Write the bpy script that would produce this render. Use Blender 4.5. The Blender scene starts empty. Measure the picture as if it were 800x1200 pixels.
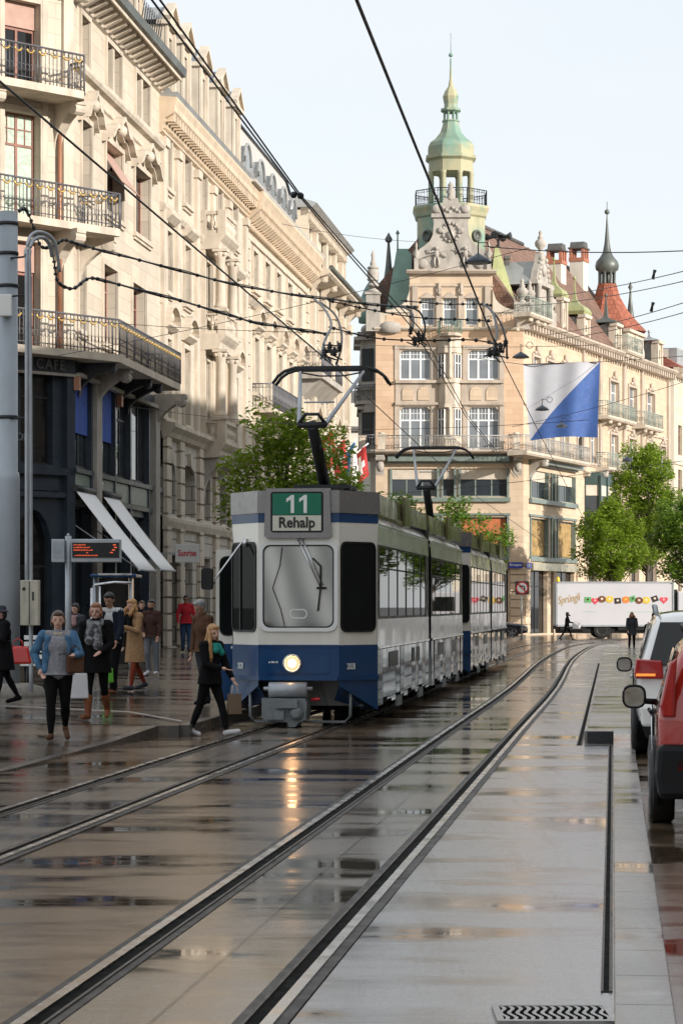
import bpy, bmesh, math, random
from mathutils import Vector, Matrix, noise as mnoise
R = math.radians
rnd = random.Random(11)
SC = bpy.context.scene
COL = SC.collection
F = 3000.0; H = 1.8; HZ = 710.0
def at(px, py, Y): return Vector(((px-400)/F*Y, Y, H+(HZ-py)/F*Y))
def gnd(px, py, z=0.0):
    Y = F*(H-z)/(py-HZ)
    return Vector(((px-400)/F*Y, Y, z))

# ---------------------------------------------------------------- materials
def new_mat(name):
    m = bpy.data.materials.new(name); m.use_nodes = True
    nt = m.node_tree; nt.nodes.clear()
    out = nt.nodes.new('ShaderNodeOutputMaterial'); b = nt.nodes.new('ShaderNodeBsdfPrincipled')
    nt.links.new(b.outputs[0], out.inputs[0])
    return m, nt, b
def nd(nt, t, **kw):
    n = nt.nodes.new(t)
    for k, v in kw.items():
        if k in n.inputs: n.inputs[k].default_value = v
        else: setattr(n, k, v)
    return n
def ramp(nt, fac, stops):
    r = nt.nodes.new('ShaderNodeValToRGB')
    els = r.color_ramp.elements
    while len(els) < len(stops): els.new(0.5)
    for e, (p, c) in zip(els, stops):
        e.position = p
        e.color = (c, c, c, 1) if isinstance(c, (int, float)) else (*c, 1)
    nt.links.new(fac, r.inputs[0]); return r.outputs[0]
def mixc(nt, fac, a, b, mode='MIX'):
    m = nt.nodes.new('ShaderNodeMix'); m.data_type = 'RGBA'; m.blend_type = mode
    for sock, v in ((m.inputs[0], fac), (m.inputs[6], a), (m.inputs[7], b)):
        if hasattr(v, 'links'): nt.links.new(v, sock)
        elif isinstance(v, (int, float)): sock.default_value = v
        else: sock.default_value = (*v, 1)
    return m.outputs[2]
def coords(nt, kind='Object', scale=(1,1,1), rot=(0,0,0)):
    tc = nt.nodes.new('ShaderNodeTexCoord'); mp = nt.nodes.new('ShaderNodeMapping')
    mp.inputs['Scale'].default_value = scale; mp.inputs['Rotation'].default_value = rot
    nt.links.new(tc.outputs[kind], mp.inputs[0]); return mp.outputs[0]
def noise_tex(nt, co, scale, detail=4, rough=.55):
    n = nd(nt, 'ShaderNodeTexNoise', Scale=scale, Detail=detail, Roughness=rough)
    nt.links.new(co, n.inputs['Vector']); return n.outputs[0]
def bump(nt, b, h, strength=.3, dist=.02, prev=None):
    n = nd(nt, 'ShaderNodeBump', Strength=strength, Distance=dist)
    nt.links.new(h, n.inputs['Height'])
    if prev is not None: nt.links.new(prev, n.inputs['Normal'])
    nt.links.new(n.outputs[0], b.inputs['Normal']); return n.outputs[0]
def plain(name, c, rough=.6, metal=0, var=.12, scale=3.0, bmp=.0, coat=0, dirt=0, spec=.5, rvar=.1):
    m, nt, b = new_mat(name)
    co = coords(nt)
    n = noise_tex(nt, co, scale)
    col = mixc(nt, ramp(nt, n, [(.3, 0.), (.7, 1.)]), tuple(x*(1-var) for x in c), tuple(min(1, x*(1+var)) for x in c))
    if dirt:
        n2 = noise_tex(nt, coords(nt, scale=(1,1,.25)), scale*2.3, 5)
        col = mixc(nt, ramp(nt, n2, [(.45, 0.), (.75, dirt)]), col, tuple(x*.35 for x in c))
    nt.links.new(col, b.inputs['Base Color'])
    b.inputs['Metallic'].default_value = metal
    rr = ramp(nt, noise_tex(nt, co, scale*2.1), [(.3, max(0,rough-rvar)), (.7, min(1,rough+rvar))])
    nt.links.new(rr, b.inputs['Roughness'])
    b.inputs['Specular IOR Level'].default_value = spec
    if coat: b.inputs['Coat Weight'].default_value = coat; b.inputs['Coat Roughness'].default_value = .03
    if bmp: bump(nt, b, noise_tex(nt, co, scale*12), bmp, .01)
    return m
def stone(name, c, bw=1.1, bh=.42, mortar=.75, var=.1, stain=.35, off=.5, joint=.012, c2=None):
    m, nt, b = new_mat(name)
    uv = coords(nt, 'UV')
    br = nd(nt, 'ShaderNodeTexBrick', Scale=1.0)
    br.inputs['Brick Width'].default_value = bw; br.inputs['Row Height'].default_value = bh
    br.inputs['Mortar Size'].default_value = joint; br.inputs['Mortar Smooth'].default_value = .3
    br.offset = off
    c2 = c2 or tuple(x*(1+var) for x in c)
    br.inputs['Color1'].default_value = (*[x*(1-var) for x in c], 1)
    br.inputs['Color2'].default_value = (*c2, 1)
    br.inputs['Mortar'].default_value = (*[x*mortar for x in c], 1)
    nt.links.new(uv, br.inputs['Vector'])
    n = noise_tex(nt, uv, .6, 6); n2 = noise_tex(nt, coords(nt, 'UV', (1.6,.22,1)), 1.3, 6, .65)
    col = mixc(nt, ramp(nt, n, [(.3, 0.), (.75, .35)]), br.outputs[0], tuple(x*.72 for x in c))
    col = mixc(nt, ramp(nt, n2, [(.5, 0.), (.78, stain)]), col, tuple(x*.45 for x in c))
    nt.links.new(col, b.inputs['Base Color'])
    b.inputs['Roughness'].default_value = .85
    inv = nd(nt, 'ShaderNodeMath', operation='SUBTRACT'); inv.inputs[0].default_value = 1.0
    nt.links.new(br.outputs['Fac'], inv.inputs[1])
    p = bump(nt, b, inv.outputs[0], .5, .02)
    bump(nt, b, noise_tex(nt, uv, 14, 5), .25, .01, p)
    return m
M = {}
def glassm(name, tint, rough=.03, wav=.02, spec=.9):
    m, nt, b = new_mat(name)
    co = coords(nt)
    n = noise_tex(nt, co, .7, 2)
    nt.links.new(mixc(nt, n, tuple(x*.5 for x in tint), tuple(x*1.5 for x in tint)), b.inputs['Base Color'])
    b.inputs['Roughness'].default_value = rough; b.inputs['Specular IOR Level'].default_value = spec
    bump(nt, b, noise_tex(nt, co, 1.1, 1), wav, .05)
    return m
def clearglass(name, tint=(.8,.85,.85), rough=.02):
    m, nt, b = new_mat(name)
    b.inputs['Base Color'].default_value = (*tint, 1); b.inputs['Roughness'].default_value = rough
    tr = nt.nodes.new('ShaderNodeBsdfTransparent'); tr.inputs[0].default_value = (*tint, 1)
    gl = nt.nodes.new('ShaderNodeBsdfGlossy'); gl.inputs['Roughness'].default_value = rough
    fr = nd(nt, 'ShaderNodeFresnel', IOR=1.5); mx = nt.nodes.new('ShaderNodeMixShader')
    nt.links.new(fr.outputs[0], mx.inputs[0]); nt.links.new(tr.outputs[0], mx.inputs[1]); nt.links.new(gl.outputs[0], mx.inputs[2])
    out = [n for n in nt.nodes if n.type == 'OUTPUT_MATERIAL'][0]
    nt.links.new(mx.outputs[0], out.inputs[0]); return m

# ---------------------------------------------------------------- frames and mesh builder
class Frame:
    """u along a facade, n outward, z up"""
    def __init__(s, o, d, flip=1):
        s.o = Vector((o[0], o[1])); s.d = Vector(d).normalized()
        s.n = Vector((s.d.y, -s.d.x))*flip
    def p(s, u, n, z): q = s.o+s.d*u+s.n*n; return Vector((q.x, q.y, z))
    def u(s, px, n=0):
        k = (px-400)/F; o = s.o+s.n*n
        return (k*o.y-o.x)/(s.d.x-k*s.d.y)
    def z(s, px, py, n=0):
        return at(px, py, s.p(s.u(px, n), n, 0).y).z
SPLITN = {'gilded_ornament','lower_panels','roof_shroud','collector_head','pole_band','pane','bogie','rubbing_strip','chassis','stone_pillar','column','pier','console','iron_console','lantern_column','balcony_post','cornice_bracket','rusticated_pier','copper_ornament','side_bay','leg','post','blind_arch','parapet_panel','oriel_panel','stone_post'}
class MB:
    def __init__(s, fr=None): s.v = []; s.f = []; s.mi = []; s.fr = fr; s.sm = set(); s.m = 0; s.T = None
    def V(s, *pts):
        i = len(s.v)
        for p in pts:
            p = Vector(p)
            if s.T is not None: p = s.T @ p
            s.v.append(p)
        return i
    def face(s, idx, smooth=False):
        if smooth: s.sm.add(len(s.f))
        s.f.append(tuple(idx)); s.mi.append(s.m)
    def quad(s, a, b, c, d): i = s.V(a, b, c, d); s.face((i, i+1, i+2, i+3))
    def poly(s, pts): i = s.V(*pts); s.face(range(i, i+len(pts)))
    def box(s, a, b):
        x0, y0, z0 = [min(p, q) for p, q in zip(a, b)]; x1, y1, z1 = [max(p, q) for p, q in zip(a, b)]
        i = s.V((x0,y0,z0),(x1,y0,z0),(x1,y1,z0),(x0,y1,z0),(x0,y0,z1),(x1,y0,z1),(x1,y1,z1),(x0,y1,z1))
        for f in ((0,3,2,1),(4,5,6,7),(0,1,5,4),(1,2,6,5),(2,3,7,6),(3,0,4,7)): s.face([i+k for k in f])
    def prism(s, prof, a0, a1, axis='u', cap=True):
        """profile [(p,q)] swept along one axis. axis u: (p,q)=(n,z); n: (u,z); z: (u,n)"""
        def mk(p, q, t): return {'u': (t, p, q), 'n': (p, t, q), 'z': (p, q, t)}[axis]
        n = len(prof); i = s.V(*[mk(p, q, a0) for p, q in prof], *[mk(p, q, a1) for p, q in prof])
        for k in range(n): s.face((i+k, i+(k+1) % n, i+n+(k+1) % n, i+n+k))
        if cap: s.face(range(i+n-1, i-1, -1)); s.face(range(i+n, i+2*n))
    def tube(s, pts, r, seg=8, cap=True, r2=None):
        pts = [Vector(p) for p in pts]; n = len(pts); rings = []
        up = Vector((0,0,1))
        for k, p in enumerate(pts):
            t = (pts[min(k+1, n-1)]-pts[max(k-1, 0)])
            if t.length < 1e-9: t = Vector((0,0,1))
            t.normalize()
            a = t.cross(up if abs(t.z) < .95 else Vector((1,0,0))).normalized(); b = t.cross(a)
            rr = r[k] if isinstance(r, (list, tuple)) else (r if r2 is None else r+(r2-r)*k/max(1, n-1))
            rings.append(s.V(*[p+a*(rr*math.cos(2*math.pi*j/seg))+b*(rr*math.sin(2*math.pi*j/seg)) for j in range(seg)]))
        for k in range(n-1):
            for j in range(seg):
                j2 = (j+1) % seg
                s.face((rings[k]+j, rings[k]+j2, rings[k+1]+j2, rings[k+1]+j), True)
        if cap:
            s.face([rings[0]+j for j in range(seg)]); s.face([rings[-1]+j for j in range(seg-1, -1, -1)])
    def lathe(s, prof, c=(0,0,0), seg=16, smooth=True, axis='z', ph=0, sx=1, sy=1, cap=True):
        """prof [(r,h)]"""
        c = Vector(c); rings = []
        for r_, h in prof:
            pts = []
            for j in range(seg):
                a = 2*math.pi*j/seg+ph; x, y = r_*math.cos(a)*sx, r_*math.sin(a)*sy
                pts.append(c+Vector({'z': (x, y, h), 'y': (x, h, y), 'x': (h, x, y)}[axis]))
            rings.append(s.V(*pts))
        for k in range(len(prof)-1):
            for j in range(seg):
                j2 = (j+1) % seg
                s.face((rings[k]+j, rings[k]+j2, rings[k+1]+j2, rings[k+1]+j), smooth)
        if cap:
            s.face([rings[0]+j for j in range(seg)]); s.face([rings[-1]+j for j in range(seg-1, -1, -1)])
    def grid(s, fn, nu, nv, smooth=True, close=False):
        i = s.V(*[fn(a/nu, b/nv) for b in range(nv+1) for a in range(nu+1)])
        for b in range(nv):
            for a in range(nu):
                k = i+b*(nu+1)+a; s.face((k, k+1, k+nu+2, k+nu+1), smooth)
    def ball(s, c, r, seg=10, rings=6):
        if isinstance(r, (int, float)): r = (r, r, r)
        def fn(a, b):
            t, p = 2*math.pi*a, math.pi*(b-.5)
            return (c[0]+r[0]*math.cos(p)*math.cos(t), c[1]+r[1]*math.cos(p)*math.sin(t), c[2]+r[2]*math.sin(p))
        s.grid(fn, seg, rings)
    def pieces(s, pad=.06):
        par = list(range(len(s.v)))
        def find(a):
            while par[a] != a: par[a] = par[par[a]]; a = par[a]
            return a
        for f in s.f:
            r0 = find(f[0])
            for k in f[1:]: par[find(k)] = r0
        box = {}
        for i, v in enumerate(s.v):
            r0 = find(i)
            if r0 not in box: box[r0] = [list(v), list(v)]
            b = box[r0]
            for q in range(3): b[0][q] = min(b[0][q], v[q]); b[1][q] = max(b[1][q], v[q])
        groups = [[{k}, b] for k, b in box.items()]
        ch = True
        while ch:
            ch = False
            for i in range(len(groups)):
                for j in range(i+1, len(groups)):
                    A, B = groups[i][1], groups[j][1]
                    if all(A[0][q]-pad <= B[1][q] and B[0][q]-pad <= A[1][q] for q in range(3)):
                        groups[i][0] |= groups[j][0]
                        groups[i][1] = [[min(A[0][q], B[0][q]) for q in range(3)], [max(A[1][q], B[1][q]) for q in range(3)]]
                        groups.pop(j); ch = True; break
                if ch: break
        out = []
        for g, _ in groups:
            m = MB(s.fr); mp_ = {}
            for k, f in enumerate(s.f):
                if find(f[0]) in g:
                    nf = []
                    for v in f:
                        if v not in mp_: mp_[v] = len(m.v); m.v.append(s.v[v])
                        nf.append(mp_[v])
                    if k in s.sm: m.sm.add(len(m.f))
                    m.f.append(tuple(nf)); m.mi.append(s.mi[k])
            out.append(m)
        return out
    def build(s, name, mats, parent=None, org=None, bevel=0, solid=0, weld=False, sub=0):
        if name in SPLITN and len(s.v) > 7:
            ps_ = s.pieces(); 
            if len(ps_) > 1:
                for p in ps_: o = p.build('\0'+name, mats, parent, org, bevel, solid, weld, sub)
                return o
        name = name.lstrip('\0')
        if not s.v: s.quad((0,0,0),(.01,0,0),(.01,.01,0),(0,.01,0))
        fr = s.fr
        if org is None: org = ORG.get(root_of(parent).name, Vector((0,0,0))) if parent else Vector((0,0,0))
        wv = [(fr.p(*v) if fr else v)-org for v in s.v]
        me = bpy.data.meshes.new(name); me.from_pydata([tuple(v) for v in wv], [], s.f)
        uvl = me.uv_layers.new(name='UVMap')
        for k, poly in enumerate(me.polygons):
            idx = s.f[k]
            a, b, c = s.v[idx[0]], s.v[idx[1]], s.v[idx[2]]
            nn = (b-a).cross(c-b); ax = max(range(3), key=lambda q: abs(nn[q]))
            for li, vi in zip(poly.loop_indices, poly.vertices):
                v = s.v[vi]; uvl.data[li].uv = ((v[1], v[2]), (v[0], v[2]), (v[0], v[1]))[ax]
            poly.material_index = s.mi[k]
            if k in s.sm: poly.use_smooth = True
        if not isinstance(mats, (list, tuple)): mats = [mats]
        for m in mats: me.materials.append(M[m] if isinstance(m, str) else m)
        o = bpy.data.objects.new(name, me); COL.objects.link(o)
        bm = bmesh.new(); bm.from_mesh(me)
        if weld: bmesh.ops.remove_doubles(bm, verts=bm.verts, dist=1e-4)
        bmesh.ops.recalc_face_normals(bm, faces=bm.faces)
        bm.to_mesh(me); bm.free()
        if bevel:
            md = o.modifiers.new('bevel', 'BEVEL'); md.width = bevel; md.segments = 2; md.limit_method = 'ANGLE'
        if solid:
            md = o.modifiers.new('solid', 'SOLIDIFY'); md.thickness = solid
        if sub:
            md = o.modifiers.new('sub', 'SUBSURF'); md.levels = sub; md.render_levels = sub
        if parent: o.parent = parent
        return o
ORG = {}
def root_of(o):
    while o.parent: o = o.parent
    return o
def thing(name, label, cat, loc=(0,0,0), group=None, rz=0):
    o = bpy.data.objects.new(name, None); COL.objects.link(o); o.location = loc; o.rotation_euler = (0,0,rz)
    o.empty_display_size = .3
    o['label'] = label; o['category'] = cat
    if group: o['group'] = group
    ORG[o.name] = Vector(loc)
    return o
def local_thing(name, label, cat, loc=(0,0,0), group=None, rz=0):
    """parts are modelled round (0,0,0) and moved with the empty"""
    o = thing(name, label, cat, loc, group, rz); ORG[o.name] = Vector((0,0,0)); return o
def tag(o, label, cat, group=None):
    o['label'] = label; o['category'] = cat
    if group: o['group'] = group
    return o
def struct(o): o['kind'] = 'structure'; return o
def dup_tree(o, parent=None, **kw):
    c = o.copy(); COL.objects.link(c); c.parent = parent
    ORG[c.name] = ORG.get(o.name, Vector((0,0,0)))
    for ch in [x for x in list(o.children)]: dup_tree(ch, c)
    return c
def facade(mb, u0, u1, z0, z1, ops, depth=.25, n=0.0, arcseg=8):
    """wall sheet with real openings. ops: (u0,u1,z0,z1,rise)"""
    ops = [o if len(o) > 4 else (*o, 0) for o in ops]
    us = sorted({round(x, 4) for x in [u0, u1]+[o[0] for o in ops]+[o[1] for o in ops] if u0-1e-6 <= x <= u1+1e-6})
    zs = sorted({round(x, 4) for x in [z0, z1]+[o[2] for o in ops]+[o[3]+o[4] for o in ops] if z0-1e-6 <= x <= z1+1e-6})
    for a, b in zip(us, us[1:]):
        run = None
        for c, d in zip(zs, zs[1:]):
            mu, mz = (a+b)/2, (c+d)/2
            hole = any(o[0] < mu < o[1] and o[2] < mz < o[3]+o[4] for o in ops)
            if not hole: mb.quad((a, n, c), (b, n, c), (b, n, d), (a, n, d))
    for (a, b, c, d, r_) in ops:
        i = n-depth
        mb.quad((a, n, c), (a, i, c), (a, i, d), (a, n, d)); mb.quad((b, n, c), (b, n, d), (b, i, d), (b, i, c))
        mb.quad((a, n, c), (b, n, c), (b, i, c), (a, i, c))
        if not r_: mb.quad((a, n, d), (a, i, d), (b, i, d), (b, n, d))
        else:
            m_, w = (a+b)/2, (b-a)/2
            pts = [(m_-w*math.cos(math.pi*k/arcseg), d+r_*math.sin(math.pi*k/arcseg)) for k in range(arcseg+1)]
            for (p, q), (p2, q2) in zip(pts, pts[1:]):
                mb.quad((p, n, q), (p2, n, q2), (p2, n, d+r_), (p, n, d+r_))
                mb.quad((p, n, q), (p, i, q), (p2, i, q2), (p2, n, q2))
def window(fr, parent, a, b, c, d, n=-.22, rise=0, bars=1, trans=.3, frame='win_white', pane='glass', fw=.07, name='window', blind_or_reflection=None, small=0, curtain=None):
    """window set in an opening: frame mesh, pane child, optional blind"""
    mb = MB(fr); w = .05; top = d+rise
    mb.box((a, n-w, c), (a+fw, n, top)); mb.box((b-fw, n-w, c), (b, n, top))
    mb.box((a+fw, n-w, c), (b-fw, n, c+fw)); mb.box((a+fw, n-w, top-fw), (b-fw, n, top))
    for k in range(bars):
        x = a+(b-a)*(k+1)/(bars+1); mb.box((x-fw*.6, n-w*.9, c+fw), (x+fw*.6, n+.004, top-fw))
    zt = None
    if trans:
        zt = d-(d-c)*trans; mb.box((a+fw, n-w*.8, zt-fw*.5), (b-fw, n+.002, zt+fw*.5))
        if small:
            k = small
            for j in range(1, k):
                x = a+(b-a)*j/k; mb.box((x-.015, n-w*.7, zt+fw*.5), (x+.015, n-.002, top-fw))
            zm = (zt+top)/2; mb.box((a+fw, n-w*.7, zm-.015), (b-fw, n-.004, zm+.015))
    o = mb.build(name, frame, parent)
    g = MB(fr); g.quad((a, n-.03, c), (b, n-.03, c), (b, n-.03, top), (a, n-.03, top)); g.build('pane', pane, o)
    if blind_or_reflection:
        m2 = MB(fr); zb = d-(d-c)*blind_or_reflection[1]; m2.box((a+.02, n+.03, zb), (b-.02, n+.06, top-.01)); m2.build('blind', blind_or_reflection[0], o)
    return o
def railing(mb, pts, z, h=1.0, step=.14, r_=.012, curls=True):
    """iron railing along polyline of (u,n) in the frame of mb"""
    for (a, b) in zip(pts, pts[1:]):
        A, B = Vector((a[0], a[1])), Vector((b[0], b[1])); L = (B-A).length; d = (B-A)/L
        def q(t, zz): p = A+d*t; return (p.x, p.y, zz)
        for zz, rr in ((z+h, .03), (z+h-.16, .014), (z+.1, .016)):
            mb.tube([q(0, zz), q(L, zz)], rr, 6)
        k = max(1, int(L/step))
        for j in range(k+1):
            t = L*j/k; big = j % 8 == 0
            mb.tube([q(t, z), q(t, z+h)], r_*(2.0 if big else 1), 4)
            if curls and j < k:
                tm = t+L/k/2; zc = z+.38; rr = L/k*.42
                mb.tube([q(tm+rr*math.cos(x), zc+rr*1.6*math.sin(x)) for x in [2*math.pi*i/8 for i in range(9)]], .008, 3, cap=False)
                if j % 2 == 0: mb.tube([q(tm+rr*math.cos(x), z+h-.08+.06*math.sin(x)) for x in [2*math.pi*i/6 for i in range(7)]], .01, 3, cap=False)
def text_mesh(s, size, ext=.004, bold=0, font=None, align='CENTER', shear=0, spacing=1):
    c = bpy.data.curves.new('lettering', 'FONT'); c.body = s; c.size = size; c.extrude = ext; c.offset = bold; c.resolution_u = 3
    c.align_x = align; c.align_y = 'CENTER'; c.shear = shear; c.space_character = spacing
    o = bpy.data.objects.new('lettering', c); COL.objects.link(o)
    dg = bpy.context.evaluated_depsgraph_get(); me = bpy.data.meshes.new_from_object(o.evaluated_get(dg))
    bpy.data.objects.remove(o); return me
def put_text(s, size, mat_, parent, pos, xdir, ydir=(0,0,1), sx=1, name='lettering', **kw):
    """pos relative to the parent's origin"""
    me = text_mesh(s, size, **kw)
    x = Vector(xdir).normalized(); y = Vector(ydir).normalized(); z = x.cross(y)
    T = Matrix(((x.x*sx, y.x, z.x, pos[0]), (x.y*sx, y.y, z.y, pos[1]), (x.z*sx, y.z, z.z, pos[2]), (0,0,0,1)))
    me.transform(T); me.materials.clear(); me.materials.append(M[mat_])
    o = bpy.data.objects.new(name, me); COL.objects.link(o); o.parent = parent; return o
# ---------------------------------------------------------------- material library
M['stone_a'] = stone('limestone_warm', (.54,.47,.375), 1.2, .45, .78, stain=.25)
M['stone_b'] = stone('limestone_pale', (.54,.475,.385), 1.3, .5, .8, stain=.3)
M['stone_c'] = stone('limestone_cream', (.56,.49,.385), 1.3, .5, .85, stain=.2)
M['rust_b'] = stone('rusticated_limestone', (.50,.46,.40), 1.4, .52, .35, stain=.5, joint=.03)
M['trim'] = plain('carved_limestone', (.54,.47,.38), .85, var=.12, scale=1.2, bmp=.3, dirt=.45)
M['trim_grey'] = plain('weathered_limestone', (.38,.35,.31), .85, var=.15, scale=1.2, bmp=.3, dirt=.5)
M['trim_warm'] = plain('ochre_limestone', (.56,.45,.33), .85, var=.12, scale=1.2, bmp=.3, dirt=.3)
M['sand_o'] = stone('orange_sandstone', (.56,.385,.255), .75, .36, .9, var=.06, c2=(.62,.45,.31), stain=.15, joint=.008)
M['sand_y'] = stone('yellow_sandstone', (.55,.43,.31), .9, .4, .85, stain=.25)
M['sand_g'] = plain('grey_sandstone', (.44,.37,.30), .85, var=.12, scale=1.0, bmp=.3, dirt=.5)
M['win_white'] = plain('white_painted_wood', (.74,.76,.76), .45, var=.05)
M['win_brown'] = plain('brown_stained_wood', (.24,.11,.08), .5, var=.2)
M['win_beige'] = plain('beige_painted_wood', (.5,.42,.32), .55, var=.1)
M['shopgreen'] = plain('grey_green_shopfront_paint', (.16,.20,.18), .35, var=.15)
M['shopblue'] = plain('dark_blue_grey_paint', (.030,.042,.058), .35, var=.25, dirt=.3, scale=1.5)
M['darkmetal'] = plain('dark_iron', (.025,.027,.03), .5, .3, var=.2)
M['iron'] = plain('wrought_iron', (.13,.13,.14), .5, .3, var=.2)
M['greyrail'] = plain('grey_painted_railing', (.32,.32,.31), .5, .1, var=.15)
M['gold'] = plain('gilded_iron', (.75,.5,.15), .4, .6)
M['glass'] = glassm('window_glass', (.025,.032,.04), spec=.6)
M['glass_grey'] = glassm('grey_window_glass', (.16,.18,.20), .1)
M['glass_dark'] = glassm('dark_window_glass', (.010,.010,.011), spec=.4)
M['glass_shop'] = glassm('shop_glass', (.02,.028,.035), .01, .004)
M['blind_red'] = plain('reddish_roller_blind', (.40,.26,.21), .8)
M['blind_orange'] = plain('orange_curtain', (.42,.13,.05), .8, var=.2)
M['blind_beige'] = plain('beige_roller_blind', (.52,.46,.38), .8)
M['blind_dark'] = plain('dark_roller_blind', (.12,.11,.10), .8)
M['blind_blue'] = plain('blue_fabric_blind', (.03,.08,.36), .8)  # colour of the reflection painted on two shop panes
M['curtain'] = plain('pale_green_curtain', (.42,.5,.42), .85, var=.2, scale=9)
M['copper_pipe'] = plain('copper_downpipe', (.36,.17,.10), .5, .4)
M['copper'] = plain('green_copper', (.16,.26,.215), .55, var=.25, scale=.7, dirt=.3, bmp=.1)
M['copper_y'] = plain('yellowed_copper', (.34,.36,.17), .55, var=.25, scale=.7, dirt=.5, bmp=.1)
M['copper_d'] = plain('dark_copper', (.10,.11,.10), .5, .2, var=.3, scale=.8)
M['zinc'] = plain('zinc_sheet', (.33,.34,.34), .45, .3, var=.15, scale=.8, dirt=.2)
M['zinc_pale'] = plain('pale_zinc_sheet', (.46,.44,.41), .55, .1, var=.06, scale=.5, dirt=.1)
M['slate'] = plain('dark_slate', (.09,.085,.08), .6, var=.25, scale=3)
M['plaster'] = plain('pale_plaster', (.60,.57,.49), .9, var=.06, scale=.6, dirt=.2)
M['white'] = plain('white_paint', (.78,.78,.76), .4, var=.03)
M['fabric_white'] = plain('white_awning_cloth', (.88,.88,.88), .8, var=.02)
M['black'] = plain('black_rubber', (.012,.012,.012), .6, var=.2)
M['greymetal'] = plain('grey_galvanised_steel', (.42,.45,.48), .4, .35, var=.12, scale=2, dirt=.25)
M['paintgrey'] = plain('grey_painted_steel', (.36,.40,.44), .45, .0, var=.08, scale=1.2, dirt=.3)
M['boxbeige'] = plain('beige_steel_box', (.50,.47,.38), .5, 0, var=.08, dirt=.5, scale=4)
M['silver'] = plain('polished_steel', (.62,.63,.65), .18, .95, var=.05)
M['white_sign'] = plain('white_sign_face', (.8,.8,.78), .4, var=.02)
M['red_sign'] = plain('red_sign_paint', (.62,.02,.03), .4)
M['blue_sign'] = plain('blue_enamel', (.03,.05,.30), .25)
M['concrete'] = plain('weathered_concrete', (.24,.22,.19), .75, var=.25, scale=4, bmp=.4, dirt=.5)
def tiles(name, c, sx=.22, sz=.3, c2=None):
    m = stone(name, c, sx, sz, .45, var=.25, stain=.5, joint=.02, c2=c2); return m
M['tile_brown'] = tiles('brown_roof_tiles', (.19,.11,.08), .25, .33)
M['tile_red'] = tiles('orange_roof_tiles', (.30,.095,.055), .28, .35)
M['tile_old'] = tiles('old_red_roof_tiles', (.30,.10,.07), .3, .35)
M['brick'] = tiles('chimney_brick', (.50,.20,.12), .25, .08)
def wet(name, c, r0, r1, mscale, stretch, lo, hi, bs, grain=70, joints=None, c2=None, pud=(.6,)):
    """wet paving: puddles almost mirror smooth, rest rough and grainy"""
    m, nt, b = new_mat(name)
    co = coords(nt, 'Object', (1,1,1), (0,0,R(6.5)))
    cs = coords(nt, 'Object', (1/stretch[0], 1/stretch[1], 1), (0,0,R(6.5)))
    n1 = noise_tex(nt, cs, mscale, 6, .6); mask = ramp(nt, n1, [(lo, 0.), (hi, 1.)])   # 1 = puddle
    g = noise_tex(nt, co, grain, 3, .7); big = noise_tex(nt, cs, mscale*.35, 3)
    c2 = c2 or tuple(x*.6 for x in c)
    col = mixc(nt, ramp(nt, big, [(.35, 0.), (.65, 1.)]), c, c2)
    col = mixc(nt, ramp(nt, g, [(.35, .5), (.65, 0.)]), col, tuple(x*.4 for x in c))
    st = noise_tex(nt, coords(nt, 'Object', (3.2,.16,1), (0,0,R(6.5))), 1.0, 6, .65)
    col = mixc(nt, ramp(nt, st, [(.52, 0.), (.70, .55)]), col, (.20,.13,.085))
    sp = noise_tex(nt, co, 9, 5, .75)
    col = mixc(nt, ramp(nt, sp, [(.60, 0.), (.72, .6)]), col, tuple(x*.45 for x in c))
    col = mixc(nt, mask, col, tuple(x*.30 for x in c))
    hts = g
    if joints:
        br = nd(nt, 'ShaderNodeTexBrick', Scale=1.0); br.offset = joints[2]
        br.inputs['Brick Width'].default_value = joints[0]; br.inputs['Row Height'].default_value = joints[1]
        br.inputs['Mortar Size'].default_value = joints[3]
        br.inputs['Color1'].default_value = (.85,.85,.85,1); br.inputs['Color2'].default_value = (1,1,1,1); br.inputs['Mortar'].default_value = (.25,.25,.25,1)
        nt.links.new(coords(nt, 'UV'), br.inputs['Vector'])
        col = mixc(nt, 1.0, col, br.outputs[0], 'MULTIPLY')
    nt.links.new(col, b.inputs['Base Color'])
    r_ = nd(nt, 'ShaderNodeMapRange'); nt.links.new(mask, r_.inputs[0]); r_.inputs[3].default_value = r1; r_.inputs[4].default_value = r0
    rn = nd(nt, 'ShaderNodeMath', operation='MULTIPLY_ADD'); nt.links.new(noise_tex(nt, cs, mscale*3, 5), rn.inputs[0]); rn.inputs[1].default_value = .12; nt.links.new(r_.outputs[0], rn.inputs[2])
    sb = nd(nt, 'ShaderNodeMath', operation='SUBTRACT'); nt.links.new(rn.outputs[0], sb.inputs[0]); sb.inputs[1].default_value = .06; sb.use_clamp = True
    nt.links.new(sb.outputs[0], b.inputs['Roughness'])
    b.inputs['IOR'].default_value = 1.45
    inv = nd(nt, 'ShaderNodeMath', operation='SUBTRACT'); inv.inputs[0].default_value = 1; nt.links.new(mask, inv.inputs[1])
    mu = nd(nt, 'ShaderNodeMath', operation='MULTIPLY'); nt.links.new(inv.outputs[0], mu.inputs[0]); nt.links.new(g, mu.inputs[1])
    p = bump(nt, b, mu.outputs[0], bs, .004)
    if joints:
        p = bump(nt, b, br.outputs['Fac'], .3, .01, p)
    bump(nt, b, noise_tex(nt, cs, mscale*1.3, 3), .12, .03, p)
    return m
M['asphalt'] = wet('wet_asphalt', (.22,.155,.10), .03, .18, .8, (2.2,.8), .47, .60, .26)
M['trackbed'] = wet('wet_concrete_trackbed', (.30,.26,.215), .03, .19, .7, (2.0,.9), .48, .62, .16, joints=(7.5, 5.2, 0, .012), c2=(.21,.175,.14))
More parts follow.
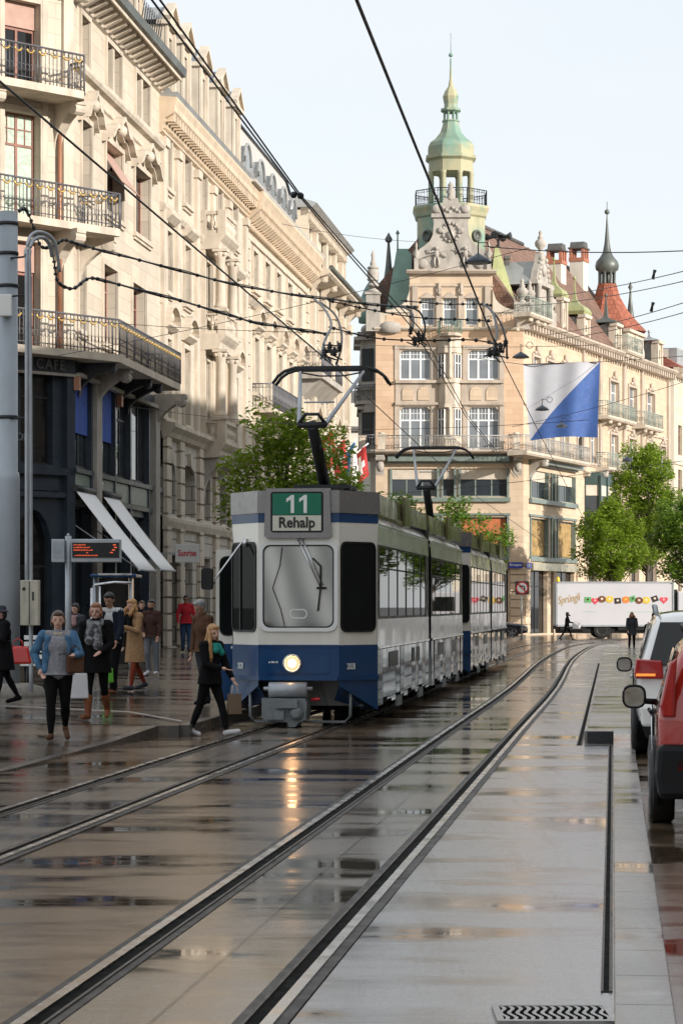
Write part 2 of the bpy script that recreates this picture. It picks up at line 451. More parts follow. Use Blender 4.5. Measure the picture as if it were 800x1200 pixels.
M['lane'] = wet('wet_grey_concrete', (.37,.365,.37), .05, .22, .7, (1.8,.8), .50, .66, .22, c2=(.38,.37,.365))
M['paving'] = wet('wet_paving', (.19,.15,.11), .03, .18, .7, (2.2,.9), .46, .62, .18, joints=(1.0, .6, .5, .008))
M['kerbstone'] = wet('wet_granite', (.36,.34,.31), .06, .26, .9, (1.2,1), .50, .66, .2)
M['slabs'] = wet('wet_platform_slabs', (.36,.35,.32), .05, .24, .8, (2,.9), .48, .62, .2, joints=(.62, 1.1, 0, .012))
M['linepaint'] = wet('wet_white_line', (.30,.29,.27), .1, .35, 2, (1,1), .6, .8, .3)
M['railsteel'] = plain('worn_rail_steel', (.50,.47,.43), .25, 1.0, var=.08, scale=2)
M['railside'] = plain('rusty_rail_lip', (.07,.055,.04), .55, .3, var=.3, scale=5)
M['earth'] = plain('distant_ground', (.08,.075,.07), .7, var=.2, scale=.2)
M['silverworn'] = plain('worn_cast_iron', (.30,.29,.28), .3, .8, var=.2, scale=8)
M['kerbdark'] = M['kerbstone']
M['kerbdk'] = wet('wet_dark_kerb', (.10,.09,.08), .06, .3, .9, (1.2,1), .5, .7, .3)
M['gold_fascia'] = plain('gilt_mirror_fascia', (.55,.50,.36), .25, .6, var=.3, scale=1.5)
M['curtain_olive'] = plain('olive_curtain', (.30,.20,.08), .8, var=.4, scale=3)
M['shopdkgreen'] = plain('dark_green_paint', (.025,.05,.045), .35)
M['seam'] = plain('bitumen_seam', (.035,.03,.026), .5, 0, var=.5, scale=2, bmp=.12, rvar=.1, spec=.2)
M['gap'] = plain('dark_wet_groove', (.004,.004,.004), .7, 0, spec=.03)
M['tramlow'] = plain('blue_lower_side_paint', (.010,.035,.10), .05, 0, var=.3, scale=.9, spec=.3, dirt=.05, rvar=.03)
M['couplergrey'] = plain('grey_coupler_casting', (.20,.22,.23), .55, .2, var=.1, dirt=.4, scale=5)
M['blackboard'] = plain('blackboard', (.02,.02,.022), .5)
M['signback'] = plain('dark_sign_backing', (.07,.05,.05), .5)
M['truckwhite'] = plain('white_truck_paint', (.52,.52,.55), .35, var=.02, scale=.4, dirt=.05)
M['beacon'] = plain('yellow_beacon', (.8,.5,.02), .3)
M['goldpaint'] = plain('gold_script_paint', (.42,.27,.08), .5)
M['green'] = plain('green_print', (.12,.35,.12), .5); M['redp'] = plain('red_print', (.60,.06,.08), .5); M['pinkp'] = plain('pink_print', (.75,.35,.35), .5)
M['brownp'] = plain('brown_print', (.16,.06,.03), .5); M['yellowp'] = plain('yellow_print', (.65,.45,.06), .5); M['darkp'] = plain('dark_print', (.03,.02,.02), .5)
M['orangep'] = plain('orange_print', (.65,.2,.05), .5); M['cremep'] = plain('creme_print', (.7,.62,.5), .5); M['palegreen'] = plain('pale_green_print', (.35,.5,.35), .5)
def emis(name, c, s):
    m, nt, b = new_mat(name); b.inputs['Base Color'].default_value = (*c, 1); b.inputs['Emission Color'].default_value = (*c, 1); b.inputs['Emission Strength'].default_value = s; return m
M['railgreen'] = plain('grey_green_railing', (.26,.30,.26), .6, var=.15)
# ---------------------------------------------------------------- camera, light, world
cam = bpy.data.cameras.new('camera'); cob = bpy.data.objects.new('camera', cam); COL.objects.link(cob)
cob.location = (0, 0, H); cob.rotation_euler = (R(90), 0, 0)
cam.sensor_fit = 'HORIZONTAL'; cam.sensor_width = 36; cam.lens = 36*F/800; cam.shift_y = (HZ-600)/800
cam.clip_start = .5; cam.clip_end = 3000
SC.camera = cob
SUN_AZ = (0.80, -0.60); SUN_EL = R(18)
w = bpy.data.worlds.new('World'); SC.world = w; w.use_nodes = True
nt = w.node_tree; nt.nodes.clear()
out = nt.nodes.new('ShaderNodeOutputWorld'); bg = nt.nodes.new('ShaderNodeBackground'); bg.inputs[1].default_value = .13
sky = nt.nodes.new('ShaderNodeTexSky'); sky.sky_type = 'NISHITA'; sky.sun_disc = False
sky.sun_elevation = SUN_EL; sky.sun_rotation = math.atan2(SUN_AZ[0], SUN_AZ[1]); sky.air_density = 1.0; sky.dust_density = 2.0; sky.altitude = 400
tcn = nt.nodes.new('ShaderNodeTexCoord'); mp = nt.nodes.new('ShaderNodeMapping'); mp.inputs['Scale'].default_value = (1,1,3)
nt.links.new(tcn.outputs['Generated'], mp.inputs[0])
nz = noise_tex(nt, mp.outputs[0], 2.2, 6, .6)
veil = ramp(nt, nz, [(.25, .72), (.7, .92)])
colr = mixc(nt, veil, sky.outputs[0], (3.92, 4.06, 4.16))
nt.links.new(colr, bg.inputs[0]); nt.links.new(bg.outputs[0], out.inputs[0])
sl = bpy.data.lights.new('sun', 'SUN'); so = bpy.data.objects.new('sun', sl); COL.objects.link(so)
sl.energy = 3.3; sl.angle = R(.6); sl.color = (1, .93, .85)
sd = Vector((SUN_AZ[0]*math.cos(SUN_EL), SUN_AZ[1]*math.cos(SUN_EL), math.sin(SUN_EL)))
so.rotation_euler = sd.to_track_quat('Z', 'Y').to_euler(); so.location = (60, -60, 60)
SC.view_settings.view_transform = 'Standard'; SC.view_settings.look = 'None'; SC.view_settings.gamma = 1; SC.view_settings.exposure = 0.88

# ---------------------------------------------------------------- ground
def sheet(name, pts, z, m, fr=None):
    mb = MB(fr); mb.poly([(p[0], p[1], z if len(p) < 3 else p[2]) for p in pts]); return struct(mb.build(name, m))
sheet('ground', [(-1500,-200), (1500,-200), (1500,2500), (-1500,2500)], -.02, 'earth')
sheet('road', [(-40,-12), (60,-12), (90,190), (-10,190)], 0, 'asphalt')
T1 = [(-4.75,4), (-3.55,13), (-2.95,18), (-2.36,23), (-1.78,28), (-1.13,33.5), (-.52,38.5), (2.0,60), (4.33,80), (6.8,100), (8.0,110), (9.6,120), (11.6,129), (14.6,137), (19,143), (28,149), (60,160)]
T2 = [(-1.6,4), (-.83,11.09), (.22,20.4), (1.96,36), (4.2,56), (6.95,83), (9.4,104), (10.9,115), (12.6,124), (14.7,132), (17.6,138.5), (22,143), (30,148), (62,158)]
def smooth(pts, k=3):
    """Catmull-Rom"""
    out = []
    for i in range(len(pts)-1):
        p0, p1, p2, p3 = [Vector(pts[min(max(j, 0), len(pts)-1)]) for j in (i-1, i, i+1, i+2)]
        for j in range(k):
            t = j/k
            out.append(.5*((2*p1)+(p2-p0)*t+(2*p0-5*p1+4*p2-p3)*t*t+(3*p1-p0-3*p2+p3)*t*t*t))
    out.append(Vector(pts[-1])); return out
T1s, T2s = smooth(T1), smooth(T2)
def offs(path, a):
    r_ = []
    for i, p in enumerate(path):
        t = (path[min(i+1, len(path)-1)]-path[max(i-1, 0)]).normalized(); r_.append(Vector((p.x+t.y*a, p.y-t.x*a)))
    return r_
def strip(mb, path, a, b, z0, z1, sides=True):
    A, B = offs(path, a), offs(path, b)
    for i in range(len(path)-1):
        mb.quad((A[i].x, A[i].y, z1), (B[i].x, B[i].y, z1), (B[i+1].x, B[i+1].y, z1), (A[i+1].x, A[i+1].y, z1))
        if sides and z1-z0 > .001:
            for C in (A, B): mb.quad((C[i].x, C[i].y, z0), (C[i+1].x, C[i+1].y, z0), (C[i+1].x, C[i+1].y, z1), (C[i].x, C[i].y, z1))
TF = Frame((-2.05, 0), (.1115, 1))           # frame along the near track
sheet('road', [(4,-.56), (110,-.56), (110,.56), (4,.56)], .004, 'trackbed', TF)
sheet('road', [(4,.60), (118,.60), (118,2.62), (4,2.62)], .004, 'lane', TF)
F1 = Frame((-5.17, 0), (.1205, 1))
sheet('road', [(4,-.52), (45,-.52), (45,.52), (4,.52)], .004, 'trackbed', F1)
TRK = [('near track', T2s), ('far track', T1s)]
def rail(path, side, label, grp):
    t = thing('tram_rail', label, 'rail', (path[0].x, path[0].y, 0), grp)
    s = side
    mb = MB(); strip(mb, path, s*.5, s*.556, .0, .020); mb.build('rail_head', 'railsteel', t)
    mb = MB(); strip(mb, path, s*.432, s*.5, 0, .007); mb.build('groove', 'gap', t)
    mb = MB(); strip(mb, path, s*.415, s*.432, 0, .017); mb.build('rail_lip', 'railside', t)
    mb = MB(); strip(mb, path, s*.556, s*.61, 0, .010); strip(mb, path, s*.37, s*.415, 0, .009); mb.build('rail_seam', 'seam', t)
G = 'grooved tram rails set in the street'
rail(T2s, 1, 'right rail of the empty track, bordering the pale concrete lane', G)
rail(T2s, -1, 'left rail of the empty track, just right of the headlamp reflection', G)
rail(T1s, 1, 'right rail of the track the tram stands on', G)
rail(T1s, -1, 'left rail of the track the tram stands on, nearest the pavement', G)
# ---- right side: slot drain, granite kerb strip, parking lane, raised stop island
KF = Frame((.27, 0), (.106, 1))              # kerb edge against the parking lane
def slot_thing(label, a, b, n, w_=.03):
    t = thing('slot_drain', label, 'drain', KF.p(a, n, 0), 'slot drains along the kerb')
    mb = MB(KF); mb.box((a, n-w_, 0), (b, n+w_, .006)); mb.build('slot', 'gap', t)
    mb = MB(KF)
    mb.box((a, n-w_-.012, 0), (b, n-w_, .014)); mb.box((a, n+w_, 0), (b, n+w_+.016, .014))
    mb.build('slot_edge', 'railside', t)
slot_thing('long narrow slot drain between the pale lane and the granite kerb strip', 11.9, 33.0, -.30, .013)
mb = MB(KF); 
for k in range(48):
    a = 6+k*.9
    if a < 33.4: mb.box((a+.004, -.262, 0), (a+.896, 0, .03))
o = struct(mb.build('kerb', 'kerbstone', bevel=.006))
sheet('road', [(4,.0), (130,.0), (130,5.2), (4,5.2)], .0045, 'asphalt', KF)
mb = MB(KF); mb.prism([(-.60,0), (-.60,.17), (.72,.17), (.72,0)], 33.5, 100, 'u'); struct(mb.build('island_pavement', 'slabs'))
mb = MB(KF); mb.box((33.4, -.64, 0), (100.2, -.6, .175)); mb.box((33.38, -.64, 0), (33.5, -.27, .174)); mb.box((33.4,-.02,0),(100,.02,.178)); struct(mb.build('island_kerb', 'kerbstone', bevel=.008))
mb = MB(KF); mb.v = []; i = mb.V((30.5,-.262,.03),(30.5,.0,.03),(33.52,.0,.176),(33.52,-.262,.176),(30.5,-.262,0),(30.5,0,0),(33.52,0,0),(33.52,-.262,0)); [mb.face([i+q for q in f_]) for f_ in ((0,1,2,3),(4,5,6,7),(0,1,5,4),(1,2,6,5),(2,3,7,6),(3,0,4,7))]; struct(mb.build('kerb', 'kerbstone'))
mb = MB(KF); mb.box((33.34, -.60, .02), (33.376, -.27, .165)); tag(mb.build('step_plate', 'darkmetal'), 'dark metal plate facing the end step of the raised stop island', 'step')
slot_thing('narrow dark slot along the left edge of the raised stop island', 33.0, 80, -.70, .022)
# ---- drain grate with wavy slots
gc = gnd(648, 1191)
t = thing('drain_grate', 'rectangular cast iron drain grate with wavy slots at the bottom edge', 'drain grate', (gc.x, gc.y, 0))
GF = Frame((gc.x-.23, gc.y-.25), (1, .0))
mb = MB(GF); mb.box((-.02, .0, 0), (.48, -.40, .008)); mb.build('grate_pit', 'gap', t)
mb = MB(GF)
mb.box((-.03,.02,0), (.49,-.02,.022)); mb.box((-.03,-.40,0), (.49,-.44,.022)); mb.box((-.03,-.02,0), (.0,-.4,.022)); mb.box((.46,-.02,0), (.49,-.4,.022))
for k in range(13):
    u0 = .0+k*.0365
    for j in range(16):
        a, b = j/16, (j+1)/16
        x0, x1 = u0+.012*math.sin(a*2*math.pi*1.5), u0+.012*math.sin(b*2*math.pi*1.5)
        mb.quad((x0, -.02-.38*a, .02), (x0+.018, -.02-.38*a, .02), (x1+.018, -.02-.38*b, .02), (x1, -.02-.38*b, .02))
mb.build('grate_bars', 'silverworn', t)

# ---- left pavement (platform) with kerb
PK = [gnd(-60,914), gnd(0,903), gnd(120,874), gnd(176,864), gnd(210,864), gnd(270,848)]
XT = lambda Y: -5.0+.1165*Y
K2 = Vector((XT(75)-1.35, 75)); K3 = Vector((XT(145)-1.6, 145))
edge = [(p.x, p.y) for p in PK]; edge[-1] = (XT(39.1)-1.38, 39.1); edge += [tuple(K2), tuple(K3)]
hk = [.006, .01, .05, .16, .16, .16, .16, .16]
XL = lambda Y: -16.5+.115*Y
def gz(x, y):
    """ground height of the left pavement"""
    e = min(max((x-(-5.6+.1165*y))/((-16.5+.115*y)-(-5.6+.1165*y)), 0), 1)
    return .16+.19*e
mb = MB()
far = [(XL(e[1])-1.5 if e[1] > 30 else XL(30)-20, e[1]) for e in edge]
for i in range(len(edge)-1):
    a, b, c, d = edge[i], edge[i+1], far[i+1], far[i]
    N = 8
    for j in range(N):
        def q(p, f_, h0, h1, t): return (p[0]+(f_[0]-p[0])*t, p[1]+(f_[1]-p[1])*t, h0+(h1-h0)*t)
        H1 = .35
        mb.quad(q(a, d, hk[i], H1, j/N), q(b, c, hk[i+1], H1, j/N), q(b, c, hk[i+1], H1, (j+1)/N), q(a, d, hk[i], H1, (j+1)/N))
struct(mb.build('pavement', 'paving'))
mb = MB()
for i in range(len(edge)-1):
    a, b = Vector(edge[i]), Vector(edge[i+1]); d = (b-a).normalized(); n = Vector((d.y, -d.x))
    a2, b2 = a+n*.14, b+n*.14; h0, h1 = hk[i]+.006, hk[i+1]+.006
    P3 = lambda v, z: (v.x, v.y, z)
    mb.quad(P3(a,h0), P3(b,h1), P3(b2,h1), P3(a2,h0)); mb.quad(P3(a2,0), P3(b2,0), P3(b2,h1), P3(a2,h0)); mb.quad(P3(a,0), P3(a,h0), P3(a2,h0), P3(a2,0))
    mb.quad(P3(b,0), P3(b,h1), P3(b2,h1), P3(b2,0))
struct(mb.build('pavement_kerb', 'kerbdk'))
M['kerbdark'] = M['kerbstone']
la, lb, lc = gnd(-40,830,.2), gnd(150,836,.2), gnd(212,846,.18)
mb = MB()
for a, b in ((la, lb), (lb, lc)):
    mb.quad((a.x, a.y, .255 if a is la else .216), (b.x, b.y, .216 if b is lb else .185), (b.x, b.y+.22, .222 if b is lb else .19), (a.x, a.y+.22, .265 if a is la else .222))
struct(mb.build('road_marking', 'linepaint'))
# ---------------------------------------------------------------- facade helpers
def cornice(mb, u0, u1, z, prof):
    """prof [(n,dz)] outline swept along u"""
    mb.prism([(n, z+d) for n, d in prof], u0, u1, 'u')
def blocks(mb, u0, u1, step, w_, n0, n1, z0, z1, taper=0):
    k = max(1, int((u1-u0)/step)); st = (u1-u0)/k
    for j in range(k):
        a = u0+st*(j+.5)
        mb.prism([(n0, z0), (n0, z1), (n1, z1), (n1, z1-(z1-z0)*(.45 if taper else 1)), (n0+(n1-n0)*.4, z0+(z1-z0)*.15)] if taper else [(n0,z0),(n0,z1),(n1,z1),(n1,z0)], a-w_/2, a+w_/2, 'u')
def surround(mb, a, b, c, d, w_=.16, n=.06, rise=0, sill=.14, hood=None, key=False):
    """raised stone frame round an opening; hood: None, 'flat', 'ped', 'arch', 'wave'"""
    mb.box((a-w_, -.02, c), (a, n, d+rise)); mb.box((b, -.02, c), (b+w_, n, d+rise))
    if not rise: mb.box((a-w_, -.02, d), (b+w_, n, d+w_))
    if sill: mb.box((a-w_-.06, -.02, c-.14), (b+w_+.06, sill, c)); mb.box((a-w_, -.02, c-.24), (b+w_, n, c-.14))
    t = d+rise+w_; m_ = (a+b)/2; hw = (b-a)/2+w_+.12
    if hood == 'flat':
        mb.prism([(0,t+.1),(0,t+.42),(.34,t+.42),(.34,t+.32),(.14,t+.12)], m_-hw, m_+hw, 'u')
    if hood == 'ped':
        mb.prism([(0,t+.1),(0,t+.32),(.3,t+.32),(.3,t+.24),(.1,t+.1)], m_-hw, m_+hw, 'u')
        for s in (-1, 1):
            mb.prism([(m_+s*hw, t+.32), (m_, t+.32+hw*.5), (m_, t+.48+hw*.5), (m_+s*hw, t+.48)], 0, .32, 'n')
        mb.prism([(m_-hw*.9, t+.32), (m_+hw*.9, t+.32), (m_, t+.3+hw*.48)], 0, .1, 'n')
    if hood == 'arch':
        mb.prism([(0,t+.1),(0,t+.34),(.3,t+.34),(.3,t+.24),(.1,t+.1)], m_-hw, m_+hw, 'u')
        N = 10; P = [(m_+hw*math.cos(math.pi*(1-k/N)), t+.34+hw*.62*math.sin(math.pi*k/N)) for k in range(N+1)]
        for (p, q), (p2, q2) in zip(P, P[1:]):
            mb.prism([(p, q), (p2, q2), (p2, q2+.16), (p, q+.16)], 0, .36, 'n')
        mb.prism(P, 0, .08, 'n')
        mb.ball((m_, .15, t+.34+hw*.25), (.2,.14,.22), 8, 5)
    if hood == 'wave':
        N = 14
        P = [(m_+hw*1.15*(2*k/N-1), t+.25+.5*math.cos(math.pi*(2*k/N-1))*.6+.12*math.cos(3*math.pi*(2*k/N-1))) for k in range(N+1)]
        for (p, q), (p2, q2) in zip(P, P[1:]):
            mb.prism([(p, q), (p2, q2), (p2, q2+.14), (p, q+.14)], 0, .40, 'n'); mb.prism([(p, q-.1), (p2, q2-.1), (p2, q2), (p, q)], 0, .2, 'n')
        mb.ball((m_, .25, t+.35), (.28,.2,.2), 8, 5)
    if key: mb.prism([(m_-.12, t-w_-.02), (m_+.12, t-w_-.02), (m_+.18, t+.2), (m_-.18, t+.2)], 0, .18, 'n')
def scroll(mb, u, w_, n0, n1, z0, z1):
    """console bracket, S profile"""
    P = []
    for k in range(9):
        t = k/8; P.append((n0+(n1-n0)*(t**1.7), z0+(z1-z0)*(t**.75)*.9))
    prof = [(n0, z0)]+P+[(n1, z1), (n0, z1)]
    mb.prism(prof, u-w_/2, u+w_/2, 'u')
    mb.lathe([(.01,-w_*.6), (min(.2,(z1-z0)*.13),-w_*.54), (min(.2,(z1-z0)*.13),w_*.54), (.01,w_*.6)], (u, n1-(z1-z0)*.14, z1-(z1-z0)*.18), 10, False, axis='x')
BAL = [(.07,0),(.09,.05),(.05,.1),(.06,.18),(.11,.32),(.10,.42),(.05,.58),(.05,.66),(.08,.72),(.08,.78)]
def balustrade(mb, pts, z, h=.95, step=.32):
    for a, b in zip(pts, pts[1:]):
        A, B = Vector(a), Vector(b); L = (B-A).length; d = (B-A)/L; nrm = Vector((d.y, -d.x))*.11
        for z0, z1 in ((z, z+.12), (z+h-.14, z+h)):
            q = [A-nrm, B-nrm, B+nrm, A+nrm]; mb.prism([(p.x, p.y) for p in q], z0, z1, 'z')
        k = max(1, int((L-.3)/step))
        for j in range(k): 
            p = A+d*(.15+(L-.3)*(j+.5)/k); mb.lathe([(r_, zz/.78*(h-.26)) for r_, zz in BAL], (p.x, p.y, z+.12), 8)
    for a in pts: mb.box((a[0]-.15, a[1]-.15, z), (a[0]+.15, a[1]+.15, z+h+.04))
def column(mb, u, n, z0, z1, r_=.19, seg=12):
    h = z1-z0
    mb.box((u-r_*1.35, n-r_*1.35, z0), (u+r_*1.35, n+r_*1.35, z0+.12))
    mb.lathe([(r_*1.3,.12),(r_*1.3,.2),(r_*1.02,.28),(r_,.4),(r_*.86,h-.5),(r_*.9,h-.48),(r_*1.0,h-.3),(r_*1.35,h-.1)], (u, n, z0), seg)
    mb.box((u-r_*1.4, n-r_*1.4, z1-.1), (u+r_*1.4, n+r_*1.4, z1))
    for a in range(4):
        x = a*math.pi/2+math.pi/4; mb.ball((u+r_*1.15*math.cos(x), n+r_*1.15*math.sin(x), z1-.2), .08, 6, 4)
def shell(root, fr, u0, u1, z0, z1, depth, m, top=None):
    """rear and side walls so that the building is a closed body"""
    mb = MB(fr); mb.quad((u0,-.0,z0),(u0,-depth,z0),(u0,-depth,z1),(u0,0,z1)); mb.quad((u1,0,z0),(u1,-depth,z0),(u1,-depth,z1),(u1,0,z1))
    mb.quad((u0,-depth,z0),(u1,-depth,z0),(u1,-depth,z1),(u0,-depth,z1)); mb.build('rear_wall', m, root)
    mb = MB(fr); mb.quad((u0+.1,-1.2,z0),(u1-.1,-1.2,z0),(u1-.1,-1.2,z1-.3),(u0+.1,-1.2,z1-.3)); mb.build('interior', 'glass_dark', root)
def W(fr, pl, pr, yt, yb, n=0): return (fr.u(pl, n), fr.u(pr, n), fr.z(pl, yb, n), fr.z(pl, yt, n))

# ================================================================ left building with the cafe
FL = Frame((-16.5+.115*74.9, 74.9), (.115, 1)); FC = Frame(tuple(FL.o), (.7, .714))
b1 = thing('corner_building', 'cream limestone corner building with iron balconies above a dark blue shopfront', 'building', (FL.o.x, FL.o.y, .3))
uE = FL.u(187)
rows = [(17.95, 19.4, [(94,104),(124,141),(158,174)]), (14.1, 16.3, [(94.5,106),(123,143),(157,175)]), (10.0, 12.4, [(91,99),(120,136),(154,170)])]
wins = [(FL.u(a), FL.u(b), z0, z1) for z0, z1, cols in rows for a, b in cols]
mb = MB(FL); facade(mb, 0, uE, 9.0, 19.9, wins, .4); mb.build('wall', 'stone_a', b1)
trim = MB(FL); 
for i, (a, b, c, d) in enumerate(wins):
    row = i//3
    surround(trim, a, b, c, d, .15, .07, hood='wave' if row == 1 else None, sill=.12)
    if row == 0 and i > 0: trim.box(((a+b)/2-.14, -.3, c), ((a+b)/2+.14, .02, d))
    window(FL, b1, a, b, c, d, -.3, bars=1, trans=.28 if row else 0, frame='win_brown' if row else 'win_beige', pane='glass_dark')
cornice(trim, 0, uE, 17.55, [(0,0),(.16,.06),(.22,.16),(.22,.24),(.1,.3),(0,.34)])
cornice(trim, 0, uE, 17.1, [(0,0),(.07,.04),(.07,.12),(0,.16)])
trim.build('stone_trim', 'trim', b1)
bl = MB(FL); a, b, c, d = wins[4]; bl.quad((a+.1,-.28,d-.1),(b-.1,-.28,d-.1),(b-.1,.55,c+.9),(a+.1,.55,c+.9)); bl.build('blind', 'blind_red', b1, solid=.03)
# chamfered corner facing the camera
cd = [(-6.4,-5.2), (FC.u(4), FC.u(46))]
cw = []
for a, b in cd: cw += [(a, b, 16.6, 19.2), (a, b, 12.95, 16.0), (a, b, 9.25, 12.3)]
mb = MB(FC); facade(mb, -8, 0, 9.0, 19.9, cw, .35); mb.build('corner_wall', 'stone_a', b1)
trim = MB(FC)
for (a, b, c, d) in cw:
    surround(trim, a, b, c, d, .17, .07, sill=0)
    window(FC, b1, a, b, c, d, -.25, bars=1, trans=.3, frame='win_brown', pane='curtain' if c < 16 and c > 12 else 'glass_dark', small=4 if 12 < c < 16 else 0, blind_or_reflection=('blind_red', .28) if c > 16 or c < 10 else None)
for c in (17.6, 14.0, 10.3): pass
trim.box((-.38, 0, 9.3), (-.02, .1, 19.9)); trim.box((-1.15,0,9.3), (-.95,.08,19.9))
trim.build('corner_trim', 'trim', b1)
mb = MB(FC); mb.tube([(-.55,.12,9.2),(-.55,.12,16.3)], .06); mb.build('downpipe', 'copper_pipe', b1)
# eaves
for fr, a, b in ((FL, -.6, uE), (FC, -8, .6)):
    mb = MB(fr)
    mb.prism([(-.3,19.9),(-.3,20.3),(.72,20.3),(.80,20.18),(.80,19.95),(.74,19.95),(.74,20.08),(0,20.08)], a, b, 'u')
    mb.prism([(0,19.55),(0,20.0),(.22,20.0),(.1,19.6)], a, b, 'u')
    k = int((b-a)/.72)
    for j in range(k):
        x = a+(j+.5)*(b-a)/k; mb.prism([(0,19.66),(0,20.08),(.72,20.08),(.72,19.98),(.64,19.88),(.15,19.62)], x-.13, x+.13, 'u')
    mb.build('eaves', 'trim', b1)
    mb = MB(fr); mb.prism([(.76,20.15),(.78,20.36),(.96,20.36),(.92,20.1),(.80,20.08)], a, b, 'u'); mb.build('gutter', 'copper_d', b1)
    mb = MB(fr); mb.prism([(.72,20.3),(-2.6,23.4),(-9,24.2),(-9,20.2)], a, b, 'u'); mb.build('roof', 'slate', b1)
def dormer(root, fr, u, n, z, w_, h, dep=2.2, m='trim', hood='ped', cap='zinc', pane='glass_dark'):
    mb = MB(fr)
    facade(mb, u-w_/2, u+w_/2, z, z+h, [(u-w_*.27, u+w_*.27, z+.35, z+h-.3)], .25, n)
    mb.quad((u-w_/2,n,z),(u-w_/2,n-dep,z),(u-w_/2,n-dep,z+h),(u-w_/2,n,z+h)); mb.quad((u+w_/2,n,z),(u+w_/2,n-dep,z),(u+w_/2,n-dep,z+h),(u+w_/2,n,z+h))
    hw = w_/2+.12
    mb.box((u-hw, n-.3, z+h), (u+hw, n+.2, z+h+.16)); mb.box((u-w_/2-.02, n, z+.2), (u-w_*.32, n+.08, z+h)); mb.box((u+w_*.32, n, z+.2), (u+w_/2+.02, n+.08, z+h))
    if hood == 'ped':
        mb.prism([(u-hw, z+h+.16), (u+hw, z+h+.16), (u, z+h+.2+hw*.62)], n-.1, n+.08, 'n')
        for s in (-1, 1): mb.prism([(u+s*hw, z+h+.14), (u, z+h+.2+hw*.6), (u, z+h+.36+hw*.6), (u+s*hw*1.08, z+h+.28)], n-.1, n+.22, 'n')
    o = mb.build('dormer', m, root)
    r_ = MB(fr)
    if hood == 'ped': r_.prism([(u-hw, z+h+.16), (u, z+h+.22+hw*.6), (u+hw, z+h+.16)], n-dep, n-.1, 'n')
    else: r_.box((u-hw, n-dep, z+h+.16), (u+hw, n+.1, z+h+.26))
    r_.build('dormer_roof', cap, o)
    g = MB(fr); g.quad((u-w_*.27,n-.2,z+.35),(u+w_*.27,n-.2,z+.35),(u+w_*.27,n-.2,z+h-.3),(u-w_*.27,n-.2,z+h-.3)); g.build('pane', pane, o)
dormer(b1, FL, FL.u(150), -.3, 20.6, 1.3, 2.0); dormer(b1, FL, FL.u(172), -.3, 20.6, 1.3, 2.0); dormer(b1, FL, 1.8, -.3, 20.6, 1.3, 2.0)
mb = MB(FL); 
for k in range(10):
    x = FL.u(150)+.35*k; mb.tube([(x, .4, 20.5), (x+.1, .5, 21.3)], .02, 4); mb.tube([(x+.1, .5, 21.3), (x+.35, .5, 21.55)], .012, 3); mb.tube([(x+.1, .5, 21.3), (x-.15, .5, 21.55)], .012, 3)
mb.build('snow_hooks', 'darkmetal', b1)
# balconies
def balc(root, fr2, pts, z, hw=.22, rail=True, name='balcony', m='trim', rm='iron', gold=True):
    """slab polygon given in world xy (outer edge pts), closes to the wall pts"""
    outer, inner = pts
    mb = MB(); P = outer+inner[::-1]
    for z0, z1, k in ((z-hw, z-.06, 0), (z-.06, z, .06)):
        mb.prism([(p[0], p[1]) for p in P], z0, z1, 'z')
    o = mb.build(name, m, root)
    r_ = MB(); railing(r_, outer, z, 1.02); r_.build('railing', rm, o)
    if gold:
        g = MB()
        for a, b in zip(outer, outer[1:]):
            A, B = Vector(a), Vector(b); L = (B-A).length; d = (B-A)/L; k = int(L/.42)
            for j in range(k):
                p = A+d*(L*(j+.5)/k)
                g.tube([(p.x+d.x*.12*math.cos(x), p.y+d.y*.12*math.cos(x), z+.9-.1*math.sin(x)) for x in [math.pi*i/6 for i in range(7)]], .028, 4)
        g.build('gilded_ornament', 'gold', o)
    return o
def xy(fr, u, n): q = fr.p(u, n, 0); return (q.x, q.y)
uc = 1.35*math.tan(R(22))*.9
corner_o = xy(FL, .55, 1.3)
balc(b1, FC, ([xy(FC,-8,1.3), xy(FC,-.62,1.3), xy(FC,-.15,.75), xy(FC,-.12,0)], [xy(FC,-8,0), xy(FC,-.12,0)]), 16.6)
balc(b1, FC, ([xy(FC,-8,1.3), corner_o, xy(FL,FL.u(141,1.3),1.3), xy(FL,FL.u(141,1.3)+.15,0)], [xy(FC,-8,0), xy(FL,0,0), xy(FL,FL.u(141,1.3)+.15,0)]), 12.9)
balc(b1, FC, ([xy(FC,-8,1.3), corner_o, xy(FL,FL.u(212,1.3)-.1,1.3), xy(FL,FL.u(212,1.3)-.1,0)], [xy(FC,-8,0), xy(FL,0,0), xy(FL,FL.u(212,1.3)-.1,0)]), 9.2)
mb = MB(FC)
for z in (16.4, 12.7): scroll(mb, -.5, .34, 0, 1.05, z-1.35, z)
scroll(mb, -3.4, .34, 0, 1.05, 15.05, 16.4); scroll(mb, -3.4, .34, 0, 1.05, 11.35, 12.7)
mb.build('console', 'trim', b1)
mb = MB(FL); scroll(mb, 1.0, .34, 0, 1.1, 11.3, 12.7); mb.build('console', 'trim', b1)
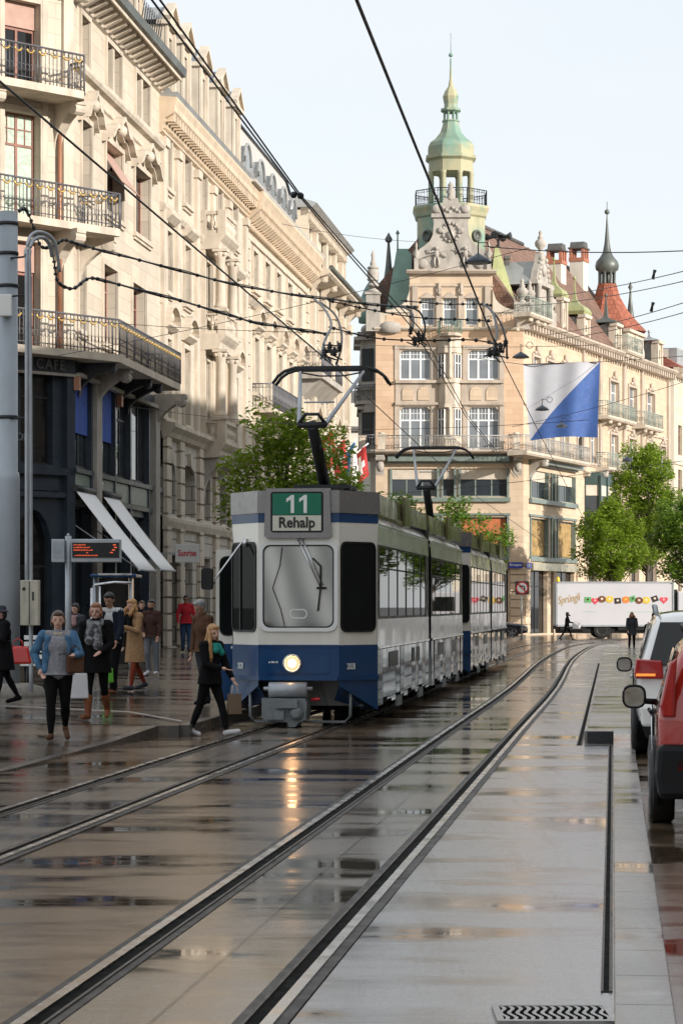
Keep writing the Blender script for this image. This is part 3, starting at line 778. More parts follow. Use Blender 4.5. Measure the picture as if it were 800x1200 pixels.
# shopfront
sw = [(FL.u(a), FL.u(b)) for a, b in ((84.5,103), (113,131), (136,149), (156,171))]
up = [(a, b, 5.9, 8.55) for a, b in sw]; lo = [(a, b, .75, 4.75) for a, b in sw]
mb = MB(FL); facade(mb, 0, uE, .3, 9.0, up+lo, .25, -.05); mb.box((0,-.05,8.62), (uE,.12,8.95)); mb.box((0,-.05,4.95), (uE,.10,5.1)); mb.box((0,-.05,5.72),(uE,.14,5.86))
for a, b in sw: mb.box((b+.05,-.05,.3), (b+.25,.1,8.6))
mb.build('shopfront', 'shopblue', b1)
mb = MB(FL); 
for a, b in ((0.1, FL.u(104.5)), (FL.u(113), FL.u(151)), (FL.u(151.5), FL.u(173))): mb.box((a,-.05,5.12), (b,.05,5.70))
mb.build('shop_panel', 'shopgreen', b1)
mb = MB(FL); mb.box((0,.12,8.5), (uE,.3,8.62)); mb.build('shop_ledge', 'trim_grey', b1)
for i, (a, b, c, d) in enumerate(up): window(FL, b1, a, b, c, d, -.07, bars=1, trans=.3 if i in (0,2) else 0, frame='darkmetal', pane='glass_shop', blind_or_reflection=('blind_blue', .62) if i < 2 else None)  # blue sheets on the first two panes stand in for a reflection
for i, (a, b, c, d) in enumerate(lo): window(FL, b1, a, b, c, d, -.2, bars=1, trans=0, frame='darkmetal', pane='glass_dark')
mb = MB(FL)
for px in (108.5, 178): 
    u = FL.u(px); mb.box((u-.38,-.05,.3), (u+.38,.22,8.5)); scroll(mb, u, .42, .1, 1.2, 7.6, 9.0)
mb.build('stone_pillar', 'trim_grey', b1)
mb = MB(FL)
for px in (136, 149, 92): scroll(mb, FL.u(px), .28, .05, 1.15, 8.0, 8.98)
mb.build('iron_console', 'darkmetal', b1)
mb = MB(FL); 
for px in (83.5, 134): mb.box((FL.u(px)-.12,.1,8.1), (FL.u(px)+.12,.26,8.5))
mb.build('copper_ornament', 'copper_pipe', b1)
# corner shopfront with arched door
fw = (FC.u(22), FC.u(63))
up = [(FC.u(22)+.1, FC.u(63), 5.9, 8.5), (-4.6, -3.0, 5.9, 8.5)]; door = (FC.u(18), FC.u(62), .35, 3.3, 1.3)
mb = MB(FC); facade(mb, -8, 0, .3, 9.0, up+[door, (-6.5,-4.6,.35,4.6)], .3, -.05)
mb.box((-8,-.05,4.95), (0,.12,5.1)); mb.box((-8,-.05,5.6), (0,.16,5.8)); mb.box((-.3,-.05,.3), (0,.16,8.6)); mb.box((-8,-.05,8.55), (0,.14,9.0)); mb.box((-2.2,-.05,5.15),(-.5,.02,5.5))
mb.build('corner_shopfront', 'shopblue', b1)
mb = MB(FC); mb.box((-8,.14,8.48), (.1,.26,8.56)); mb.build('shop_ledge', 'trim_grey', b1)
for a, b, c, d in up: window(FC, b1, a, b, c, d, -.2, bars=1, trans=.25, frame='darkmetal', pane='glass_dark')
window(FC, b1, door[0], door[1], door[2], door[3], -.3, rise=1.3, bars=1, trans=.12, frame='darkmetal', pane='glass_dark', name='door')
window(FC, b1, -6.5, -4.6, .35, 4.6, -.3, bars=1, frame='darkmetal', pane='glass_dark')
ps = FC.p(-.62, .17, 8.78)-ORG[b1.name]
M['sign_dim'] = plain('dull_sign_letter', (.16,.17,.18), .5)
pc = FC.p((FC.u(38)+FC.u(71))/2, .18, 8.78)-ORG[b1.name]
put_text('CAFE', .42, 'sign_dim', b1, pc, (.7,.714,0), ext=.02, spacing=1.15)
pt = FL.p(FL.u(117), .06, 5.42)-ORG[b1.name]
put_text('T', .5, 'white', b1, pt, (FL.d.x, FL.d.y, 0), ext=.02, sx=1.2)
pt = FC.p(FC.u(26), .0, 6.65)-ORG[b1.name]
put_text('OR', .32, 'sign_dim', b1, pt, (.7,.714,0), ext=.01)
shell(b1, FL, 0, uE, 0, 19.9, 12, 'stone_a')
mb = MB(FC); mb.quad((-8,0,.3), (-8,-14,.3), (-8,-14,19.9), (-8,0,19.9)); mb.build('rear_wall', 'stone_a', b1)
for i, (pl, pr, nout, zo, lab) in enumerate(((83, 105, 2.02, 2.85, 'white sloping awning nearest the camera on the blue shopfront'), (115, 134, 1.95, 2.9, 'white sloping awning farther along, reaching over the red store sign'))):
    a, b = FL.u(pl), FL.u(pr)
    o_ = FL.p((a+b)/2, .1, 5.3)
    t = thing('awning', lab, 'awning', o_, 'white awnings on the dark shopfront')
    mb = MB(FL); mb.grid(lambda s, q: (a+(b-a)*s, .12+(nout-.12)*q, 5.2+(zo-5.2)*q-.05*math.sin(math.pi*q)), 6, 8); mb.build('awning_cloth', 'fabric_white', t, solid=.012)
    mb = MB(FL); mb.tube([(a-.05,.12,5.24), (b+.1,.12,5.24)], .11); mb.build('roller', 'darkmetal', t)
    mb = MB(FL); mb.tube([(a,nout,zo), (b,nout,zo)], .035); mb.tube([(a+.1,.05,4.2),(a+.1,nout,zo)], .02, 5); mb.tube([(b-.1,.05,4.2),(b-.1,nout,zo)], .02, 5); mb.build('awning_arm', 'greymetal', t)

# ================================================================ second building, three tier columned bay
uS, uF = FL.u(187), FL.u(288)
b2 = thing('limestone_building', 'pale limestone building with a stack of columned balconies and gabled stone dormers', 'building', FL.p((uS+uF)/2, 0, .3))
c5 = [(192,199.5), (214.5,222), (234.5,241), (253,259), (271,277)]
ws = []
for a, b in c5: ws.append((FL.u(a), FL.u(b), 16.5, 18.3, 'flat' if False else None))
for a, b in ((192,200), (215,222), (238,246), (252,258), (272,277.5)): ws.append((FL.u(a), FL.u(b), 12.85, 15.0, 'flat'))
for a, b in ((191,199), (214,221), (237,245), (251,257), (272,277)): ws.append((FL.u(a), FL.u(b), 8.4, 11.2, 'arch'))
ar = [(FL.u(a), FL.u(b), 5.05, 6.45, .5) for a, b in ((187.5,202), (209,225), (232,243), (251,262), (268,279))]
mb = MB(FL); facade(mb, uS, uF, 7.9, 18.9, [w_[:4] for w_ in ws], .45); mb.build('wall', 'stone_b', b2)
gf = [(FL.u(a), FL.u(b), .35, 3.6) for a, b in ((192,206), (212,222), (232,243), (252,262), (268,278))]
mb = MB(FL); facade(mb, uS, uF, .3, 7.9, ar+gf, .9, .12); mb.build('rusticated_wall', 'rust_b', b2)
trim = MB(FL)
for a, b, c, d, h_ in ws:
    bay = FL.u(232) < (a+b)/2 < FL.u(262)
    surround(trim, a, b, c, d, .16, .08, hood=None if bay and c < 15.5 else h_, sill=.16)
    window(FL, b2, a, b, c, d, -.38, bars=1, trans=.3, frame='win_beige', pane='glass_dark' if c < 16 else 'glass', blind_or_reflection=('blind_beige', .35) if rnd.random() < .4 else None)
for a, b, c, d, r_ in ar:
    window(FL, b2, a, b, c, d, -.7, rise=r_, bars=1, trans=.3, frame='darkmetal', pane='glass_dark'); trim.prism([((a+b)/2-.16, d+r_-.05), ((a+b)/2+.16, d+r_-.05), ((a+b)/2+.24, d+r_+.4), ((a+b)/2-.24, d+r_+.4)], .1, .25, 'n')
for a, b, c, d in gf: window(FL, b2, a, b, c, d, -.7, bars=1, trans=.2, frame='darkmetal', pane='glass_dark')
for u in (uS+.5, FL.u(206), FL.u(229), FL.u(247.5), FL.u(265), uF-.5):       # pilasters
    trim.box((u-.34,0,8.3), (u+.34,.14,18.0)); trim.box((u-.4,0,17.8), (u+.4,.22,18.1))
    for k in range(13): trim.box((u-.45, .12, .4+k*.58), (u+.45, .26, .4+k*.58+.50))
cornice(trim, uS, uF, 7.6, [(.1,0),(.3,.1),(.38,.25),(.55,.42),(.55,.56),(0,.66)])
cornice(trim, uS, uF, 4.45, [(.1,0),(.25,.08),(.32,.3),(.32,.42),(.1,.52)])
cornice(trim, uS, uF, 15.5, [(0,0),(.12,.05),(.2,.2),(.2,.28),(0,.36)])
cornice(trim, uS, uF, 12.3, [(0,0),(.07,.03),(.07,.12),(0,.14)])
trim.build('stone_trim', 'trim', b2)
mb = MB(FL)
cornice(mb, uS-.1, uF, 18.2, [(0,0),(.12,.06),(.12,.3),(.2,.42),(.2,.5),(.48,.66),(.55,.74),(.55,.94),(.62,1.14),(.62,1.22),(0,1.28)])
blocks(mb, uS, uF, .52, .24, .1, .50, 18.62, 18.9); blocks(mb, uS, uF, .24, .12, .1, .22, 18.38, 18.5)
mb.build('cornice', 'trim_warm', b2)
mb = MB(FL); mb.prism([(.56,19.46),(.64,19.62),(.45,19.62),(-2.2,22.6),(-8,23.6),(-8,19.4)], uS, uF, 'u'); mb.build('roof', 'zinc', b2)
for px in (199, 217, 238, 258, 276): dormer(b2, FL, FL.u(px, .1), .1, 19.5, 1.7, 2.6)
# bay
ub0, ub1 = FL.u(233.5), FL.u(233.5)+3.3
for zs, zc, hcol, con in ((15.9, 15.25, 2.3, 0), (12.1, 11.45, 2.6, 0), (8.0, 7.4, 0, 1)):
    mb = MB(FL); cornice(mb, ub0, ub1, zs-.62, [(0,0),(.75,.05),(.8,.3),(.92,.42),(1.02,.55),(1.02,.62),(0,.62)])
    o = mb.build('balcony', 'trim', b2)
    mb = MB(FL); balustrade(mb, [(ub0+.18,.1), (ub0+.18,.85), (ub1-.18,.85), (ub1-.18,.1)], zs, .85); mb.build('balustrade', 'trim', o)
mb = MB(FL)
for z0, z1 in ((12.95, 15.3), (8.85, 11.5)):
    for u in (ub0+.22, ub1-.22): column(mb, u, .78, z0, z1, .2); mb.box((u-.2,0,z0), (u+.2,.22,z1))
mb.build('column', 'trim', b2)
mb = MB(FL)
for u in (ub0+.35, ub1-.35): scroll(mb, u, .4, .12, .95, 5.9, 7.5)
mb.build('console', 'trim_grey', b2)
shell(b2, FL, uS, uF, 0, 18.9, 14, 'stone_b')
# store sign
sp = FL.p(FL.u(186), .7, 3.2)
t = thing('store_sign', 'white projecting store sign with red lettering on the grey rusticated wall', 'sign', sp)
SFr = Frame((sp.x, sp.y), (1, -.05)); zc = at(196, 648.5, sp.y).z
mb = MB(SFr); mb.box((-.12,-.08,zc-.32), (.72,.08,zc+.32)); mb.build('sign_box', 'white_sign', t, bevel=.02)
put_text('Sunrise', .30, 'red_sign', t, SFr.p(.3,.085,zc)-ORG[t.name], (1,-.05,0), bold=.008, ext=.006, sx=.72)
mb = MB(SFr); mb.box((-.9,-.03,zc-.03), (-.1,.03,zc+.03)); mb.build('bracket', 'greymetal', t)

# ================================================================ third building, deep ochre cornice
uS, uF = FL.u(288), FL.u(361)
b3 = thing('cream_building', 'cream building with a deep ochre modillion cornice and round roof dormers', 'building', FL.p((uS+uF)/2, 0, .3))
ws = []
for a, b in ((295,300.5), (309,314.5), (322.5,327.5), (335.5,340.5), (347.5,352)): ws.append((FL.u(a), FL.u(b), 15.4, 17.1, None))
for a, b in ((296.5,302), (310.5,316), (324.5,329), (337,341.5), (348.5,353)): ws.append((FL.u(a), FL.u(b), 11.0, 13.4, 'arch'))
for a, b in ((296.5,302), (310.5,316), (324.5,329), (337,341.5), (348.5,353)): ws.append((FL.u(a), FL.u(b), 6.9, 9.2, 'ped'))
lw = [(FL.u(a), FL.u(b), .4, 5.2) for a, b in ((292,304), (308,318), (322,331), (335,343), (347,355))]
mb = MB(FL); facade(mb, uS, uF, .3, 18.4, [w_[:4] for w_ in ws]+lw, .35); mb.build('wall', 'stone_c', b3)
trim = MB(FL)
for a, b, c, d, h_ in ws:
    surround(trim, a, b, c, d, .18, .09, hood=h_, sill=.2)
    if h_ == 'arch': scroll(trim, a-.08, .2, 0, .3, d-.1, d+.25); scroll(trim, b+.08, .2, 0, .3, d-.1, d+.25)
    window(FL, b3, a, b, c, d, -.3, bars=1, trans=.3, frame='win_beige', pane='glass_grey' if rnd.random()<.5 else 'glass')
for a, b, c, d in lw: window(FL, b3, a, b, c, d, -.3, bars=1, trans=.2, frame='darkmetal', pane='glass_dark')
cornice(trim, uS, uF, 17.35, [(0,0),(.1,.04),(.1,.18),(0,.22)])
cornice(trim, uS, uF, 14.55, [(0,0),(.12,.05),(.3,.25),(.3,.35),(0,.42)])
cornice(trim, uS, uF, 6.0, [(0,0),(.2,.08),(.3,.35),(0,.42)])
for k in range(22):
    for u in (uS+.45, uF-.45): trim.box((u-.42,0,6.5+k*.5), (u+.42,.08,6.5+k*.5+.44))
trim.build('stone_trim', 'trim', b3)
mb = MB(FL)
cornice(mb, uS-.15, uF+.1, 17.7, [(0,.1),(.12,.16),(.12,.42),(.55,.78),(.62,.88),(.62,1.15),(.74,1.42),(.78,1.5),(.78,1.65),(0,1.72)])
mb.build('cornice', 'trim_warm', b3)
mb = MB(FL); blocks(mb, uS, uF, .62, .27, .1, .6, 18.0, 18.52, 1); blocks(mb, uS, uF, .31, .15, .6, .70, 18.6, 18.82); blocks(mb, uS, uF, .31, .16, .1, .22, 17.82, 17.98); mb.build('cornice_bracket', 'trim_warm', b3)
mb = MB(FL); mb.prism([(.78,19.36),(.80,19.46),(-.2,19.5),(-1.25,23.3),(-6,24.4),(-9,18.9)], uS-2.5, uF+.6, 'u'); mb.build('roof', 'zinc_pale', b3)
mb = MB(FL); mb.tube([(uS-2.5,-1.25,23.35),(uF+.6,-1.25,23.35)], .10); mb.tube([(uF+.6,.1,19),(uF+.6,-1.2,23.3)], .08); mb.build('ridge_flashing', 'darkmetal', b3)
for px in (283, 299, 313, 326, 337.5):
    u = FL.u(px, -.5); mb = MB(FL)
    P = [(u+.85*math.cos(math.pi*k/10), 20.8+.85*math.sin(math.pi*k/10)) for k in range(11)]
    mb.prism([(u+.85,19.4)]+P+[(u-.85,19.4)], -2.2, -.25, 'n')
    o = mb.build('round_dormer', 'zinc', b3)
    mb = MB(FL); P2 = [(u+.6*math.cos(math.pi*k/10), 20.8+.6*math.sin(math.pi*k/10)) for k in range(11)]; mb.prism([(u+.6,19.8)]+P2+[(u-.6,19.8)], -.27, -.22, 'n'); mb.build('pane', 'glass_grey', o)
    mb = MB(FL); mb.tube([(p[0]+(p[0]-u)*.1, -.22, p[1]+.05) for p in P], .07, 6); mb.build('dormer_rim', 'zinc', o)
for px0, px1, z in ((320, 350, 10.35),):
    a, b = FL.u(px0,.9), FL.u(px1,.9)
    balc(b3, FL, ([xy(FL,a,0), xy(FL,a,.9), xy(FL,b,.9), xy(FL,b,0)], [xy(FL,a,0), xy(FL,b,0)]), z, gold=False)
mb = MB(FL)
for px in (322, 333, 347): scroll(mb, FL.u(px), .3, 0, .8, 9.4, 10.15)
mb.build('console', 'trim', b3)
shell(b3, FL, uS, uF, 0, 18.2, 14, 'stone_c')

# ================================================================ fourth building at the street end
uS, uF = FL.u(361.3), FL.u(405)
b4 = thing('pilastered_building', 'cream building with tall pilasters and corner balconies at the end of the row', 'building', FL.p((uS+uF)/2, 0, .3))
ws = []
for a, b in ((366,370.5), (378,382), (389.5,393.5), (398.5,402)):
    for c, d, h_ in ((15.6,17.6,None), (12.2,14.4,'flat'), (8.6,11.0,'ped'), (1,6.5,None)): ws.append((FL.u(a), FL.u(b), c, d, h_))
at_ = [(FL.u(a), FL.u(b), 19.9, 21.3) for a, b in ((368,371.5),(376,379.5),(384,387),(391,394))]
mb = MB(FL); facade(mb, uS, uF, .3, 18.4, [w_[:4] for w_ in ws], .35); facade(mb, uS, uF, 18.4, 21.8, at_, .3, -.35)
mb.build('wall', 'stone_c', b4)
trim = MB(FL)
for a, b, c, d, h_ in ws:
    surround(trim, a, b, c, d, .2, .09, hood=h_, sill=.16); window(FL, b4, a, b, c, d, -.3, bars=1, trans=.3, frame='win_beige', pane='glass_grey')
for a, b, c, d in at_: window(FL, b4, a, b, c, d, -.6, bars=1, trans=0, frame='win_beige', pane='glass')
for px in (363.3, 374.5, 386, 396, 404):
    u = FL.u(px); trim.box((u-.4,0,7.2), (u+.4,.3,17.6)); trim.box((u-.5,0,17.2), (u+.5,.42,17.7)); scroll(trim, u, .5, .1, .9, 17.4, 18.5); trim.box((u-.4,-.35,18.9), (u+.4,-.1,21.6))
cornice(trim, uS, uF, 18.3, [(0,0),(.3,.05),(.95,.2),(1.1,.3),(1.1,.5),(0,.6)])
cornice(trim, uS, uF, 21.5, [(-.4,0),(-.1,.05),(.2,.3),(.2,.4),(-.4,.5)]); blocks(trim, uS, uF, .5, .25, -.35, .1, 21.3, 21.6)
cornice(trim, uS, uF, 6.6, [(0,0),(.2,.08),(.35,.4),(0,.5)])
trim.build('stone_trim', 'trim', b4)
mb = MB(FL); mb.tube([(uS,1.15,18.85),(uF+.2,1.15,18.85)], .13); mb.build('gutter', 'copper_d', b4)
mb = MB(FL); mb.prism([(.25,21.9),(.45,22.1),(.2,22.2),(-6,23.8),(-6,21.9)], uS-.2, uF+.6, 'u'); mb.build('roof', 'zinc', b4)
for z, p0, p1 in ((8.5, 372, 406), (13.3, 378, 402)):
    a, b = FL.u(p0,1.1), FL.u(p1,1.1)
    mb = MB(FL); mb.box((a,0,z-.3), (b,1.1,z)); mb.prism([(0,z-1.2),(0,z-.3),(1.0,z-.3)], a+.3, b-.3, 'u'); o = mb.build('balcony', 'trim_grey', b4)
    mb = MB(FL); railing(mb, [(a,0),(a,1.05),(b,1.05)], z); mb.build('railing', 'iron', o)
    mb = MB(FL); mb.box(((a+b)/2-.4,.9,z), ((a+b)/2+.4,1.15,z+1)); mb.build('balcony_post', 'trim', o)
shell(b4, FL, uS, uF, 0, 21.8, 14, 'stone_c')
# ================================================================ tower building
YT = 154.0; ST = F/YT
FT = Frame(((440-400)/F*YT, YT), (1, 0))
U = lambda px: (px-440)/ST
Z = lambda py: H+(HZ-py)/ST
uR = U(613)
FR = Frame(tuple(FT.p(uR, 0, 0).xy), (.383, 1))
FS = Frame(tuple(FT.o), (0.0, -1), 1)            # left side wall, u towards the camera
tb = thing('tower_building', 'ornate sandstone corner building with a green copper tower and sculpted gable', 'building', (FT.o.x+4.5, YT, 0))
def win2(fr, a, b, c, d, **kw): window(fr, tb, a, b, c, d, -.2, **kw)
big = [(U(468), U(505), Z(527), Z(476)), (U(548), U(585), Z(527), Z(476)), (U(468), U(505), Z(445), Z(409)), (U(548), U(585), Z(445), Z(409))]
top3 = [(U(493), U(509), Z(381), Z(348)), (U(519), U(535), Z(381), Z(348)), (U(545), U(560), Z(381), Z(348))]
mb = MB(FT); facade(mb, 0, uR, Z(531), Z(386), big, .28); mb.build('wall', 'sand_o', tb)
mb = MB(FT); facade(mb, U(480), U(577), Z(386), Z(320), top3, .28); mb.quad((U(480),0,Z(386)),(U(480),-5,Z(386)),(U(480),-5,Z(320)),(U(480),0,Z(320))); mb.quad((U(577),0,Z(386)),(U(577),-5,Z(386)),(U(577),-5,Z(320)),(U(577),0,Z(320))); mb.build('gable_wall', 'sand_y', tb)
for i, (a, b, c, d) in enumerate(big): win2(FT, a, b, c, d, bars=2, trans=.32, small=9, frame='win_white', pane='glass_grey', fw=.09)
for a, b, c, d in top3: win2(FT, a, b, c, d, bars=0, trans=.42, small=4, frame='win_white', pane='glass_grey')
t_ = MB(FT)
for a, b, c, d in big:
    t_.box((a-.3,-.02,c), (a,.06,d+.25)); t_.box((b,-.02,c), (b+.3,.06,d+.25)); t_.box((a-.3,-.02,d), (b+.3,.09,d+.25))
    for s, x in ((1,a), (-1,b)): t_.prism([(x, d), (x+s*.3, d), (x, d-.3)], -.2, .0, 'n')
t_.box((U(463),0,Z(449)), (U(590),.22,Z(445.5))); t_.box((U(463),0,Z(474.5)), (U(590),.18,Z(471.5)))
for x0, x1 in ((463,512), (540,590)):
    t_.box((U(x0),0,Z(471.5)), (U(x1),.05,Z(449)))
t_.build('stone_trim', 'sand_g', tb)
t_ = MB(FT)
for cx in (477.5, 496, 557, 576):
    P = [(U(cx)+.34*math.cos(math.pi*k/8), Z(459)+.3*math.sin(math.pi*k/8)) for k in range(9)]
    t_.prism([(U(cx)+.34, Z(469))]+P+[(U(cx)-.34, Z(469))], .04, .10, 'n')
t_.build('blind_arch', 'sand_y', tb)
# oriel
OR_ = []
def oriel(m0, m1, py0, py1, n):
    z0, z1 = Z(py0), Z(py1); return [(m0, 0), (m0+.3, n), (m1-.3, n), (m1, 0)]
cxo = U(526.5)
mb = MB(FT)
P = [(cxo-.75,0), (cxo-.32,.62), (cxo+.32,.62), (cxo+.75,0)]
Pm = [(cxo-.68,0), (cxo-.28,.5), (cxo+.28,.5), (cxo+.68,0)]
for y0, y1, q in ((527,512,P), (512,478,Pm), (478,474,P), (474,449,Pm), (449,444,P), (444,414,Pm), (414,406,P), (406,398,Pm), (398,393,P)):
    mb.prism(q, Z(y0), Z(y1), 'z')
mb.prism([(cxo-.5,0), (cxo-.15,.4), (cxo+.15,.4), (cxo+.5,0)], Z(537), Z(527), 'z')
mb.lathe([(.13,0),(.1,.2),(.09,2.2),(.14,2.4)], (cxo, .60, Z(444)), 8)
mb.lathe([(.13,0),(.1,.2),(.09,1.6),(.14,1.75)], (cxo, .60, Z(512)), 8)
o = mb.build('oriel', 'trim', tb)
for y0, y1 in ((511,480), (443,416)):
    for s in (-1, 1):
        q = MB(FT); a_, b_ = (cxo+s*.66, .03), (cxo+s*.30, .49); nrm = .02*s
        q.quad((a_[0]+nrm, a_[1]+.02, Z(y0)), (b_[0]+nrm, b_[1]+.02, Z(y0)), (b_[0]+nrm, b_[1]+.02, Z(y1)), (a_[0]+nrm, a_[1]+.02, Z(y1)))
        q.build('pane', 'glass_dark', o)
        q = MB(FT); zm = Z(y0-(y0-y1)*.62)
        for (x, y) in (a_, b_, ((a_[0]+b_[0])/2, (a_[1]+b_[1])/2)): q.box((x-.04+nrm, y, Z(y0)), (x+.04+nrm, y+.06, Z(y1)))
        q.tube([(a_[0]+nrm, a_[1]+.05, zm), (b_[0]+nrm, b_[1]+.05, zm)], .04, 4); q.build('frame', 'win_white', o)
mb = MB(FT); cp = [(U(513),0), (U(515),.7), (U(524),1.15), (U(532),1.15), (U(539),.7), (U(541),0)]
mb.prism(cp, Z(395), Z(391.5), 'z'); mb.prism([(U(516),0), (U(519),.6), (U(527),.9), (U(535),.6), (U(538),0)], Z(399), Z(395), 'z'); o = mb.build('balcony', 'sand_g', tb)
mb = MB(FT); railing(mb, cp, Z(391.5), .75); mb.build('railing', 'copper', o)
# main balcony and parapet, pinnacles
mb = MB(FT); cornice(mb, -.05, uR+.2, Z(534), [(0,0),(.7,.05),(1.0,.12),(1.1,.2),(1.1,.3),(0,.34)]); o = mb.build('balcony', 'sand_g', tb)
mb = MB(FT); railing(mb, [(U(452),1.0), (U(600),1.0)], Z(528), .85, step=.16); mb.build('railing', 'greyrail', o)
mb = MB(FT)
for x in (446.5, 603.5): mb.box((U(x)-.22,.75,Z(528)), (U(x)+.22,1.15,Z(512))); mb.box((U(x)-.3,.7,Z(512)), (U(x)+.3,1.2,Z(510))); mb.lathe([(.25,0),(.15,.1),(.0,.16)], (U(x),.95,Z(510)), 8)
mb.build('balcony_post', 'trim', o)
mb = MB(FT); cornice(mb, -.1, uR+.1, Z(388), [(0,0),(.12,.05),(.22,.15),(.22,.22),(0,.26)])
mb.box((0,-.3,Z(386)), (U(480),0,Z(366))); mb.box((U(577),-.3,Z(386)), (uR,0,Z(366)))
for s, x0, x1 in ((1, 452, 480), (-1, 606, 577)):
    N = 8; prev = None
    for k in range(N+1):
        t = k/N; px = x0+(x1-x0)*t; py = 366-24*(1-math.sqrt(max(0, 1-t*t)))
        if prev: mb.prism([(U(prev[0]), Z(366)), (U(px), Z(366)), (U(px), Z(py-3)), (U(prev[0]), Z(prev[1]-3))], -.25, .1, 'n')
        prev = (px, py)
mb.build('parapet', 'trim', tb)
mb = MB(FT); mb.box((U(452),.0,Z(383)), (U(476),.03,Z(369))); mb.box((U(580),0,Z(383)), (U(604),.03,Z(369))); mb.build('parapet_panel', 'sand_o', tb)
URN = [(.22,0),(.22,.12),(.10,.2),(.14,.3),(.32,.5),(.36,.7),(.28,.85),(.14,.95),(.2,1.02),(.12,1.12),(.09,1.25),(.13,1.33),(.02,1.5)]
for x, y0, y1, ys in ((612, 386, 357, 1.0), (437, 388, 345, 1.7)):
    mb = MB(FT); mb.box((U(x)-.42,-.7,Z(y0)), (U(x)+.42,.12,Z(y1))); mb.box((U(x)-.5,-.78,Z(y1)), (U(x)+.5,.2,Z(y1-3)))
    mb.lathe([(r_, z_*ys) for r_, z_ in URN], (U(x), -.3, Z(y1-3)), 10); 
    if ys > 1:
        for k in range(5): mb.lathe([(.3,0),(.38,.1),(.25,.2)], (U(x), -.3, Z(y1-3)+.35*k), 8)
    mb.build('pinnacle', 'trim_grey', tb)
# gable cornice and sculpted pediment
mb = MB(FT); cornice(mb, U(476), U(581), Z(322), [(0,0),(.3,.06),(.42,.2),(.42,.28),(-.2,.3)]); cornice(mb, U(479), U(578), Z(336), [(0,0),(.08,.02),(.08,.1),(0,.12)])
for x in (486, 514, 540, 571): mb.box((U(x)-.16,0,Z(384)), (U(x)+.16,.14,Z(336)))
for x in (514, 540): mb.lathe([(.1,0),(.16,.1),(.06,.3),(.12,.5),(.03,.8)], (U(x),.12,Z(346)), 8)
for x in (501, 527, 552.5): mb.prism([(U(x)-.5, Z(349)), (U(x)+.5, Z(349)), (U(x)+.25, Z(345.5)), (U(x), Z(342)), (U(x)-.25, Z(345.5))], 0, .1, 'n')
mb.build('gable_trim', 'sand_g', tb)
mb = MB(FT); put = None
mb.build if False else None
gp = [(485,317),(488,300),(491,292),(497,288),(503,283),(507,275),(508,262),(507,252),(511,245),(512,240),(518,238),(520,232),(536,232),(538,238),(544,240),(545,245),(549,252),(548,262),(549,275),(553,283),(559,288),(566,292),(571,300),(575,317)]
mb.prism([(U(x), Z(y)) for x, y in gp], -.35, .12, 'n')
mb.box((U(505),-.4,Z(255)), (U(551),.26,Z(250.5))); mb.box((U(485),0,Z(317)), (U(490),.3,Z(303))); mb.box((U(570),0,Z(317)), (U(575),.3,Z(303)))
mb.lathe([(.2,0),(.32,.2),(.2,.45),(.3,.6),(.12,.9),(.2,1.0),(.02,1.25)], (U(528),-.1,Z(236)), 10)
for x in (487.5, 572.5): mb.lathe([(.18,0),(.1,.1),(.22,.3),(.05,.6),(.08,.8),(0,1.1)], (U(x),.1,Z(303)), 8)
for s in (-1, 1):       # volutes
    for cx, cy, rr in ((528+s*17, 245, .28), (528+s*33, 309, .3), (528+s*12, 270, .2)):
        mb.lathe([(.01,-.12),(rr,-.12),(rr,.2),(rr*.6,.26),(.01,.26)], (U(cx), 0, Z(cy)), 10, axis='y')
    # relief figures: standing putti with spears
    fx = U(528+s*17); z0 = Z(313)
    mb.ball((fx, .22, z0+1.12), .13, 8, 6); mb.ball((fx, .2, z0+.78), (.17,.14,.24), 8, 6)
    mb.tube([(fx-.08,.2,z0+.6), (fx-.13,.24,z0+.3), (fx-.1,.2,z0)], .07, 6); mb.tube([(fx+.08,.2,z0+.6), (fx+.15,.22,z0+.3), (fx+.12,.2,z0)], .07, 6)
    mb.tube([(fx-.14,.22,z0+.95), (fx-.4,.25,z0+.85), (fx-.55,.22,z0+1.05)], .05, 6); mb.tube([(fx+.14,.22,z0+.95), (fx+.4,.25,z0+.75), (fx+.6,.22,z0+.6)], .05, 6)
    mb.tube([(fx-s*.7,.26,z0+1.1), (fx+s*.9,.26,z0+.5)], .03, 5)
mb.ball((U(528), .2, Z(276)), (.24,.2,.3), 10, 7)
for k in range(14): 
    a = 2*math.pi*k/14; mb.ball((U(528)+.5*math.cos(a), .15, Z(272)+.55*math.sin(a)), .12, 6, 4)
for k in range(10): mb.ball((U(511+k*3.8), .14, Z(246+3*math.sin(k*2.1))), .12, 6, 4)
mb.build('sculpted_pediment', 'trim_grey', tb)
# ---- tower
TCx, TCy = (528-400)/F*157.6, 157.6; STW = F/157.6
ZT_ = lambda py: H+(HZ-py)/STW
def oct_(name, prof, m, seg=8, ph=math.pi/8, parent=None, smooth=False):
    mb = MB(); mb.lathe([(r_/STW/math.cos(math.pi/8) if seg == 8 else r_/STW, ZT_(y)) for r_, y in prof], (TCx, TCy, 0), seg, smooth, ph=ph); return mb.build(name, m, parent or tb)
M['copper_t'] = None
def coppersplit():
    m, nt, b = new_mat('patinated_copper')
    co = coords(nt, 'Object'); n1 = noise_tex(nt, co, .55, 5, .6); n2 = noise_tex(nt, coords(nt, 'Object', (1,1,.2)), 1.4, 5)
    col = mixc(nt, ramp(nt, n1, [(.38, 0.), (.56, 1.)]), (.17,.28,.22), (.37,.35,.22))
    col = mixc(nt, ramp(nt, n2, [(.5, 0.), (.75, .7)]), col, (.13,.16,.10))
    nt.links.new(col, b.inputs['Base Color']); b.inputs['Roughness'].default_value = .55
    bump(nt, b, noise_tex(nt, co, 3), .15, .05); return m
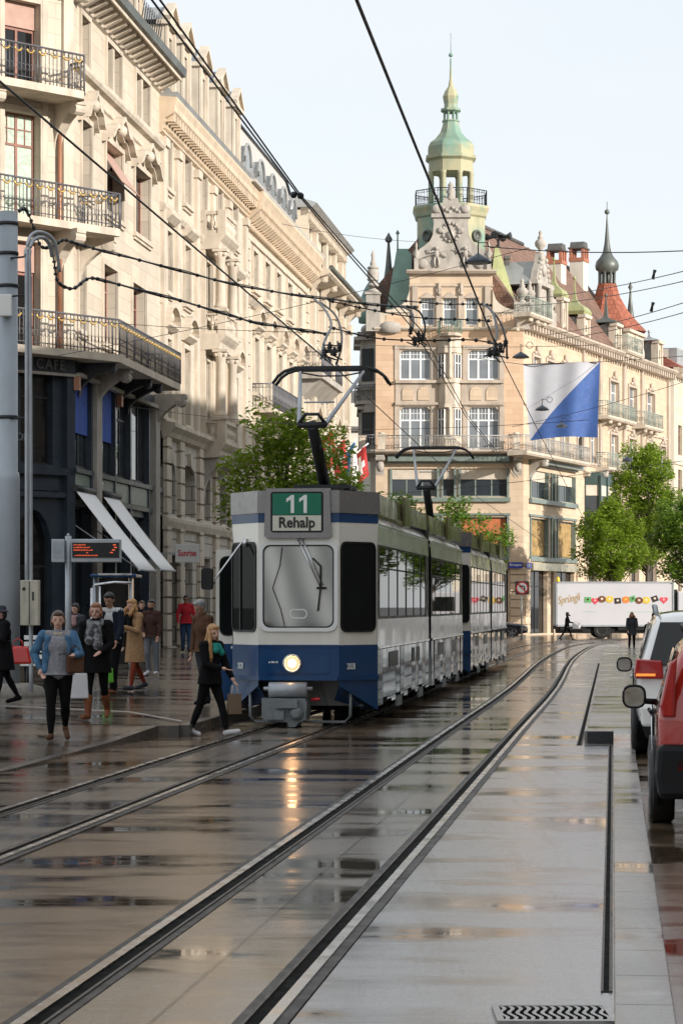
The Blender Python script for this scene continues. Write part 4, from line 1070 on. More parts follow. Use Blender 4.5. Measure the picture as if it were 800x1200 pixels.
M['copper_t'] = coppersplit()
t1 = oct_('tower', [(39,380),(39,258),(41,256),(42,252),(44,247),(44,244),(38,243.5)], 'copper_t')
mb = MB(); rr = 41/STW/math.cos(math.pi/8)
mb2 = [(TCx+rr*math.cos(2*math.pi*k/8+math.pi/8), TCy+rr*math.sin(2*math.pi*k/8+math.pi/8)) for k in range(9)]
railing(mb, mb2, ZT_(244), 18/STW, step=.22); mb.build('tower_railing', 'darkmetal', tb)
mb = MB()
rc = 23/STW/math.cos(math.pi/8)
for k in range(8):
    x, y = TCx+rc*math.cos(2*math.pi*k/8+math.pi/8), TCy+rc*math.sin(2*math.pi*k/8+math.pi/8)
    mb.lathe([(.22,0),(.17,.15),(.16,(245-206)/STW),(.22,(245-203)/STW)], (x, y, ZT_(245)), 8)
mb.build('lantern_column', 'copper_t', tb)
oct_('lantern_roof', [(21,204),(25.5,203),(25.5,190),(29,187),(29,183.5),(26.5,183),(26.5,173),(24,168),(18,163),(12.5,156),(10,148),(9,143),(10,142.5),(10,141)], 'copper_t')
mb = MB()
for k in range(8):
    a = 2*math.pi*k/8+math.pi/8; mb.lathe([(.09,0),(.07,.1),(.07,11/STW)], (TCx+.42*math.cos(a), TCy+.42*math.sin(a), ZT_(142)), 6)
mb.build('lantern_column', 'copper_t', tb)
oct_('spire', [(8,132),(11.5,130),(11.5,127.5),(8,126.5),(7.5,122),(9.3,113),(7,107),(3,101),(1.6,92),(1,75),(.9,68)], 'copper_t')
mb = MB(); mb.ball((TCx, TCy, ZT_(64)), 2.6/STW, 10, 7); mb.tube([(TCx,TCy,ZT_(62)), (TCx,TCy,ZT_(38))], .02, 5); mb.build('finial', 'copper', tb)
for s in (-1, 1):
    a = math.pi*1.5+s*math.pi/4; R0 = 39/STW
    x, y = TCx+R0*math.cos(a), TCy+R0*math.sin(a); mb = MB(); mb.T = Matrix.Translation((x, y, ZT_(280)))@Matrix.Rotation(a-math.pi*1.5, 4, 'Z')@Matrix.Rotation(R(90), 4, 'X')
    mb.lathe([(.30,0),(.36,.06),(.36,.18),(.24,.2),(.24,.1),(.01,.1)], (0,0,0), 14, cap=False); mb.build('round_window', 'copper_d', tb)
# ---- roofs of the corner block
mb = MB(FT)
def hip(mb, u0, u1, n0, n1, z0, uu0, uu1, nn0, nn1, z1):
    a = [(u0,n0,z0),(u1,n0,z0),(u1,n1,z0),(u0,n1,z0)]; b = [(uu0,nn0,z1),(uu1,nn0,z1),(uu1,nn1,z1),(uu0,nn1,z1)]
    i = mb.V(*a, *b)
    for f in ((0,1,5,4),(1,2,6,5),(2,3,7,6),(3,0,4,7),(4,5,6,7)): mb.face([i+k for k in f])
hip(mb, U(449), U(482), -.9, -7, Z(384), U(466), U(484), -3, -5, Z(283))
mb.lathe([(.05,0),(.04,.9),(.13,1.0),(.02,1.2)], (U(467),-3,Z(284)), 8)
mb.build('copper_roof', 'copper', tb)
mb = MB(FT); hip(mb, U(572), U(610), -.9, -6.5, Z(368), U(583), U(588), -3, -4, Z(282)); mb.build('copper_roof', 'copper_y', tb)
mb = MB(FT); hip(mb, .1, uR-.1, -.4, -9, Z(386), 1.5, uR-1.5, -3.5, -7, Z(310)); mb.build('roof', 'tile_brown', tb)
mb = MB(FT); mb.lathe([(.45,0),(.36,.7),(.2,1.8),(.10,3.0),(.07,3.3),(.2,3.4),(.24,3.55),(.15,3.7),(.02,3.95)], (U(457),-5,Z(335)), 10); mb.build('spire', 'copper_d', tb)
mb = MB(FT); c_ = (U(588),-3.4); mb.tube([(c_[0],c_[1],Z(290)), (c_[0],c_[1],Z(266))], .08, 6)
for k in range(4):
    a = k*math.pi/2+.4; d = (math.cos(a), math.sin(a)); mb.tube([(c_[0],c_[1],Z(268)), (c_[0]+d[0]*.45,c_[1]+d[1]*.45,Z(268)), (c_[0]+d[0]*.8,c_[1]+d[1]*.8,Z(267))], [.05,.08,.24], 8)
mb.lathe([(.3,0),(.2,.15),(.02,.2)], (c_[0],c_[1],Z(266)), 8)
mb.build('siren', 'darkmetal', tb)
# ---- shop floors under the balcony (front)
def shopfloors(fr, u0, u1, cols, z_, piers, lower='blind_orange', nn=0):
    """z_ maps a tower picture row to height"""
    ops = [(a, b, z_(582), z_(549)) for a, b in cols]+[(a, b, z_(652), z_(606)) for a, b in cols]+[(a, b, .1, z_(668)) for a, b in cols]
    mb = MB(fr); facade(mb, u0, u1, 0, z_(531), ops, .3, nn)
    mb.build('shopfront_wall', 'sand_y', tb)
    mb = MB(fr)
    for y0, y1, n in ((588,583,.22), (604,601.5,.12), (657,652,.16), (543,537,.2)): mb.box((u0+.02,nn,z_(y0)), (u1-.02,nn+n,z_(y1)))
    mb.box((u0+.1,nn,z_(541)), (u1-.1,nn+.6,z_(534.5)))
    for a, b in cols:
        for x in (a, b): mb.box((x-.07,nn-.2,z_(657)), (x+.07,nn+.1,z_(604))); mb.box((x-.07,nn-.2,z_(583)), (x+.07,nn+.1,z_(549)))
    mb.build('shop_frame', 'shopgreen', tb)
    mb = MB(fr); mb.box((u0+.2,nn,z_(668)), (u1-.2,nn+.25,z_(659))); mb.build('shop_fascia', 'gold_fascia', tb)
    for a, b in cols:
        nb = 2 if b-a > 2 else (1 if b-a > 1.2 else 0)
        window(fr, tb, a, b, z_(582), z_(549), nn-.2, bars=nb, trans=0, frame='shopgreen', pane='glass', blind_or_reflection=('blind_beige', .38))
        o = window(fr, tb, a, b, z_(652), z_(606), nn-.2, bars=nb, trans=.22, frame='shopgreen', pane='glass')
        m2 = MB(fr); m2.quad((a+.1,nn-.19,z_(650)), (b-.1,nn-.19,z_(650)), (b-.1,nn-.19,z_(608)), (a+.1,nn-.19,z_(608))); m2.build('curtain', lower, o)
        window(fr, tb, a, b, .1, z_(668), nn-.25, bars=1, trans=.25, frame='darkmetal', pane='glass_dark')
M['gold_fascia'] = plain('gilt_mirror_fascia', (.55,.50,.36), .25, .6, var=.3, scale=1.5)
shopfloors(FT, U(452), U(598), [(U(458), U(513)), (U(518), U(533)), (U(538), U(595))], Z, None)
mb = MB(FT); facade(mb, 0, U(452), 0, Z(531), [], .3); facade(mb, U(598), uR, 0, Z(531), [], .3)
mb.build('pier', 'sand_y', tb)
mb = MB(FT)
for k in range(9): mb.box((U(597.5),.0,.2+k*.5), (uR+.06,.14,.2+k*.5+.44))
mb.box((U(596),0,Z(660)), (uR+.15,.3,Z(653)))
mb.build('rusticated_pier', 'sand_y', tb)
mb = MB(FT)
for x in (445, 606): scroll(mb, U(x), .5, 0, .9, Z(557), Z(534)); mb.ball((U(x),.6,Z(547)), (.24,.24,.35), 8, 6)
mb.build('console', 'trim_grey', tb)
# ---- right wing
uW = FR.u(783)
zr = lambda px, py, n=0: FR.z(px, py, n)
def W2(pl, pr, yt, yb): return W(FR, pl, pr, yt, yb)
wu = []
for pl, pr in ((624,632), (640,648), (657,665), (688,697), (714,724), (736,745), (757,766)): wu.append((FR.u(pl), FR.u(pr), 14.6, 17.0))
for pl, pr in ((624,632), (640,648), (657,665), (676,683), (691,699), (715,723), (736,744), (757,765), (773,779)): wu.append((FR.u(pl), FR.u(pr), 11.2, 13.4))
for pl, pr in ((688,698), (716,726), (738,747), (758,768)): wu.append((FR.u(pl), FR.u(pr), 6.6, 9.6)); wu.append((FR.u(pl), FR.u(pr), .4, 5.0))
zc_ = 18.7
mb = MB(FR); facade(mb, 0, uW, 10.6, zc_, [w_ for w_ in wu if w_[2] > 10.6], .3); facade(mb, FR.u(683), uW, 0, 10.6, [w_ for w_ in wu if w_[2] < 10.6], .3); mb.build('wing_wall', 'sand_y', tb)
t_ = MB(FR)
for a, b, c, d in wu:
    hi = c > 10.6
    surround(t_, a, b, c, d, .2, .09, sill=.15)
    if hi: t_.ball(((a+b)/2, .12, d+.45), (.22,.15,.3), 8, 5); t_.ball(((a+b)/2-.4, .1, d+.25), (.25,.1,.12), 8, 4); t_.ball(((a+b)/2+.4, .1, d+.25), (.25,.1,.12), 8, 4)
    window(FR, tb, a, b, c, d, -.2, bars=1, trans=.3, frame='win_white' if hi else 'darkmetal', pane='glass_grey' if hi else 'glass')
cornice(t_, 0, uW, zc_-.3, [(0,0),(.15,.05),(.15,.2),(.65,.35),(.8,.5),(.8,.62),(0,.8)]); blocks(t_, 0, uW, .62, .28, .1, .6, zc_-.3, zc_+.05)
cornice(t_, FR.u(683), uW, 10.2, [(0,0),(.3,.05),(.4,.3),(0,.4)]); cornice(t_, 0, uW, 13.9, [(0,0),(.1,.04),(.1,.14),(0,.18)])
for px in (683, 702, 730, 751, 782): u = FR.u(px); t_.box((u-.3,0,10.6), (u+.3,.16,zc_-.3))
t_.build('wing_trim', 'sand_g', tb)
zc2 = lambda py: Z(py)
shopfloors(FR, FR.u(619), FR.u(674), [(FR.u(620.5), FR.u(641)), (FR.u(645), FR.u(649)), (FR.u(652), FR.u(672.5))], Z, None, 'curtain_olive')
M['curtain_olive'] = plain('olive_curtain', (.30,.20,.08), .8, var=.4, scale=3)
mb = MB(FR); facade(mb, 0, FR.u(619), 0, 10.6, [], .3); facade(mb, FR.u(674), FR.u(683), 0, 10.6, [], .3); mb.build('pier', 'sand_y', tb)
mb = MB(FR)
for k in range(9): mb.box((0,0,.2+k*.5), (FR.u(618.7),.14,.2+k*.5+.44)); mb.box((FR.u(674.3),0,.2+k*.5), (FR.u(682),.14,.2+k*.5+.44))
mb.build('rusticated_pier', 'sand_y', tb)
def wbalc(pl, pr, z, n, m='trim', rail='copper', con=True):
    a, b = FR.u(pl, n), FR.u(pr, n)
    mb = MB(FR); mb.prism([(0,z-.28),(n-.1,z-.24),(n,z-.12),(n,z),(0,z)], a, b, 'u')
    if con:
        for k in range(3): 
            uu = a+(b-a)*(.2+.3*k); scroll(mb, uu, .5, 0, n*.8, z-1.0, z-.25)
    o = mb.build('balcony', m, tb); r_ = MB(FR); railing(r_, [(a+.05,.05),(a+.05,n-.08),(b-.05,n-.08),(b-.05,.05)], z, .95, step=.17); r_.build('railing', 'railgreen' if rail == 'copper' else rail, o)
wbalc(617, 692, 10.95, 1.2, con=False, rail='greyrail'); wbalc(713, 746, 14.4, 1.0); wbalc(756, 778, 14.4, 1.0); wbalc(713, 785, 11.0, .9); 
mb = MB(FR)
for px in (621, 693): scroll(mb, FR.u(px), .6, 0, 1.1, 9.3, 10.65)
mb.build('console', 'trim_grey', tb)
# dark green glazed oriel
ua, ub = FR.u(685), FR.u(706)
mb = MB(FR); Pq = [(ua,0),(ua+.5,.9),(ub-.5,.9),(ub,0)]
for z0, z1 in ((5.6,5.95),(7.0,7.3),(9.7,10.5)): mb.prism(Pq, z0, z1, 'z')
for (x, y) in Pq+[((ua+ub)/2,.9)]: mb.box((x-.1,y-.1,5.6), (x+.1,y+.06,10.3))
o = mb.build('glazed_oriel', 'shopdkgreen', tb)
M['shopdkgreen'] = plain('dark_green_paint', (.025,.05,.045), .35)
mb = MB(FR); Pi = [(ua+.08,0),(ua+.55,.82),(ub-.55,.82),(ub-.08,0)]; mb.prism(Pi, 5.7, 10.2, 'z'); mb.build('pane', 'glass', o)
mb = MB(FR); mb.prism([(ua+.06,.02),(ua+.53,.86),(ub-.53,.86),(ub-.06,.02)], 9.0, 9.7, 'z'); mb.prism([(ua+.06,.02),(ua+.53,.86),(ub-.53,.86),(ub-.06,.02)], 6.0, 7.0, 'z'); mb.build('oriel_panel', 'blind_beige', o)
# ---- roof of the wing
mb = MB(FR); mb.prism([(.1,zc_+.4),(-5.2,26.0),(-10,21),(-10,zc_)], .3, FR.u(757), 'u'); mb.build('roof', 'tile_brown', tb)
mb = MB(FR); mb.tube([(.3,-5.2,26.05),(FR.u(700),-5.2,26.05)], .15, 6); mb.build('ridge', 'slate', tb)
def chimney(px, ytop, ybot, n=-4.0, w_=.62):
    u = FR.u(px, n); zt, zb = FR.z(px, ytop, n), FR.z(px, ybot, n)
    mb = MB(FR); mb.box((u-w_,n-w_*.8,zb-1.5), (u+w_,n+w_*.8,zt-1.4)); o = mb.build('chimney', 'plaster', tb)
    mb = MB(FR); mb.box((u-w_*1.1,n-w_*.9,zt-1.4), (u+w_*1.1,n+w_*.9,zt-1.15))
    for a in (-1, 1):
        for b in (-1, 0, 1): mb.box((u+b*w_*.85-.12,n+a*w_*.7-.1,zt-1.15), (u+b*w_*.85+.12,n+a*w_*.7+.1,zt-.5))
    mb.build('chimney_top', 'brick', o)
    mb = MB(FR); mb.box((u-w_*1.15,n-w_,zt-.5), (u+w_*1.15,n+w_,zt-.4)); mb.prism([(u-w_,zt-.4),(u+w_,zt-.4),(u+w_*.7,zt-.0),(u-w_*.7,zt)], n-w_*.8, n+w_*.8, 'n'); mb.build('chimney_cap', 'slate', o)
chimney(652, 286, 320); chimney(678, 284, 335, -4.2)
mb = MB(FT); mb.box((U(597),-5,Z(330)), (U(602),-4.2,Z(291))); mb.box((U(596),-5.1,Z(292)), (U(603),-4.1,Z(288))); mb.build('chimney', 'slate', tb)
def wdormer(px, ybase, ytop, w_, capm, ycap, yspire, n=-.3):
    u = FR.u(px, n); z0 = zc_+.4; z1 = FR.z(px, ytop, n); h = z1-z0
    mb = MB(FR); facade(mb, u-w_/2, u+w_/2, z0, z1, [(u-w_*.2, u+w_*.2, z0+.7, z1-.5)], .3, n)
    for s in (-1, 1): mb.quad((u+s*w_/2,n,z0),(u+s*w_/2,n-3,z0),(u+s*w_/2,n-3,z1),(u+s*w_/2,n,z1)); mb.box((u+s*w_*.42-.12,n,z0), (u+s*w_*.42+.12,n+.12,z1)); 
    mb.box((u-w_*.56,n-.3,z1-.05), (u+w_*.56,n+.22,z1+.16))
    o = mb.build('dormer', 'trim', tb)
    g = MB(FR); g.quad((u-w_*.2,n-.25,z0+.7),(u+w_*.2,n-.25,z0+.7),(u+w_*.2,n-.25,z1-.5),(u-w_*.2,n-.25,z1-.5)); g.build('pane', 'glass', o)
    g = MB(FR); g.quad((u-w_/2-.02,n-.4,z0),(u-w_/2-.02,n-3,z0),(u-w_/2-.02,n-3,z1),(u-w_/2-.02,n-.4,z1)); g.build('dormer_cheek', 'slate', o)
    zc1, zs = FR.z(px, ycap, n), FR.z(px, yspire, n); hc = zc1-z1
    c = MB(FR); q = w_*.62
    c.lathe([(q*1.3,.16),(q*1.42,.35*hc),(q*1.15,.6*hc),(q*.5,.85*hc),(q*.22,hc*1.1),(q*.12,(zs-z1)*.6),(.03,zs-z1)], (u, n-w_*.5, z1), 4, False, ph=math.pi/4)
    c.ball((u, n-w_*.5, zs), .12, 6, 5); c.build('dormer_roof', capm, o)
wdormer(660, 392, 352, 1.25, 'copper_y', 332, 303); wdormer(686, 400, 372, 1.5, 'copper_y', 352, 325)
wdormer(723, 412, 382, 1.6, 'copper_d', 372, 345); wdormer(772, 428, 402, 1.5, 'zinc', 395, 388)
# stone gable next to the corner
u = FR.u(633, -.1); zb = zc_+.3
mb = MB(FR); facade(mb, u-1.6, u+1.6, zb-.4, FR.z(633, 335), [(u-.55, u+.55, zb+.1, FR.z(633, 350))], .4, -.05)
zt = FR.z(633, 335); mb.box((u-1.8,-.3,zt), (u+1.8,.25,zt+.25)); mb.prism([(u-1.5,zt+.25),(u+1.5,zt+.25),(u+1.2,zt+.9),(u+.7,zt+1.4),(u+.45,zt+2.0),(u-.45,zt+2.0),(u-.7,zt+1.4),(u-1.2,zt+.9)], -.3, .1, 'n')
mb.lathe([(r_, z_) for r_, z_ in URN], (u, -.1, zt+2.0), 10)
for s in (-1, 1):
    mb.lathe([(.24,0),(.18,.2),(.17,2.3),(.26,2.5)], (u+s*1.25, .18, zb), 8); mb.lathe(URN, (u+s*2.3, -.1, zb+1.1), 10); mb.box((u+s*2.3-.35,-.4,zb-.4), (u+s*2.3+.35,.15,zb+1.1))
    for k in range(5): mb.ball((u+s*(1.1-.15*k), .1, zt+.45+.3*k), .17, 6, 5)
mb.ball((u, .12, zt+1.0), (.35,.2,.4), 8, 6)
o = mb.build('stone_gable', 'trim_grey', tb)
g = MB(FR); g.quad((u-.55,-.3,zb+.1),(u+.55,-.3,zb+.1),(u+.55,-.3,FR.z(633,350)),(u-.55,-.3,FR.z(633,350))); g.build('pane', 'copper', o)
g = MB(FR); g.prism([(u-1.8,zt),(u+1.8,zt),(u,zt+1.6)], -5, -.3, 'n'); g.build('gable_roof', 'zinc', o)
wbalc(622, 648, zc_+.55, 1.1)
# red turret
n_t = -2.6; uT = FR.u(711, n_t); pT = FR.p(uT, n_t, 0); sT = F/pT.y; zz = lambda py: H+(HZ-py)/sT
mb = MB(); mb.lathe([(2.9, zz(390)), (2.2, zz(378)), (1.5, zz(364)), (.95, zz(348)), (.68, zz(333))], (pT.x, pT.y, 0), 8, False, ph=math.pi/8); mb.build('turret_roof', 'tile_red', tb)
mb = MB()
for k in range(8):
    a = 2*math.pi*k/8+math.pi/8; mb.lathe([(.13,0),(.1,.1),(.1,1.35)], (pT.x+.0+.55*math.cos(a), pT.y+.55*math.sin(a), zz(333)), 6)
mb.lathe([(.3,zz(334)),(.3,zz(318))], (pT.x, pT.y, 0), 8)
mb.build('turret_lantern', 'copper_d', tb)
mb = MB(); mb.lathe([(.62,zz(320)),(.64,zz(318)),(.80,zz(316)),(.85,zz(311)),(.76,zz(306)),(.5,zz(301)),(.32,zz(296)),(.19,zz(285)),(.10,zz(268)),(.05,zz(255)),(.03,zz(250))], (pT.x, pT.y, 0), 12); mb.ball((pT.x, pT.y, zz(248)), .19, 8, 6); mb.tube([(pT.x,pT.y,zz(246)),(pT.x,pT.y,zz(236))], .025, 4); mb.build('turret_spire', 'copper_d', tb)
# projecting gable bay with arched window under the turret
u = FR.u(743, 0); mb = MB(FR); zt = FR.z(743, 392)
facade(mb, u-2.2, u+2.2, zc_-.2, zt, [(u-.6, u+.6, zc_+.4, zt-1.2, .5)], .3, .1)
for s in (-1, 1): mb.quad((u+s*2.2,.1,zc_-.2),(u+s*2.2,-3,zc_-.2),(u+s*2.2,-3,zt),(u+s*2.2,.1,zt)); mb.ball((u+s*1.7,.15,zc_+.8), (.3,.15,.5), 8, 5)
mb.box((u-2.35,-.2,zt), (u+2.35,.3,zt+.2)); mb.ball((u,.15,zt-.35), (.4,.15,.3), 8, 5)
o = mb.build('roof_bay', 'trim', tb); window(FR, o, u-.6, u+.6, zc_+.4, zt-1.2, -.1, rise=.5, bars=1, trans=.3, frame='win_white', pane='glass_grey')
wbalc(736, 754, zc_+.5, 1.0)
u = FR.u(767, 0); mb = MB(FR); mb.lathe([(.5,0),(.3,.8),(.1,2.4),(.06,2.9),(.17,3.1),(.02,3.5)], (u-1.2, -1.5, FR.z(757, 384)), 8); mb.build('spire', 'copper_d', tb)
# ---- left side with shaded bays
dS = 16
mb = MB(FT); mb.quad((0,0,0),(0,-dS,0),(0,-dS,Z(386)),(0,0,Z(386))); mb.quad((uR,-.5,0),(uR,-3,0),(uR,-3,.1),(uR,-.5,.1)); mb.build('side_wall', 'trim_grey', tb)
mb = MB(FT)
for n0, y0, y1, pr in ((-2.4, 455, 398, 1.1), (-6.2, 455, 395, 1.1)):
    zb_, zt_ = Z(540), Z(388)
    mb.prism([(0,n0+1.5),(-.9,n0+1.0),(-.9,n0-1.0),(0,n0-1.5)], zb_+1.5, zt_, 'z')
    for zz_ in (Z(390), Z(455), Z(478), Z(528)): mb.prism([(0,n0+1.7),(-1.1,n0+1.2),(-1.1,n0-1.2),(0,n0-1.7)], zz_, zz_+.2, 'z')
    mb.prism([(0,n0+1.7),(-1.3,n0+1.3),(-1.3,n0-1.3),(0,n0-1.7)], Z(396), Z(392), 'z')
    for zz_ in (Z(500), Z(458)):
        for k in (-1, 0, 1): mb.box((-1.0,n0+k*.9-.1,zz_-1.2), (-.85,n0+k*.9+.1,zz_+1.4))
mb.ball((-.4,-.6,Z(385)), (.5,.4,.35), 8, 6); mb.ball((.9,.1,Z(384)), (.7,.3,.4), 8, 6)
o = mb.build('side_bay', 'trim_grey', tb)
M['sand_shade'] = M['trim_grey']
g = MB(FT)
for n0 in (-2.4, -6.2):
    for zz_ in (Z(445), Z(520)): g.box((-.93,n0-.8,zz_), (-.88,n0+.8,zz_+2.0)); 
    for zz_ in (Z(445), Z(520)): g.quad((-.1,n0+1.47,zz_), (-.82,n0+1.07,zz_), (-.82,n0+1.07,zz_+2), (-.1,n0+1.47,zz_+2))
g.build('pane', 'glass', o)
mb = MB(FT); bp = [(0,-.7),(-.9,-.9),(-1.25,-1.6),(-1.25,-3.2),(-.9,-3.9),(0,-4.1)]
mb.prism(bp, Z(468)-.2, Z(468), 'z'); mb.prism([(x*.7,y) for x, y in bp], Z(468)-.7, Z(468)-.2, 'z'); o = mb.build('balcony', 'trim_grey', tb)
r_ = MB(FT); railing(r_, bp, Z(468), .95); r_.build('railing', 'iron', o)
mb = MB(FT); bp = [(0,.1),(-.9,.1),(-.9,-9),(0,-9)]; mb.prism(bp, Z(531), Z(527), 'z'); o = mb.build('balcony', 'trim_grey', tb)
r_ = MB(FT); railing(r_, [(-.05,.0),(-.85,.0),(-.85,-9)], Z(527), .9); r_.build('railing', 'iron', o)
q = MB(FT); q.box((-1.0,-.3,Z(527)), (-.6,.1,Z(512))); q.box((-1.05,-.35,Z(512)), (-.55,.15,Z(510.5))); q.build('balcony_post', 'trim', o)
mb = MB(FT); mb.lathe([(.7,0),(.75,.6),(.6,1.5),(.3,2.2),(.05,2.6)], (-.3,-3,Z(372)), 10); mb.build('corner_dome', 'copper', tb)
mb = MB(FT); mb.box((.1,-dS,0), (uR-.6,-1.4,Z(540))); mb.box((.1,-dS,Z(540)), (uR-.6,-1.6,Z(388))); mb.build('interior', 'glass_dark', tb)
mb = MB(FR); mb.box((.5,-10,0), (uW-.2,-1.3,zc_-.3)); mb.quad((uW,0,0),(uW,-10,0),(uW,-10,zc_+2),(uW,0,zc_+2)); mb.build('interior', 'plaster', tb)
# street name plates on the pier
for px, w_, lab, tx in ((603.5, .95, 'wide blue enamel street name plate on the corner pier', 'Bärengasse'),):
    u = U(px); t = thing('street_name_plate', lab, 'sign', FT.p(u, .34, Z(662)))
    mb = MB(FT); mb.box((u-.42,.31,Z(666)), (u+.42,.34,Z(659))); mb.build('plate', 'blue_sign', t)
    put_text('Bärengasse', .2, 'white_sign', t, (0,-.012,0), (1,0,0), ext=.004, sx=.8)
u = FR.u(616.2); t = thing('street_name_plate', 'small blue enamel number plate on the right face of the corner pier', 'sign', FR.p(u, .2, Z(662)))
mb = MB(FR); mb.box((u-.5,.15,Z(666)), (u+.5,.19,Z(659))); mb.build('plate', 'blue_sign', t)
put_text('10', .26, 'white_sign', t, FR.p(u,.2,Z(662.3))-ORG[t.name], (FR.d.x, FR.d.y, 0), ext=.004)

# ================================================================ far right building, far background buildings
FQ = Frame(tuple(FR.p(uW+.05, .4, 0).xy), (.35, 1))
fb = thing('red_roofed_building', 'cream building with an old red tiled roof at the far right edge', 'building', FQ.p(6, 0, 0))
hq = FQ.z(790, 437); ops = [(1.5+4*k, 2.9+4*k, z0, z0+2.2) for k in range(5) for z0 in (2, 6.2, 9.7, 13.0)]
mb = MB(FQ); facade(mb, 0, 24, 0, hq, ops, .25); mb.build('wall', 'stone_c', fb)
mb = MB(FQ); cornice(mb, -.3, 24, hq-.3, [(0,0),(.2,.05),(.8,.4),(.8,.6),(0,.8)]); blocks(mb, 0, 24, .7, .3, .1, .6, hq-.3, hq+.05)
for z in (12.2, 8.7): cornice(mb, 0, 24, z, [(0,0),(.12,.04),(.12,.2),(0,.24)])
mb.build('cornice', 'trim', fb)
for a, b, c, d in ops: window(FQ, fb, a, b, c, d, -.18, bars=1, trans=.3, frame='win_brown', pane='glass')
mb = MB(FQ); mb.prism([(.6,hq+.4),(-4.5,hq+3.6),(-10,hq+.4)], -.3, 24, 'u'); mb.build('roof', 'tile_old', fb)
mb = MB(FQ); mb.prism([(-.1,hq+.5),(-.1,hq+2.0),(-3,hq+2.0),(-3,hq+.5)], 1.5, 4, 'u'); mb.build('dormer', 'zinc', fb)
mb = MB(FQ); mb.quad((0,0,0),(0,-10,0),(0,-10,hq),(0,0,hq)); mb.box((.3,-9,0), (23.7,-1,hq-.4)); mb.build('rear_wall', 'plaster', fb)
YB = 200.0
fb2 = thing('plain_building', 'pale plastered building with a dark roof seen in the gap left of the tower building', 'building', ((405-400)/F*YB, YB, 0))
FB = Frame(((385-400)/F*YB, YB), (1, .1)); zq = at(0, 505, YB).z
mb = MB(FB); facade(mb, 0, 14, 0, zq, [(1.3+2.4*k, 2.2+2.4*k, z0, z0+1.6) for k in range(5) for z0 in (2.5, 6, 9.5)], .2); mb.quad((0,0,0),(0,-9,0),(0,-9,zq),(0,0,zq)); mb.prism([(0,zq),(14,zq),(14,zq+2.2),(1.6,zq+2.2)], -4, -.02, 'n') ; mb.build('wall', 'plaster', fb2)
for k in range(5):
    for z0 in (2.5, 6, 9.5): window(FB, fb2, 1.3+2.4*k, 2.2+2.4*k, z0, z0+1.6, -.15, bars=1, trans=0, frame='win_beige', pane='glass_dark')
mb = MB(FB); mb.prism([(.3,zq),(-3,zq+3.4),(-9,zq)], -.4, 14.3, 'u'); mb.build('roof', 'slate', fb2)
# ================================================================ the tram
M['cream'] = plain('cream_tram_paint', (.76,.73,.66), .22, 0, var=.05, scale=.8, dirt=.12, coat=.6)
M['tramblue'] = plain('blue_tram_paint', (.007,.050,.15), .2, 0, var=.12, scale=.8, dirt=.35, coat=.15, spec=.3)
M['tramgrey'] = plain('grey_tram_roof_fascia', (.22,.21,.21), .25, .3, var=.08, coat=.4)
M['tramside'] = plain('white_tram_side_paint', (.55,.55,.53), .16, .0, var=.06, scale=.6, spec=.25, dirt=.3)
M['shroud'] = plain('glossy_roof_shroud', (.12,.115,.04), .22, .25, var=.5, scale=1.2)
M['rubber'] = plain('window_rubber', (.008,.008,.009), .4, spec=.3)
M['tramglass'] = glassm('tram_side_glass', (.010,.012,.012), .015, .008, .05)
M['bellows'] = plain('black_bellows', (.012,.012,.013), .5)
M['dark_under'] = plain('sooty_underframe', (.012,.012,.013), .8, .2, var=.3)
M['dest_green'] = plain('green_destination_band', (.0,.16,.09), .5, var=.05)
M['dest_white'] = plain('cream_destination_band', (.62,.62,.52), .5, var=.03)
M['dest_black'] = plain('black_lettering', (.015,.015,.015), .5)
M['dest_num'] = plain('white_lettering', (.8,.82,.78), .5)
def ws_mat():  # grey waves in the base colour stand in for reflections on the glass
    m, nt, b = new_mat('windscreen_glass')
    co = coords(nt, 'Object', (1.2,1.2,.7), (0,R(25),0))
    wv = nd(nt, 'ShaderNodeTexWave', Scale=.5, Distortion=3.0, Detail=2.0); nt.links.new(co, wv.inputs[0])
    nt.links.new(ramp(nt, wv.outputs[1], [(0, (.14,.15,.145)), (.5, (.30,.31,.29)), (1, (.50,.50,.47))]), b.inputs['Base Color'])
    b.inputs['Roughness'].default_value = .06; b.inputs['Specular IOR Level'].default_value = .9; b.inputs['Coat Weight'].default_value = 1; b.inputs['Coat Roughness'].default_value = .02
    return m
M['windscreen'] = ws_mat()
def emis(name, c, s):
    m, nt, b = new_mat(name); b.inputs['Base Color'].default_value = (*c, 1); b.inputs['Emission Color'].default_value = (*c, 1); b.inputs['Emission Strength'].default_value = s; return m
M['lamp_on'] = emis('lit_headlamp', (1, .55, .24), 32); M['lamp_soft'] = emis('warm_lamp_reflector', (1, .62, .36), .45)
M['lamp_ring'] = plain('chrome_ring', (.7,.68,.62), .15, .9)
TRS = .1165
TR = Frame((-.55, 38.46), (TRS, 1))
tram = thing('tram', 'blue and cream tram of two coupled cars with one round headlamp lit', 'tram', TR.p(-.75, 0, 0))
HW = 1.1
def rrect(a, b, c, d, r_, n=4):
    pts = []
    for cx, cz, a0 in ((b-r_, d-r_, 0), (a+r_, d-r_, 90), (a+r_, c+r_, 180), (b-r_, c+r_, 270)):
        for k in range(n+1):
            t = R(a0+90*k/n); pts.append((cx+r_*math.cos(t), cz+r_*math.sin(t)))
    return pts
